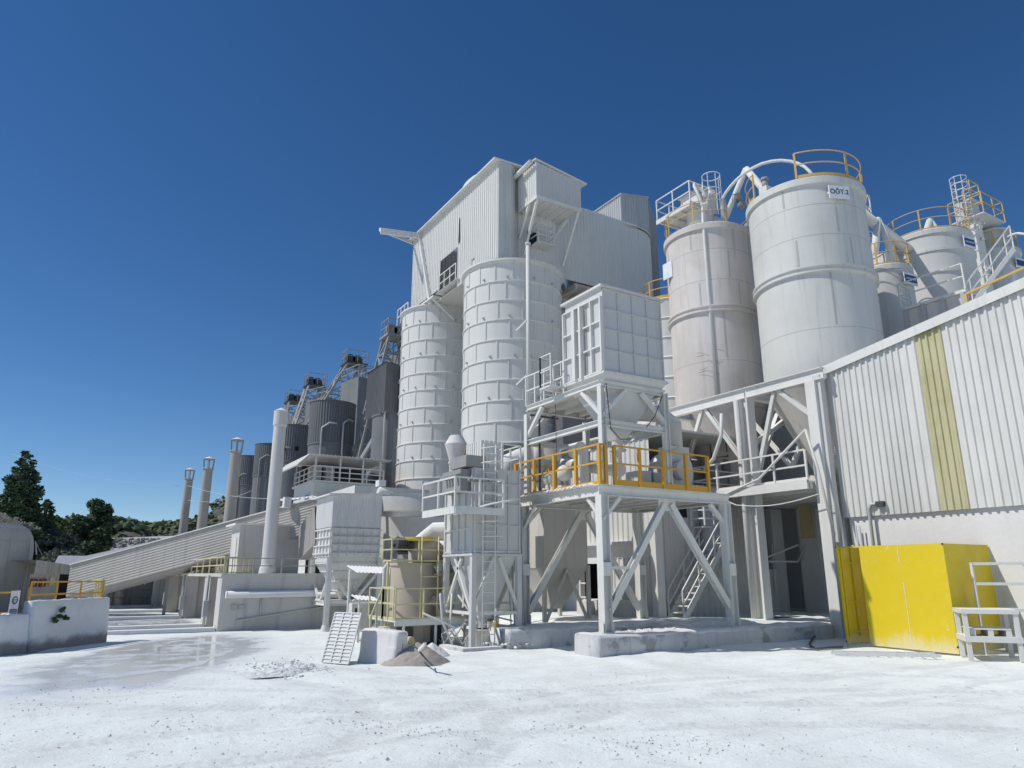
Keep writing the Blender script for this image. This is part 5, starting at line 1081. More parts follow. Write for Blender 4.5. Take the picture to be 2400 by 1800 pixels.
# lean-to shelter with tools left of the mill
T = thing('lean_to_shelter', 'small lean to shelter with white scalloped roof sheets left of the tan mill', 'shelter', (8, 22.5, 0))
q = MB(); q.corr((7.85, 23.3, 2.25), (1.6, 0, -.05), (0, -1.1, -.22), None, (0, 0, 1), .12, .03, 'sine'); q.build('roof_sheet', W['plaster'], T)
q = MB(); q.corr((7.8, 22.6, 1.35), (1.35, 0, -.12), (0, -.7, -.12), None, (0, 0, 1), .12, .03, 'sine'); q.build('roof_sheet', W['plaster'], T)
q = MB()
for x, y, z in ((7.95, 23.2, 2.2), (8.95, 22.2, 2.2), (8.0, 22.3, 1.3), (9.3, 23.1, 2.2)): q.beam((x, y, -.05), (x, y, z), .07, .07, (0, 1, 0))
q.build('posts', W['white'], T)
q = MB(); q.path([(8.62, 21.9, -.05), (8.62, 21.9, 2.15), (8.72, 21.85, 2.35), (9.0, 21.8, 2.4)], .07, 10); q.build('down_pipe', W['cool'], T)
T = thing('switch_panel', 'pale switch panel under the lean to shelter', 'cabinet', (8.2, 22.6, 0))
q = MB(); q.box(7.9, 8.5, 22.7, 23.0, .3, 1.1); q.build('body', W['white2'], T)
q = MB(); q.box(8.0, 8.2, 22.69, 22.699, .8, .95); q.build('display', W['glass'], T)
T = thing('yellow_steps', 'faded yellow steps with rails beside the lean to shelter', 'steps', (8.3, 21.0, 0))
q = MB(); q.rail([(8.1, 20.6, dz), (8.1, 19.75, dz)], .88, .045, .5, (1, .5)); q.rail([(8.1, 20.6, dz), (7.75, 20.6, -.1)], .9, .045, .6, (1,)); q.build('rails', W['yrail'], T)
q = MB()
for k in range(3): q.box(7.6 + k * .17, 7.78 + k * .17, 20.0, 20.6, .14 + k * .18, .18 + k * .18)
q.build('treads', W['yrail'], T)
q = MB(); q.lathe(0, 0, [(.16, -.22), (.18, -.2), (.18, .2), (.16, .22), (0, .22)], 20)
o = q.build('grease_drum', W['tan'], loc=(0, 0, 0)); o.location = (7.55, 17.6, .3); o.rotation_euler = (R(90), 0, .6); tag(o, 'small yellowish drum lying behind the white block', 'drum')
# leaning grid panel, block, sand heap
pts = [sv(754, 1551, z=.02), sv(816, 1556, z=.02)]
a, b_ = pts; d = (b_ - a); d.z = 0; d.normalize(); up = V((0, 0, 1)); n_ = V((-d.y, d.x, 0)); n_ = n_ if n_.y > 0 else -n_
hv = (n_ * .50 + up * 1.07 - d * .13)
wv = b_ - a; wv.z = 0
T = thing('grid_panel', 'white framed grid panel leaning back beside the white block', 'panel', tuple(a))
q = MB(); nn = wv.cross(hv).normalized(); nn = nn if nn.y < 0 else -nn
q.add([a - nn * .012, a + wv - nn * .012, a + wv + hv - nn * .012, a + hv - nn * .012, a - nn * .03, a + wv - nn * .03, a + wv + hv - nn * .03, a + hv - nn * .03], [(0, 1, 2, 3), (7, 6, 5, 4), (0, 4, 5, 1), (1, 5, 6, 2), (2, 6, 7, 3), (3, 7, 4, 0)]); q.build('sheet', W['white2'], T)
q = MB()
for k in range(4): p = a + wv * (k / 3); q.beam(p, p + hv, .035, .03, tuple(nn))
q.build('uprights', W['cool'], T)
q = MB()
for k in range(15): p = a + hv * (k / 14); q.beam(p, p + wv, .022, .026, tuple(nn))
q.build('slats', W['white'], T)
bm = bmesh.new(); bmesh.ops.create_cube(bm, size=1); bmesh.ops.subdivide_edges(bm, edges=bm.edges[:], cuts=5, use_grid_fill=True)
A_, B_ = sv(836, 1550, z=0), sv(921, 1557, z=0); L_ = (B_ - A_).length; hb = .78
for v in bm.verts:
    k = V((v.co.x, v.co.y * .55, v.co.z)); e_ = max(abs(v.co.x), abs(v.co.y), abs(v.co.z))
    r_ = sorted((abs(v.co.x), abs(v.co.y), abs(v.co.z)))[1]
    v.co *= 1 - .045 * max(0, r_ - .3) * 5 * .5 + .05 * noise.noise(v.co * 2.2)
bmesh.ops.subdivide_edges(bm, edges=bm.edges[:], cuts=1, use_grid_fill=True, smooth=.5); q = MB(); d = (B_ - A_).normalized(); n_ = V((-d.y, d.x, 0)); n_ = n_ if n_.y > 0 else -n_; bm.verts.index_update()
q.add([A_ + d * (v.co.x + .5) * L_ + n_ * ((v.co.y + .5) * .5 + (.16 * (v.co.z + .5) if v.co.y < 0 else 0)) + V((0, 0, (v.co.z + .46) * hb - .02 - .1 * max(0, v.co.x) * (v.co.z > 0))) for v in bm.verts], [[v.index for v in f.verts] for f in bm.faces], True); bm.free()
tag(q.build('concrete_block', W['plaster'], loc=tuple(A_)), 'knee high rounded white concrete block in front of the tan mill', 'block')
def heap(name, c, rx, ry, h, mat, label, seed, cat='heap', n=40, rough=.06):
    q = MB(); vs = []
    for j in range(n + 1):
        for i in range(n + 1):
            u, w_ = -1 + 2 * i / n, -1 + 2 * j / n; r = math.hypot(u, w_)
            z = h * max(0, 1 - r) ** .85 * (1 + .3 * noise.noise((u * 1.6, w_ * 1.6, seed))) + (h * rough * noise.noise((u * 7, w_ * 7, seed)) if r < 1 else 0) - .03
            vs.append((c[0] + u * rx, c[1] + w_ * ry, c[2] + z))
    q.add(vs, [(j * (n + 1) + i, j * (n + 1) + i + 1, (j + 1) * (n + 1) + i + 1, (j + 1) * (n + 1) + i) for j in range(n) for i in range(n)], True)
    o = q.build(name, mat, loc=c); return tag(o, label, cat)
c = sv(980, 1556, z=0)
heap('sand_heap', (c.x + .1, c.y + .35, 0), .85, .6, .46, W['sand'], 'small tan sand heap with a cable over it in front of the mill', 3.)
c2 = sv(1025, 1540, z=0); heap('lime_heap', (c2.x, c2.y + .3, 0), .5, .4, .35, W['dull'], 'pale lime heap behind the tan sand heap', 8.)
q = MB(); q.path([sv(u, v, z=z) for u, v, z in ((960, 1508, .46), (978, 1520, .44), (990, 1535, .36), (1003, 1550, .16), (1015, 1560, .02))], .018, 6); tag(q.build('black_cable', W['rubber']), 'black cable draped over the tan sand heap', 'cable')
q = MB(); q.beam(sv(982, 1524, z=.44), sv(997, 1508, z=.62), .05); tag(q.build('timber_offcut', W['plaster']), 'short white stick poking out of the sand heap', 'stick')
c = sv(680, 1573, z=0); heap('rubble_heap', (c.x, c.y, 0), 1.0, .5, .09, W['clod'], 'low grey rubble heap on the yard left of the leaning panel', 5., n=60, rough=.5)

# ================================================================== hopper house on legs with the inclined gallery
hx, hy, hrx, hry = 8.35, 26.75, 10.3, 28.9
T = thing('hopper_house', 'white corrugated hopper house over a ribbed cone on steel legs', 'hopper', (hx, hy, 0))
zt = 4.9
q = MB(); q.corr((hx, hy, 3.72), (hrx - hx, 0, 0), (0, 0, zt - 3.72), (0, 0, zt - 3.6), (0, -1, 0), .1, .02); q.corr((hx, hry, 3.72), (0, hy - hry, 0), (0, 0, zt - 3.72), None, (-1, 0, 0), .12, .02); q.corr((hrx, hy, 3.72), (0, hry - hy, 0), (0, 0, zt - 3.6), None, (1, 0, 0), .12, .02); q.build('cladding', W['plaster'], T)
q = MB(); q.add([(hx - .2, hy - .12, zt), (hrx + .25, hy - .12, zt + .13), (hrx + .25, hry + .2, zt + .13), (hx - .2, hry + .2, zt), (hx - .2, hy - .12, zt + .05), (hrx + .25, hy - .12, zt + .18), (hrx + .25, hry + .2, zt + .18), (hx - .2, hry + .2, zt + .05)], [(3, 2, 1, 0), (4, 5, 6, 7), (0, 1, 5, 4), (1, 2, 6, 5), (2, 3, 7, 6), (3, 0, 4, 7)]); q.build('roof', W['plaster'], T)
q = MB(); q.box(hx + .02, hrx - .02, hy + .02, hry - .02, 2.62, 3.72); q.build('bin', W['plaster'], T)
q = MB()
for k in range(4):
    z = 2.75 + k * .3; q.box(hx - .05, hrx + .05, hy - .05, hy + .018, z - .025, z + .025); q.box(hx - .05, hx + .018, hy + .02, hry, z - .025, z + .025)
for k in range(7): x = hx + .03 + (hrx - hx - .06) * k / 6; q.box(x - .02, x + .02, hy - .035, hy + .017, 2.64, 3.7)
for k in range(6): y = hy + .05 + (hry - hy - .1) * k / 5; q.box(hx - .035, hx + .017, y - .02, y + .02, 2.64, 3.7)
q.build('bin_ribs', W['white'], T)
xc, yc = 9.35, 27.9
q = MB(); lo = [(xc - .2, yc - .2, 1.05), (xc + .2, yc - .2, 1.05), (xc + .2, yc + .2, 1.05), (xc - .2, yc + .2, 1.05)]; hi = [(hx + .05, hy + .05, 2.45), (hrx - .05, hy + .05, 2.45), (hrx - .05, hry - .05, 2.45), (hx + .05, hry - .05, 2.45)]
q.hexa(lo, hi); q.box(hx + .05, hrx - .05, hy + .05, hry - .05, 2.45, 2.62); q.build('cone', W['white'], T)
q = MB(); lo, hi = [V(p) for p in lo], [V(p) for p in hi]
for f in (.25, .5, .75, .97):
    pts = [l_.lerp(h_, f) for l_, h_ in zip(lo, hi)]
    for i in range(4): q.beam(pts[i] + V((0, -.02, -.01)), pts[(i + 1) % 4] + V((0, -.02, -.01)), .035, .05)
for k in range(1, 6):
    q.beam(lo[0].lerp(lo[1], k / 6), hi[0].lerp(hi[1], k / 6), .03, .06); q.beam(lo[3].lerp(lo[0], k / 6), hi[3].lerp(hi[0], k / 6), .06, .03)
q.build('cone_ribs', W['white'], T)
for x, y in ((hx, hy), (hrx, hy), (hx, hry), (hrx, hry)):
    q = MB(); q.ibeam((x, y, -.05), (x, y, 2.62), .17, .18, .02, (0, 1, 0)); q.lathe(x, y, [(.2, -.05), (.13, .2), (0, .22)], 10); q.build('leg', W['white'], T)
q = MB()
for p_, q_ in (((hx, hy, .95), (hrx, hy, .95)), ((hx, hry, .95), (hx, hy, .95)), ((hrx, hy, .95), (hrx, hry, .95)), ((hx, hry, .95), (hrx, hry, .95))): q.ibeam(p_, q_, .1, .16, .014)
q.build('tie_beams', W['white'], T)
q = MB(); q.beam((xc, hy, 1.0), (hrx, hy, 2.1), .09); q.beam((xc - .1, hy, 1.0), (xc - .65, hy, 1.75), .09); q.beam((hx, 27.6, 1.0), (hx, hy, 1.9), .08); q.beam((hx, 27.7, 1.0), (hx, hry, 1.9), .08); q.beam((hx, hry - .1, 1.1), (hx, hy + .1, .97), .06); q.build('braces', W['white'], T)
q = MB(); q.box(hx + .1, hrx - .1, 27.3, 28.5, .99, 1.05); q.tube((8.3, 27.9, 1.2), (10.4, 27.9, 1.2), .12, 12); q.build('feeder', W['dull'], T)
# small feed hood between gallery and hopper house
q = MB(); a0, a1 = sv(738, 1188, x=hx - .05), sv(739, 1275, x=hx - .05); b0, b1 = sv(700, 1238, x=hx - .15), sv(700, 1312, x=hx - .15)
q.corr(b1, a1 - b1, b0 - b1, a0 - a1, (-1, 0, 0), .12, .02); q.corr(b1 + V((.9, .2, 0)), a1 - b1, b0 - b1, a0 - a1, (1, 0, 0), .12, .02); q.add([b0, a0, a0 + V((.9, .2, 0)), b0 + V((.9, .2, 0))], [(0, 1, 2, 3)]); q.add([b1, a1, a1 + V((.9, .2, 0)), b1 + V((.9, .2, 0))], [(3, 2, 1, 0)])
q.build('feed_hood', W['gallery'], T)
# gallery
tl, tr = 36.0, 30.6
g0, g1 = sv(166, 1325, t=tl), sv(752, 1166, t=tr)
T = thing('conveyor_gallery', 'long inclined corrugated conveyor gallery rising from the left to the hopper house', 'conveyor', tuple(g0))
dv = g1 - g0; dh = V((dv.x, dv.y, 0)).normalized(); sd = V((-dh.y, dh.x, 0)); sd = sd if sd.y > 0 else -sd
hgt0, hgt1 = 1.55, 1.42
q = MB(); q.corr(g0 - V((0, 0, hgt0)), V((0, 0, hgt0)), dv + V((0, 0, hgt0 - hgt1)), dv, -sd, .13, .022, 'sine'); q.build('side_sheet', W['gallery'], T)
q = MB(); q.corr(g0 - V((0, 0, hgt0)) + sd * 1.5, V((0, 0, hgt0)), dv + V((0, 0, hgt0 - hgt1)), dv, sd, .13, .022, 'sine'); q.build('far_sheet', W['gallery'], T)
q = MB(); q.beam(g0 + sd * .75 + V((0, 0, .03)), g1 + sd * .75 + V((0, 0, .03)), 1.7, .04); q.build('roof', W['plaster'], T)
q = MB(); q.beam(g0 + sd * .75 - V((0, 0, hgt0)), g1 + sd * .75 - V((0, 0, hgt1)), 1.4, .06); q.build('floor', W['gallery'], T)
q = MB(); q.add([g0 - V((0, 0, hgt0)), g0, g0 + sd * 1.5, g0 + sd * 1.5 - V((0, 0, hgt0))], [(0, 1, 2, 3)]); q.build('end_sheet', W['gallery'], T)
for f in (.35, .6):
    p = g0.lerp(g1, f) + sd * 1.3; q = MB(); q.beam((p.x, p.y, -.1), (p.x, p.y, p.z - 1.45), .14, .14, (0, 1, 0)); q.build('trestle', W['steelgrey'], T)
q = MB(); p = g0.lerp(g1, .93) + sd * .3
q.corr(p + V((-.9, .2, .1)), V((1.5, 0, .25)), V((0, 1.0, .1)), None, (0, 0, 1), .2, .03); q.box(p.x - .9, p.x - .6, p.y, p.y + .3, p.z - .2, p.z + .25); tag(q.build('loose_roof_sheets', W['plaster'], loc=tuple(p)), 'loose roof sheets lying on top of the gallery near the hopper house', 'sheets')

# ================================================================== concrete deck with piers, rails, chimneys
dx0, dy0 = 4.95, 28.5; ztop_d = 2.02
T = thing('concrete_deck', 'dusty concrete loading deck with piers and a horizontal pipe on its front wall', 'deck', (dx0, dy0, 0))
q = MB(); q.box(dx0, 13.0, dy0, dy0 + .9, -.1, 1.9); q.build('front_wall', W['conc'], T)
q = MB(); q.box(dx0 - .05, 13.2, dy0 - .04, 58, 1.9, ztop_d); q.build('slab', W['conc'], T)
for k in range(5):
    q = MB(); y = 33.2 + k * 6.7
    q.box(dx0 + .0, dx0 + .55, y - 2.2, y - .9, -.1, 1.9); q.box(dx0 + .551, 8.6, y - 2.1, y - 1.7, -.1, 1.9); q.build('pier', W['conc'], T)
for k in range(5):
    q = MB(); y = (28.6, 33.2 - 2.25, 33.2 + 4.45, 33.2 + 11.15, 33.2 + 17.85)[k]; q.box(1.4, 4.9, y, y + .5, -.05, .13); q.build('bay_kerb', W['plaster'], T)
q = MB(); q.box(8.6, 8.9, 29.5, 58, -.1, 1.9); q.build('back_wall', W['dull'], T)
q = MB(); q.path([(5.15, 28.36, 1.27), (8.3, 28.36, 1.27), (10.6, 28.36, 1.27)], .13, 12); q.tube((4.95 + .2, 28.36, 1.27), (5.1, 28.36, 1.27), .13, 12); q.build('dusty_pipe', W['plaster'], T)
q = MB(); q.path([(5.6, 28.44, .35), (8.5, 28.44, .72), (12, 28.44, 1.1)], .04, 8); q.path([(6.4, 28.45, 1.2), (6.38, 28.45, .8), (6.4, 28.45, .5)], .03, 6); q.build('cable_duct', W['conc'], T)
q = MB(); q.box(5.35, 5.55, 28.46, 28.498, .72, .92); q.build('box_plate', W['shed'], T)
q = MB(); q.box(5.62, 5.82, 28.46, 28.498, .74, .9); q.build('box_plate', W['galv'], T)
q = MB(); q.rail([(dx0 + .05, dy0 + .1, ztop_d), (10.2, dy0 + .1, ztop_d)], .55, .035, 1.0, (1, .5)); q.build('guardrail', W['chim'], T)
q = MB(); q.rail([(dx0 + .05, 58, ztop_d), (dx0 + .05, dy0 + .1, ztop_d)], .6, .04, 1.6, (1, .5)); q.build('guardrail', W['yrail'], T)
for k in range(5):
    q = MB(); y = 31.0 + k * 6.7
    for j in range(6): q.box(dx0 + .4 + j * .22, dx0 + .44 + j * .22, y + .5, y + .55, ztop_d, ztop_d + .62)
    q.box(dx0 + .35, dx0 + 1.6, y + .48, y + .57, ztop_d + .6, ztop_d + .66); q.box(dx0 + .35, dx0 + 1.6, y + .49, y + .56, ztop_d + .02, ztop_d + .06); q.build('yellow_gate', W['yrail'], T)
for k in range(3):   # vertical pipes on the piers
    q = MB(); y = 33.2 + k * 6.7; q.path([(dx0 - .1, y - 2.35, 1.95), (dx0 - .1, y - 2.35, .1)], .05, 8); q.box(dx0 - .2, dx0 - .02, y - 2.5, y - 2.25, .4, 1.0); q.build('drain_pipe', W['galv'], T)
for k, (x, y, r, zc, mt, lb) in enumerate(((7.02, 30.6, .26, 8.85, 'chimw', 'tallest nearest white round chimney standing in front of the gallery'), (6.82, 38.97, .28, 8.9, 'chim', 'second chimney from the right, cowled, behind the gallery'), (6.63, 46.56, .28, 8.9, 'chim', 'third chimney from the right, slim and grey with a cowl'), (6.32, 52.3, .26, 8.9, 'chim', 'leftmost and smallest of the four round chimneys'))):
    T = thing('chimney', lb, 'chimney', (x, y, ztop_d), 'round chimneys along the deck')
    q = MB(); q.lathe(x, y, [(r * 1.35, ztop_d), (r * 1.25, ztop_d + .2), (r * 1.05, ztop_d + .35), (r * 1.02, ztop_d + 2), (r * .97, zc - .75)], 28); q.build('shaft', W[mt], T)
    rc = r * 1.12 if k == 0 else r * 1.2
    if k == 0:
        q = MB(); q.lathe(x, y, [(r * .97, zc - .8), (rc, zc - .72), (rc, zc - .12)], 28); q.build('cowl', W['chimw'], T)
    else:
        q = MB()
        for j in range(6): a = R(j * 60 + 15); q.beam((x + r * math.cos(a), y + r * math.sin(a), zc - .78), (x + rc * math.cos(a), y + rc * math.sin(a), zc - .12), .05)
        q.path([(x + r * 1.1 * math.cos(R(a)), y + r * 1.1 * math.sin(R(a)), zc - .7) for a in range(0, 360, 24)], .03, 6, True); q.build('cowl_struts', W[mt], T)
    q = MB(); q.lathe(x, y, [(rc, zc - .14), (rc * 1.04, zc - .1), (0, zc + .06)], 28); q.lathe(x, y, [(rc, zc - .14), (0, zc - .13)], 28); q.build('cap', W[mt], T)
T = thing('deck_hut', 'pale flat roofed hut on the concrete deck behind the nearest chimney', 'hut', (6.5, 31.6, ztop_d))
q = MB(); q.box(6.05, 8.6, 31.9, 33.6, ztop_d, 3.98); q.build('walls', W['conc'], T)
q = MB(); q.box(5.8, 8.85, 31.7, 33.8, 3.985, 4.06); q.build('roof', W['plaster'], T)
q = MB(); q.box(6.02, 6.048, 32.3, 33.1, ztop_d + .01, 3.5); q.build('door', W['white2'], T)
q = MB(); q.box(9.2, 12.8, 32.5, 33, ztop_d, 4.4); q.build('rear_wall', W['darksteel'], T)
# control room with veranda
T = thing('control_room', 'white two storey control room with a railed veranda under a scalloped roof', 'building', (10.6, 38, 2))
q = MB(); q.box(10.75, 14.6, 38, 42, 2, 6.75); q.build('walls', W['white'], T)
q = MB(); q.box(10.6, 14.6, 37.85, 42, 6.755, 6.85); q.build('floor_slab', W['white'], T)
q = MB(); q.corr((10.3, 37.4, 8.15), (4.6, 0, .0), (-.0, 5.2, .0), None, (0, 0, 1), .2, .04, 'sine'); q.build('roof', W['plaster'], T)
q = MB(); q.add([(10.3, 37.4, 8.12), (10.3, 42.5, 8.12), (9.6, 42.7, 7.45), (9.6, 37.2, 7.45), (10.3, 37.4, 8.2), (10.3, 42.5, 8.2), (9.6, 42.7, 7.53), (9.6, 37.2, 7.53)], [(0, 1, 2, 3), (7, 6, 5, 4), (0, 4, 5, 1), (1, 5, 6, 2), (2, 6, 7, 3), (3, 7, 4, 0)]); q.build('roof_flap', W['gallery'], T)
q = MB()
for x in (10.75, 12.1, 13.4, 14.4): q.beam((x, 37.95, 6.85), (x, 37.95, 8.15), .08, .08, (0, 1, 0))
q.beam((10.75, 41.8, 6.85), (10.75, 41.8, 8.1), .08, .08, (0, 1, 0)); q.build('posts', W['white'], T)
q = MB(); q.rail([(10.68, 41.8, 6.85), (10.68, 37.9, 6.85), (14.6, 37.9, 6.85)], .78, .05, .9, (1, .62, .25)); q.build('guardrail', W['white'], T)
q = MB(); q.box(10.72, 10.748, 38.6, 39.6, 5.2, 6.3); fw = q.build('window', W['white2'], T)
q = MB(); q.box(10.7, 10.719, 38.75, 39.45, 5.35, 6.15); q.build('pane', W['glass'], fw)
q = MB(); q.box(11.1, 11.75, 40.2, 40.7, 6.86, 7.9); q.box(12.0, 12.5, 40.2, 40.7, 6.86, 7.9); q.build('cabinets', W['white'], T)
q = MB(); q.box(11.0, 14.6, 41.6, 41.7, 6.86, 8.1); q.build('veranda_back', W['darksteel'], T)
T = thing('side_block', 'white plaster block with a dark opening between the hopper house and the hooped silo', 'building', (11.5, 33, 0))
q = MB(); q.box(11.3, 15.2, 33, 37, 0, 6.1); q.build('walls', W['white'], T)
q = MB(); q.box(11.9, 12.9, 32.95, 32.999, 3.4, 5.0); q.build('opening', W['darksteel'], T)  # dark panel on the wall, shade of the opening painted as colour
q = MB(); q.box(12.4, 12.75, 32.7, 33.2, 6.1, 6.4); q.build('roof_box', W['plaster'], T)
# silo foot with white funnel
T = thing('cone_hopper', 'white round hopper with a cut out cone below the farther hooped silo', 'hopper', (12.5, 29, 0))
c = sv(985, 1215, t=32); 
q = MB(); q.lathe(c.x, c.y, [(2.0, 2.0), (2.0, 3.6), (2.05, 4.55), (2.2, 4.6), (2.2, 5.25), (2.25, 5.3), (0, 5.4)], 48); q.build('skirt', W['white2'], T)
q = MB(); n_ = V((-c.x, -c.y, 0)).normalized(); t_ = V((-n_.y, n_.x, 0)); q.hexa([c + n_ * 1.2 - t_ * .25 + V((0, 0, -1.6)), c + n_ * 1.2 + t_ * .25 + V((0, 0, -1.6)), c + n_ * 1.6 + t_ * .25 + V((0, 0, -1.6)), c + n_ * 1.6 - t_ * .25 + V((0, 0, -1.6))], [c + n_ * 1.4 - t_ * 1.3 + V((0, 0, -.1)), c + n_ * 1.4 + t_ * 1.3 + V((0, 0, -.1)), c + n_ * 2.25 + t_ * 1.2 + V((0, 0, -.1)), c + n_ * 2.25 - t_ * 1.2 + V((0, 0, -.1))]); q.build('funnel', W['cool'], T)
q = MB(); q.corr((c.x - 2.1, c.y - 1.9, 0), (4, 0, 0), (0, 0, 2.6), None, (0, -1, 0), .14, .03); q.corr((c.x - 2.1, c.y + 2, 0), (0, -3.9, 0), (0, 0, 2.6), None, (-1, 0, 0), .14, .03); q.build('sheet_wall', W['white2'], T)
q = MB(); q.beam((c.x - 2.35, c.y - .6, -.1), (c.x - 2.35, c.y - .6, 5.1), .1, .1, (0, 1, 0)); q.beam((c.x - 2.35, c.y - .6, 5.1), (c.x - 1.9, c.y - .6, 5.1), .1); q.tube((c.x - 2.2, c.y - .4, 5.5), (c.x - 1.6, c.y - .4, 5.3), .18, 12); q.build('stand', W['white'], T)
# ================================================================== dark silos and skip hoists at the back
GS = [(16.7, 41.2, 1.62, 14.2, 11.5), (15.6, 51.5, 1.62, 14.3, 11.2), (15.6, 61.7, 1.62, 14.3, 11.2), (16.0, 72.0, 1.6, 14.3, 11.2), (15.9, 80.6, 1.6, 14.3, 11.2)]
GL = ('nearest dark grey silo, its corrugated top reaching highest, beside the white hooped silo', 'dark grey silo above the control room roof, with two bent vent pipes', 'dark grey silo right of the tall white chimney, with two black hatches', 'narrow dark grey silo just left of the tall white chimney', 'smallest dark grey silo at the left end of the row')
for k, ((x, y, r, zt, zj), lb) in enumerate(zip(GS, GL)):
    T = thing('grey_silo', lb, 'silo', (x, y, 1), 'dark grey silos in a row')
    q = MB(); q.lathe(x, y, [(r, .5), (r, zj)], 56); q.lathe(x, y, [(r + .002, zj - .12), (r + .06, zj - .1), (r + .06, zj), (r, zj + .02)], 56); q.build('shell', W['grey'], T)
    q = MB()
    if k == 0:
        q.corr((x - 1.55, y - 1.5, zj), (3.3, 0, 0), (0, 0, 3.1), (0, 0, 2.7), (0, -1, 0), .2, .04); q.corr((x - 1.55, y + 1.8, zj), (0, -3.3, 0), (0, 0, 3.1), None, (-1, 0, 0), .2, .04); q.corr((x + 1.75, y - 1.5, zj), (0, 3.3, 0), (0, 0, 2.7), None, (1, 0, 0), .2, .04)
        q.add([(x - 1.65, y - 1.6, zj + 3.1), (x + 1.85, y - 1.6, zj + 2.72), (x + 1.85, y + 1.9, zj + 2.72), (x - 1.65, y + 1.9, zj + 3.1)], [(0, 1, 2, 3)])
    else:
        q.corrcyl(x, y, r + .03, zj + .02, zt, 52, .03); q.lathe(x, y, [(r + .1, zt), (0, zt + .25)], 40)
    q.build('corrugated_top', W['greyc'], T)
    q = MB()
    for a, h in ((-130, .5), (-80, .9)) if k in (1,) else ((-140, 1.0),) if k in (0, 3) else ((-150, .2),):
        a = R(a); ca, sa = math.cos(a), math.sin(a); P = lambda d_, z: (x + (r + d_) * ca, y + (r + d_) * sa, z)
        q.path([P(.12, 3.0), P(.16, zj + h), P(.14, zj + h + .5), (x + (r + .02) * math.cos(a + .3), y + (r + .02) * math.sin(a + .3), zj + h + .9), (x + (r + .1) * math.cos(a + .6), y + (r + .1) * math.sin(a + .6), zj + h + .85)], .07, 8)
    q.build('vent_pipe', W['galv'] if k < 2 else W['steelgrey'], T)
    if k in (0, 2):
        q = MB()
        if k == 0: q.add([(x - .62, y - 1.56, zj + .02), (x - .5, y - 1.56, zj + .02), (x - .42, y - 1.56, zj + 1.7), (x - .5, y - 1.56, zj + 1.7)], [(0, 1, 2, 3)])
        else:
            for a in (-135, -100): a = R(a); q.beam((x + (r + .09) * math.cos(a) - .15, y + (r + .09) * math.sin(a), zj + 1.0), (x + (r + .09) * math.cos(a) + .15, y + (r + .09) * math.sin(a), zj + 1.0), .05, .35)
        q.build('hatch_patch', W['black'], T)  # flat black patches on the corrugated top
HO = (((855, 1075), (925, 795), 52, 36, 'largest lattice skip hoist beside the nearest dark silo'), ((762, 965), (828, 858), 60, 31, 'lattice skip hoist above the control room'), ((710, 985), (736, 908), 68, 27, 'lattice skip hoist third from the right above the dark silos'), ((676, 1010), (690, 945), 76, 26, 'smallest lattice skip hoist just right of the tall white chimney'))
for (u0, v0), (u1, v1), t, wpx, lb in HO:
    t += 5 * (t > 55); b_, a = sv(u0, v0, t=t), sv(u1, v1, t=t + 2.5)
    dv = (a - b_); k = (b_.z - 2) / dv.z if dv.z else 0; b_ = b_ - dv * min(k, .8); 
    w_ = wpx / F * t * .62; T = thing('skip_hoist', lb, 'hoist', tuple(b_), 'lattice skip hoists')
    def qd(c, s1=1.): return [(c.x - w_ * s1, c.y - w_, c.z), (c.x + w_ * s1, c.y - w_, c.z), (c.x + w_ * s1, c.y + w_, c.z), (c.x - w_ * s1, c.y + w_, c.z)]
    q = MB(); L_ = (a - b_).length; q.truss(qd(b_), qd(a), max(6, round(L_ / (w_ * 2.0))), .17, .1); q.build('lattice', W['steelgrey'], T)
    q = MB(); q.box(a.x - w_ * 1.3, a.x + w_ * 1.5, a.y - w_ * 1.2, a.y + w_ * 1.2, a.z, a.z + .15)
    for s1 in (-.7, .2): q.tube((a.x + w_ * s1, a.y - w_ * .9, a.z + .5), (a.x + w_ * s1, a.y - w_ * .6, a.z + .5), .45, 16)
    q.box(a.x - w_ * .5, a.x + w_ * 1.0, a.y - w_ * .5, a.y + w_, a.z + .15, a.z + .7); q.build('head_gear', W['darksteel'] if t > 60 else W['steelgrey'], T)
    q = MB(); q.rail([(a.x - w_ * 1.2, a.y + w_, a.z + .15), (a.x - w_ * 1.2, a.y - w_ * 1.1, a.z + .15), (a.x + w_ * 1.5, a.y - w_ * 1.1, a.z + .15), (a.x + w_ * 1.5, a.y + w_, a.z + .15)], 1.2, .05, .9); q.build('guardrail', W['steelgrey'], T)
    q = MB(); q.truss([(a.x + w_ * 1.7, a.y, 3), (a.x + w_ * 2.6, a.y, 3), (a.x + w_ * 2.6, a.y + 1, 3), (a.x + w_ * 1.7, a.y + 1, 3)], [(a.x + w_ * 1.7, a.y, a.z), (a.x + w_ * 2.6, a.y, a.z), (a.x + w_ * 2.6, a.y + 1, a.z), (a.x + w_ * 1.7, a.y + 1, a.z)], 16, .1, .06); q.build('ladder_mast', W['steelgrey'], T)
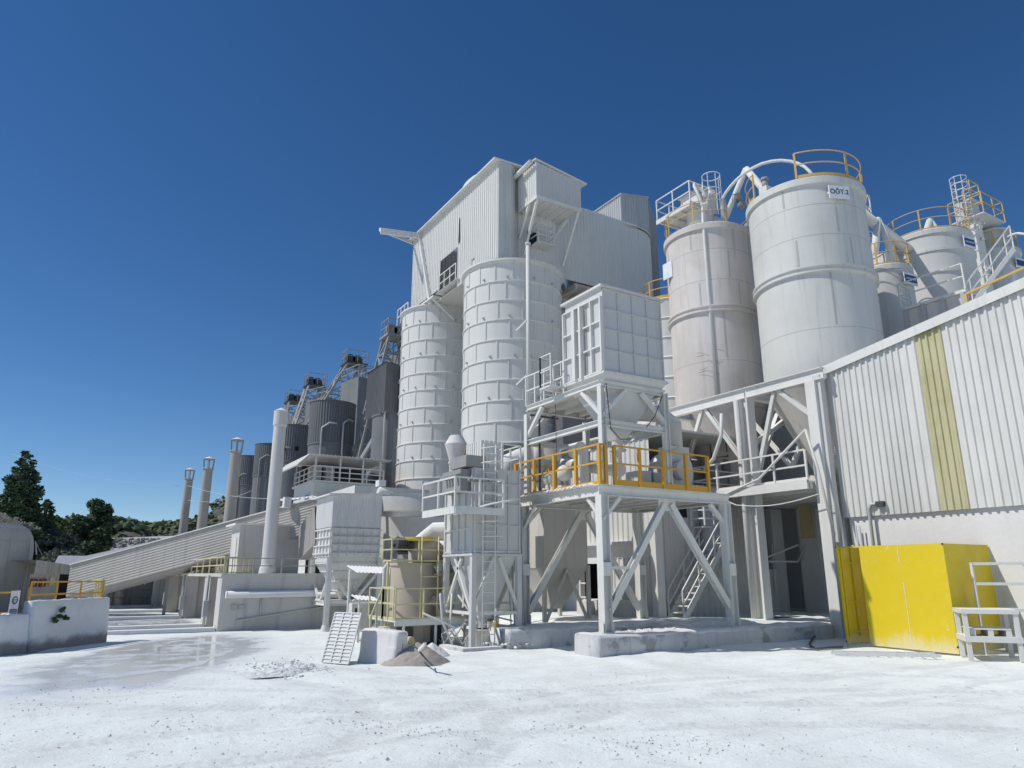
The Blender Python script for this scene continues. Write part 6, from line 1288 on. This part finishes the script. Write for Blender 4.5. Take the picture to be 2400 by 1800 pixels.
for (u0, u1, vt), t, lb in (((944, 1010, 812), 53, 'tall grey kiln shaft beside the largest skip hoist'), ((841, 882, 882), 61, 'grey kiln shaft behind the skip hoist above the control room'), ((766, 792, 930), 69, 'narrow grey kiln shaft third from the right'), ((715, 741, 968), 77, 'small grey kiln shaft behind the rearmost hoists')):
    a, b_ = sv(u0, vt, t=t), sv(u1, vt, t=t + 1.2); w_ = (b_ - a).length
    T = thing('kiln_shaft', lb, 'tower', (a.x, a.y, 0), 'grey kiln shafts')
    q = MB(); d = (b_ - a); d.z = 0; d.normalize(); n_ = V((-d.y, d.x, 0)) * 3; n_ = n_ if n_.y > 0 else -n_
    lo = [V((p.x, p.y, 0)) for p in (a, b_, b_ + n_, a + n_)]; q.hexa(lo, [p + V((0, 0, a.z)) for p in lo]); q.build('shaft', W['kiln'], T)
    q = MB(); tp = [p + V((0, 0, a.z)) for p in lo]; q.rail([tp[3], tp[0], tp[1], tp[2]], 1.1, .06, 1.2); q.build('guardrail', W['steelgrey'], T)
q = MB(); a, b_ = sv(775, 1195, t=50), sv(880, 1020, t=50); q.beam(a, b_, .22); q.beam(a + V((1.2, .3, 0)), b_ + V((1.2, .3, 0)), .12); tag(q.build('raking_prop', W['galv'], loc=tuple(a)), 'pale raking prop leaning across the foot of the largest skip hoist', 'prop')
# wires
def wire(name, p, q_, sag, label, r=.011, mat='galv'):
    q = MB(); q.path([p.lerp(q_, k / 16) - V((0, 0, sag * 4 * (k / 16) * (1 - k / 16))) for k in range(17)], r, 5); tag(q.build(name, W[mat]), label, 'wire')
wire('overhead_wire', sv(440, 1138, t=40), sv(738, 1163, t=31), .35, 'upper pale wire strung across the three rear chimneys')
wire('overhead_wire', sv(440, 1172, t=44), sv(590, 1150, t=38), .3, 'lower pale wire between the rear chimneys')
wire('overhead_wire', sv(30, 1064, t=58), sv(420, 1138, t=54), .6, 'faint pale wire across the sky at the left', .008)
wire('overhead_wire', sv(740, 1215, t=32), sv(905, 1130, t=33), .25, 'thin wire from the gallery top up to the hooped silo', .015)

# ================================================================== left edge: wall, rails, sign, shed, bin, trees, hills
A_, B_ = V((-2.4, 22.35, 0)), V((-.72, 23.45, 0))
pA, pB, pC = sv(-40, 1539, z=0), sv(62, 1529, z=0), sv(243, 1503, z=0)
dW = (pC - pB).normalized(); nW = V((-dW.y, dW.x, 0)); nW = nW if nW.y > 0 else -nW
def wallseg(a, b_, h0, h1, th, seed, taper=0):
    bm = bmesh.new(); n = 26; rows = [(0, 0), (0, .35), (0, .7), (.0, .97), (.03, 1), (th - .03, 1), (th, .97), (th, 0)]
    vs = []
    for i in range(n + 1):
        p = a.lerp(b_, i / n); h = h0 + (h1 - h0) * i / n + .03 * noise.noise((i * .35, seed, 0)); r_ = []
        for j, (o_, f) in enumerate(rows):
            r_.append(bm.verts.new(p + nW * (o_ + .02 * noise.noise((i * .4, j * 1., seed)) - (.1 * (1 - f) if j < 4 else 0)) + V((0, 0, h * f - (.1 if f == 0 else 0)))))
        vs.append(r_)
    for i in range(n):
        for j in range(len(rows) - 1): bm.faces.new((vs[i][j], vs[i + 1][j], vs[i + 1][j + 1], vs[i][j + 1])).smooth = True
    bm.faces.new(vs[0]); bm.faces.new(list(reversed(vs[-1]))); bm.verts.index_update()
    q = MB(); q.add([v.co for v in bm.verts], [[v.index for v in f.verts] for f in bm.faces], True); bm.free(); return q
hw = 1.30
m, nt, b = nodes('stained whitewash'); g = nt.nodes.new('ShaderNodeNewGeometry'); pos = g.outputs['Position']
sx = nt.nodes.new('ShaderNodeSeparateXYZ'); nt.links.new(pos, sx.inputs[0])
zz = mth(nt, 'ADD', sx.outputs[2], mth(nt, 'MULTIPLY', noi(nt, 2.2, pos, 7, .65), -.55))
c = mix(nt, ramp(nt, noi(nt, 1.2, pos, 7, .65), .5, .75, 0, .6), (.72, .73, .735), (.56, .57, .57))
c = mix(nt, ramp(nt, zz, -.16, .12, .85, 0), c, (.17, .16, .155)); c = mix(nt, ramp(nt, noi(nt, 9, pos, 6, .7), .6, .75, 0, .5), c, (.33, .33, .33))
nt.links.new(c, b.inputs['Base Color']); b.inputs['Roughness'].default_value = .9
bp = nt.nodes.new('ShaderNodeBump'); bp.inputs['Strength'].default_value = .4; bp.inputs['Distance'].default_value = .04; nt.links.new(noi(nt, 5, pos, 8, .65), bp.inputs['Height']); nt.links.new(bp.outputs[0], b.inputs['Normal'])
T = thing('yard_wall', 'low whitewashed wall with a stained foot at the left edge of the yard', 'wall', tuple(pB))
wallseg(pB + dW * .0, pC, hw, hw, .3, 2.).build('high_section', m, T)
wallseg(pA + nW * .06, pB + nW * .06 - dW * .01, .98, .98, .35, 6.).build('low_section', m, T)
up = V((0, 0, 1))
T = thing('wall_guardrail', 'orange yellow guardrail running along the top of the whitewashed wall', 'guardrail', tuple(pB))
q = MB(); q.rail([pA + nW * .5 + up * .9, pB + nW * .5 - dW * .05 + up * .9], .62, .045, 1.3, (1, .15)); q.build('low_rail', W['orange'], T)
q = MB(); q.rail([pB + nW * .25 + dW * .1 + up * 1.2, pC + nW * .25 - dW * .05 + up * 1.2], .58, .045, .95, (1, .42)); q.build('high_rail', W['orange'], T)
q = MB(); e0 = pC + nW * .25 - dW * .05 + up * 1.2
for k in range(4): q.beam(e0 + dW * (.04 + k * .05) + nW * k * .12, e0 + dW * (.04 + k * .05) + nW * k * .12 + up * .6, .05, .05, (0, 1, 0))
q.beam(e0 + up * .6, e0 + dW * .2 + nW * .5 + up * .6, .06); q.build('end_posts', W['yrail'], T)
s0 = sv(33, 1416, t=18.9)
T = thing('safety_sign', 'white safety sign with a blue round helmet emblem on the left edge guardrail', 'sign', tuple(s0))
w2, h2 = .155, .345
fw = -nW
q = MB(); q.beam(s0 - dW * w2, s0 + dW * w2, .012, h2 * 2 - .0); q.build('board', W['signw'], T)
q = MB()
def disc(q, c, r, o_, n=28, ry=None): 
    ry = ry or r; vs = [c + fw * o_] + [c + fw * o_ + dW * (r * math.cos(2 * math.pi * k / n)) + up * (ry * math.sin(2 * math.pi * k / n)) for k in range(n)]; q.add(vs, [(0, k + 1, (k + 1) % n + 1) for k in range(n)])
disc(q, s0 + up * .1, .105, .009); q.build('emblem', W['blue'], T)
q = MB(); cc = s0 + up * .1
disc(q, cc - up * .012, .052, .012); disc(q, cc + up * .035, .06, .012, 24, .035); q.build('helmet_mark', W['signw'], T)
q = MB(); q.beam(cc - dW * .065 + fw * .014 + up * .018, cc + dW * .065 + fw * .014 + up * .018, .003, .012); disc(q, cc - up * .02, .018, .014); q.build('visor_mark', W['blue'], T)
q = MB(); q.beam(s0 - dW * .125 + fw * .009 - up * .22, s0 + dW * .125 + fw * .009 - up * .22, .005, .19); q.build('text_panel', W['blue'], T)
q = MB()
for z, n_ in ((-.17, 9), (-.215, 7), (-.26, 8)):
    for k in range(n_): q.beam(s0 + dW * (-.1 + .2 * k / n_) + fw * .013 + up * z, s0 + dW * (-.1 + .2 * (k + .7) / n_) + fw * .013 + up * z, .003, .022)
q.build('text_lines', W['signw'], T)
leafm = []
def leafmat(name, c1, c2):
    m, nt, b = nodes(name); g = nt.nodes.new('ShaderNodeNewGeometry')
    col = mix(nt, ramp(nt, noi(nt, 1.3, g.outputs['Position'], 5), .35, .7), c1, c2)
    col = mix(nt, mth(nt, 'MULTIPLY', g.outputs['Random Per Island'], .6), col, c1)
    nt.links.new(col, b.inputs['Base Color']); b.inputs['Roughness'].default_value = .75; b.inputs['Specular IOR Level'].default_value = .2
    return m
LM = dict(scrub=leafmat('hill scrub', (.085, .11, .05), (.16, .17, .085)), dark=leafmat('dark foliage', (.06, .095, .05), (.11, .155, .07)), mid=leafmat('mid foliage', (.085, .12, .05), (.15, .18, .065)), olive=leafmat('olive foliage', (.10, .115, .09), (.15, .16, .125)), lime=leafmat('bright leaf', (.03, .09, .03), (.07, .16, .04)))
def leaves(q, c, r, n, s, rnd, flat=.8):
    for _ in range(n):
        d = V((rnd.gauss(0, 1), rnd.gauss(0, 1), rnd.gauss(0, 1))).normalized() * (r * rnd.random() ** .45); p = V(c) + V((d.x, d.y, d.z * flat))
        u = V((rnd.gauss(0, 1), rnd.gauss(0, 1), rnd.gauss(0, .6))).normalized(); w_ = u.cross(V((rnd.gauss(0, 1), rnd.gauss(0, 1), rnd.gauss(0, 1)))).normalized(); k = s * rnd.uniform(.6, 1.4)
        q.add([p - u * k, p - w_ * k * .5, p + u * k, p + w_ * k * .5], [(0, 1, 2, 3)])
def tree(x, y, z, h, rad, kind, label, seed, shape='round', n=5200, s=.26):
    rnd = random.Random(seed); T = thing('pine_tree' if shape == 'cone' else 'tree', label, 'tree', (x, y, z), None)
    tk = MB(); q = MB(); tk.tube((x, y, z - .5), (x + rnd.uniform(-.3, .3), y, z + h * .75), h * .028, 8, h * .008)
    cl = []; m_ = 34 if shape != 'cone' else 60
    for k in range(m_):
        f = (k + .5) / m_
        if shape == 'cone':
            zz_ = z + h * (.08 + .9 * f); rr = rad * (1 - f) ** .52 * (.55 + .45 * math.sin(min(1, f * 6) * math.pi / 2)); a = k * 2.4; rd = rr * rnd.uniform(.45, .85); cr = max(.3, rr * .5)
            if rnd.random() < .15: rd *= 1.25
        else:
            a = rnd.uniform(0, 6.28); e = rnd.uniform(-.5, 1); rd = rad * math.sqrt(max(0, 1 - e * e * .8)) * rnd.uniform(.35, .9); zz_ = z + h * (.55 + .4 * e); cr = rad * rnd.uniform(.2, .42)
        p = V((x + rd * math.cos(a), y + rd * math.sin(a), zz_)); cl.append((p, cr))
        tk.tube((x, y, z + (zz_ - z) * .7), p, h * .008, 5, h * .002, False)
    tot = sum(c_[1] ** 2 for c_ in cl)
    for p, cr in cl: leaves(q, p, cr, int(n * cr * cr / tot) + 4, s, rnd, .75)
    tk.build('trunk', W['trunk'], T); q.build('crown', LM[kind], T); return T
def at(u, v, t): return sv(u, v, t=t)
p = at(22, 1300, 62); tree(p.x, p.y, 0, sv(22, 1042, t=62).z, 2.7, 'dark', 'tall dark conifer at the left edge rising above the netted bin', 1, 'cone', 15000, .2)
p = at(92, 1300, 66); tree(p.x, p.y, 0, sv(92, 1165, t=66).z, 1.9, 'dark', 'shorter pointed evergreen right beside the tall conifer', 2, 'cone', 4200, .2)
p = at(208, 1300, 70); tree(p.x, p.y, 0, sv(208, 1172, t=70).z + .3, 2.0, 'dark', 'round headed dark tree above the white truck cover', 3, 'round', 7500, .2)
p = at(190, 1300, 66); tree(p.x, p.y, 0, 4.8, 2.2, 'dark', 'dark bushy tree below the round headed tree', 5, 'round', 4500, .2)
p = at(120, 1300, 62); tree(p.x, p.y, 0, 5.6, 2.7, 'olive', 'grey green tree in the middle of the thicket', 6, 'round', 5500, .2)
p = at(160, 1300, 58); tree(p.x, p.y, 0, 3.8, 2.2, 'olive', 'pale grey green round bush behind the white truck cover', 7, 'round', 4500, .17)
p = at(62, 1300, 60); tree(p.x, p.y, 0, 6.0, 2.3, 'dark', 'dense dark tree just behind the netted bin', 8, 'round', 4500, .2)
p = at(235, 1300, 64); tree(p.x, p.y, 0, 3.4, 1.8, 'dark', 'low dark shrubby tree at the foot of the quarry slope', 9, 'round', 3500, .18)
p = at(150, 1300, 82); tree(p.x, p.y, 0, 8.6, 4.0, 'mid', 'broad olive green tree at the back of the thicket', 10, 'round', 6500, .26)
p = at(105, 1300, 84); tree(p.x, p.y, 0, 8.4, 4.0, 'mid', 'green tree on the slope left of the round headed tree', 11, 'round', 6000, .26)
# plant growing out of the wall
T = thing('wall_plant', 'small bright green plant growing out of the face of the whitewashed wall', 'plant', tuple(sv(140, 1445, t=19.0)))
rnd = random.Random(5); q = MB(); st = MB(); f0 = pB.lerp(pC, .43)
for u, v, r in ((146, 1430, .075), (152, 1447, .09), (140, 1444, .07), (130, 1455, .08), (158, 1449, .06), (150, 1425, .05), (128, 1449, .05)):
    d = sv(u, v, t=1) - V((0, 0, CAMZ)); o_ = V((0, 0, CAMZ)); nn = nW; tt = ((pB - nW * .14 - o_).dot(nn)) / d.dot(nn); c = o_ + d * tt
    leaves(q, c, r, 75, .035, rnd); st.tube(c + nW * .25 - up * .02, c, .006, 5)
st.build('stems', W['trunk'], T); q.build('leaves', LM['lime'], T)

# netted bin with gravel heap on top
T = thing('netted_bin', 'grey netted storage bin at the left edge', 'bin', tuple(at(20, 1400, 38)))
br = at(84, 1400, 40); bl = at(-160, 1400, 33); dB = (br - bl); dB.z = 0; LB = dB.length; dB.normalize(); nB = V((-dB.y, dB.x, 0)); nB = nB if nB.y > 0 else -nB
zt_ = sv(66, 1234, t=39.5).z + .1
q = MB(); prof = []
for k in range(13):
    a = R(90 * k / 12); prof.append((LB - 1.2 + 1.2 * math.sin(a), 1.2 - 1.2 * math.cos(a)))
line = [(0, 0)] + prof + [(LB, 6.)]
rows = [0, 1.6, 3.1, zt_ * .72, zt_ * .86, zt_ * .95, zt_]
ins = [0, 0, 0, 0, .12, .35, .75]
vs = []
for z, i_ in zip(rows, ins):
    for a, b_ in line:
        p = V((bl.x, bl.y, 0)) + dB * (a - i_ * (a > LB - 1.25)) + nB * (b_ + i_ * .5) + up * z; vs.append(p)
nl = len(line); q.add(vs, [(j * nl + i, j * nl + i + 1, (j + 1) * nl + i + 1, (j + 1) * nl + i) for j in range(len(rows) - 1) for i in range(nl - 1)], True); q.build('netting', W['net'], T)
q = MB()
for z in (1.6, 3.1, zt_ * .62, zt_ * .8): q.beam(V((bl.x, bl.y, 0)) + up * z - nB * .02, V((bl.x, bl.y, 0)) + dB * (LB - 1.2) + up * z - nB * .012, .03, .03)
for a in (LB * .35, LB * .62, LB * .8, LB - 1.25): q.beam(V((bl.x, bl.y, 0)) + dB * a - nB * .02, V((bl.x, bl.y, 0)) + dB * a - nB * .02 + up * zt_ * .85, .03, .03, (0, 1, 0))
q.build('seams', W['net'], T)
q = MB(); zl = sv(0, 1180, t=39.5).z; rnd = random.Random(4); gvs = []; n = 26
base = V((bl.x, bl.y, 0))
for j in range(n + 1):
    for i in range(n + 1):
        a = LB * (.2 + .78 * i / n); b_ = .5 + 5.5 * j / n; f = (LB - .3 - a) / (LB * .62)
        z = zt_ - .1 + min(1.3, f) * (zl - zt_) * 1.05 * (.72 + .28 * math.sin(math.pi * j / n)) + .12 * noise.noise((a * 2, b_ * 2, 1)); gvs.append(base + dB * a + nB * b_ + up * z)
q.add(gvs, [(j * (n + 1) + i, j * (n + 1) + i + 1, (j + 1) * (n + 1) + i + 1, (j + 1) * (n + 1) + i) for j in range(n) for i in range(n)], True)
for _ in range(1700): p = rnd.choice(gvs); q.blob(p + V((rnd.uniform(-.2, .2), rnd.uniform(-.2, .2), .02)), rnd.uniform(.025, .075), .4, 1)
o = q.build('gravel_heap', W['stone']); tag(o, 'heap of pale crushed stone filling the netted bin', 'gravel', kind='stuff')
# shed with red boxes
s0_, s1_ = at(62, 1400, 36.5), at(172, 1400, 38.5); dS = (s1_ - s0_); dS.z = 0; LS = dS.length; dS.normalize(); nS = V((-dS.y, dS.x, 0)); nS = nS if nS.y > 0 else -nS
zs0, zs1, zsm = sv(70, 1312, t=36.7).z, sv(168, 1328, t=38.4).z, sv(120, 1346, t=37.5).z
b0 = V((s0_.x, s0_.y, 0))
T = thing('tin_shed', 'stained corrugated shed with an open doorway beside the netted bin', 'shed', (b0.x, b0.y, 0))
q = MB(); q.corr(b0 - nS * .35 + up * zsm, dS * LS, up * (zs0 - zsm), up * (zs1 - zsm), -nS, .28, .05); q.build('canopy', W['shed'], T)
q = MB(); q.corr(b0, dS * (LS * .62), up * zsm, None, -nS, .28, .04); q.corr(b0 + dS * LS * .93, dS * (LS * .07), up * zsm, None, -nS, .15, .02); q.build('front_wall', W['shed'], T)
q = MB(); c_ = [b0 + nS * .5, b0 + dS * LS * 1.05 + nS * .5, b0 + dS * LS * 1.05 + nS * 3, b0 + nS * 3]; q.add([p + up * zsm for p in c_] + [b0 + up * zs0, b0 + dS * LS + up * zs1, b0 + dS * LS + nS * 3 + up * zs1, b0 + nS * 3 + up * zs0], [(4, 5, 6, 7)]); q.add([b0 + nS * 3, b0 + dS * LS + nS * 3, b0 + dS * LS + nS * 3 + up * zs1, b0 + nS * 3 + up * zs0], [(0, 1, 2, 3)]); q.build('roof', W['shed'], T)
q = MB(); q.hexa([b0 + dS * LS * .66 + nS * .25, b0 + dS * LS * .9 + nS * .25, b0 + dS * LS * .9 + nS * .35, b0 + dS * LS * .66 + nS * .35], [b0 + dS * LS * .66 + nS * .25 + up * zsm, b0 + dS * LS * .9 + nS * .25 + up * zsm, b0 + dS * LS * .9 + nS * .35 + up * zsm, b0 + dS * LS * .66 + nS * .35 + up * zsm]); q.build('interior_shade', W['black'], T)  # black slab close behind the doorway stands in for interior shade
for k, (u, lb) in enumerate(((79, 'left one of the two red fire boxes on the stained shed wall'), (100, 'right one of the two red fire boxes on the stained shed wall'))):
    d = sv(u, 1366, t=1) - V((0, 0, CAMZ)); c = V((0, 0, CAMZ)) + d * ((b0 - nS * .1 - V((0, 0, CAMZ))).dot(nS) / d.dot(nS))
    t_ = thing('fire_box', lb, 'fire box', tuple(c)); q = MB(); q.beam(c - dS * .15, c + dS * .15, .12, .4); q.build('box', W['red'], t_)
    q = MB(); q.beam(c - dS * .05 - nS * .064 + up * .04, c + dS * .05 - nS * .064 + up * .04, .005, .09); q.beam(c - dS * .012 - nS * .063 - up * .08, c + dS * .012 - nS * .063 - up * .08, .005, .14); q.build('flame_mark', W['signw'], t_)
d = sv(122, 1362, t=1) - V((0, 0, CAMZ)); c = V((0, 0, CAMZ)) + d * ((b0 - nS * .06 - V((0, 0, CAMZ))).dot(nS) / d.dot(nS))
q = MB(); q.beam(c - dS * .12, c + dS * .12, .02, .42); tag(q.build('faded_poster', W['yrail'], loc=tuple(c)), 'faded yellow notice left of the shed doorway', 'notice')
# white cover behind
p = [at(90, 1300, 46), at(167, 1300, 47), at(167, 1345, 47), at(98, 1345, 46)]
T = thing('truck_cover', 'bright white truck body behind the stained shed', 'truck', (p[0].x, p[0].y, 0))
dd = V((1.2, 2.2, 0)); q = MB(); tp = V((1.1, 1.8, 0)); q.hexa([V((p[3].x, p[3].y, .9)), V((p[2].x, p[2].y, .9)), V((p[2].x, p[2].y, .9)) + dd, V((p[3].x, p[3].y, .9)) + dd], [p[0] + tp, V((p[1].x, p[1].y, p[0].z)) + tp, V((p[1].x, p[1].y, p[0].z)) + dd, p[0] + dd]); q.build('body', W['plaster'], T)
q = MB()
for f in (.2, .8):
    c = p[3].lerp(p[2], f); q.tube((c.x, c.y - .1, .5), (c.x + .1, c.y + .25, .5), .5, 16)
q.build('wheels', W['darksteel'], T)
q = MB(); a = at(83, 1268, 43); b_ = at(98, 1300, 43); q.beam(at(86, 1300, 43), at(84, 1270, 43), .05); q.beam(a, b_, .04); tag(q.build('thin_pole', W['galv']), 'thin pole with a stay beside the netted bin', 'pole')
# dark sloping roof behind the gallery
q = MB(); a, b_, c_, d_ = at(165, 1322, 42), at(360, 1268, 42), at(420, 1255, 50), at(190, 1305, 50)
q.hexa([a - up * .4, b_ - up * .4, c_ - up * .4, d_ - up * .4], [a, b_, c_, d_]); tag(q.build('dark_roof', W['greyc'], loc=tuple(a)), 'dark sloping roof edge showing above the left part of the gallery', 'roof')
# dark shed contents below the gallery
T = thing('pump_skid', 'dusty pumps and pipe frame below the gallery at the mouth of the deck', 'machine', tuple(at(280, 1415, 46).xy) + (0,))
c = at(270, 1410, 46); q = MB()
for k in range(2): x = c.x - .6 + k * .8; q.lathe(x, c.y, [(.3, 0), (.3, .95), (.15, 1.15), (0, 1.15)], 18)
q.box(c.x - 1.2, c.x + 3.6, c.y + .6, c.y + 1.4, .0, 1.3); q.build('tanks', W['dull'], T)
q = MB(); q.rail([c + V((-1.5, -.4, -c.z + .02)), c + V((3.2, -.4, -c.z + .02))], 1.6, .06, 1.1, (1, .6, .3)); q.beam((c.x + 1.4, c.y - .4, .0), (c.x + 2.6, c.y - .4, 1.6), .08); q.build('frame', W['steelgrey'], T)
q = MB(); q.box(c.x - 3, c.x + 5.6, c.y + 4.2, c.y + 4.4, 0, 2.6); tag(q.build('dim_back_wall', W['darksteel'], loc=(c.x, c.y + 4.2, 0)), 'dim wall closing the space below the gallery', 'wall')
# hills
def hills():
    q = MB(); nx_, ny_ = 150, 50; vs = []
    for j in range(ny_ + 1):
        for i in range(nx_ + 1):
            az = -.72 + 1.15 * i / nx_ ; dist = 95 + 330 * (j / ny_) ** 1.3
            u = CX + F * math.tan(az) * 1.0353
            x_, y_ = dist * math.sin(az), dist * math.cos(az)
            # near brushy rise on the left, far ridge to the right
            rise = 9.5 * sst(95, 130, dist) * (1 - .55 * sst(300, 400, u)) * (1 - sst(400, 480, u)) * (1 + .15 * noise.noise((az * 9, 1, 2)))
            ridge = sst(180, 330, dist) * (1 - .3 * sst(350, 425, dist)) * (20 + 3 * sst(340, 420, u) + 12 * sst(420, 540, u) + 16 * sst(540, 760, u)) * (1 + .10 * noise.noise((az * 14, 4, 1)))
            z = max(rise, ridge) + (1.0 * noise.noise((x_ * .05, y_ * .05, 3)) + .5 * noise.noise((x_ * .2, y_ * .2, 3))) * sst(95, 140, dist) - .3
            W_ = V((x_ * BX[0] + y_ * BX[1], x_ * AX[0] + y_ * AX[1], z)); vs.append(W_)
    q.add(vs, [(j * (nx_ + 1) + i, j * (nx_ + 1) + i + 1, (j + 1) * (nx_ + 1) + i + 1, (j + 1) * (nx_ + 1) + i) for j in range(ny_) for i in range(nx_)], True)
    m, nt, b = nodes('scrub hillside'); g = nt.nodes.new('ShaderNodeNewGeometry'); pos = g.outputs['Position']
    c = mix(nt, ramp(nt, noi(nt, .16, pos, 8, .7), .44, .58), (.05, .055, .035), (.13, .115, .085)); c = mix(nt, ramp(nt, noi(nt, .5, pos, 6, .7), .57, .66), c, (.22, .21, .19))
    nt.links.new(c, b.inputs['Base Color']); b.inputs['Roughness'].default_value = .95
    tag(q.build('hills', m), kind='structure')
    rnd = random.Random(3); s_ = MB()
    for _ in range(6500):
        p = rnd.choice(vs); d = p.length
        if d < 100: continue
        sz = rnd.uniform(.3, .75) * (1 + d / 300)
        for _k in range(3):
            c_ = p + V((rnd.uniform(-3, 3), rnd.uniform(-3, 3), sz * .4)); s_.blob(c_, sz * rnd.uniform(.5, 1), .55, 1, .8)
    tag(s_.build('hillside_scrub', LM['scrub']), 'dark scrub covering the far hillside', 'scrub', kind='stuff')
hills()
q = MB(); c = at(305, 1272, 88); rnd = random.Random(9)
for _ in range(420): p = at(rnd.uniform(245, 385), rnd.uniform(1262, 1292), rnd.uniform(84, 94)); q.blob((p.x, p.y, p.z), rnd.uniform(.1, .32), .4, 1, .6)
tag(q.build('quarry_rubble', W['stone']), 'pale grey quarry rubble on the slope above the gallery', 'rubble', kind='stuff')
q = MB(); a, b_, c_, d_ = at(240, 1305, 82), at(420, 1300, 82), at(420, 1255, 96), at(240, 1262, 96); q.hexa([V((p.x, p.y, -.5)) for p in (a, b_, c_, d_)], [a, b_, c_, d_]); tag(q.build('quarry_slope', W['kiln']), kind='structure')

# ================================================================== sky, sun, camera
SE, = (R(49),)
sun_dir = V((-.944, .33, 0)).normalized() * math.cos(SE) + V((0, 0, math.sin(SE)))
w = bpy.data.worlds.new('World'); sc.world = w; w.use_nodes = True; nt = w.node_tree; bg = nt.nodes['Background']
sky = nt.nodes.new('ShaderNodeTexSky'); sky.sky_type = 'NISHITA'; sky.sun_disc = False; sky.sun_elevation = SE
sky.sun_rotation = math.atan2(sun_dir.x, sun_dir.y); sky.air_density = 1.0; sky.dust_density = .0; sky.ozone_density = 2.0; sky.altitude = 2600
hs = nt.nodes.new('ShaderNodeHueSaturation'); hs.inputs['Hue'].default_value = .503; hs.inputs['Saturation'].default_value = 1.26
nt.links.new(sky.outputs[0], hs.inputs['Color']); nt.links.new(hs.outputs[0], bg.inputs['Color']); bg.inputs['Strength'].default_value = .103
sl = bpy.data.lights.new('sun', 'SUN'); sl.energy = 3.6; sl.angle = R(.5); sl.color = (1, .965, .91)
so = bpy.data.objects.new('sun', sl); COL.objects.link(so); so.rotation_euler = sun_dir.to_track_quat('Z', 'Y').to_euler()
cd = bpy.data.cameras.new('camera'); cam = bpy.data.objects.new('camera', cd); COL.objects.link(cam); sc.camera = cam
cd.sensor_fit = 'HORIZONTAL'; cd.sensor_width = 36; cd.lens = 36 * F / 2400; cd.clip_end = 5000; cd.clip_start = .1
cam.location = (0, 0, CAMZ)
fwd = V((BX[1] * _c, AX[1] * _c, _s)); cam.rotation_euler = fwd.to_track_quat('-Z', 'Y').to_euler()
sc.view_settings.view_transform = 'Standard'; sc.view_settings.look = 'None'; sc.view_settings.exposure = 0; sc.view_settings.gamma = 1
for o in bpy.data.objects:
    if '_o' in o: del o['_o']
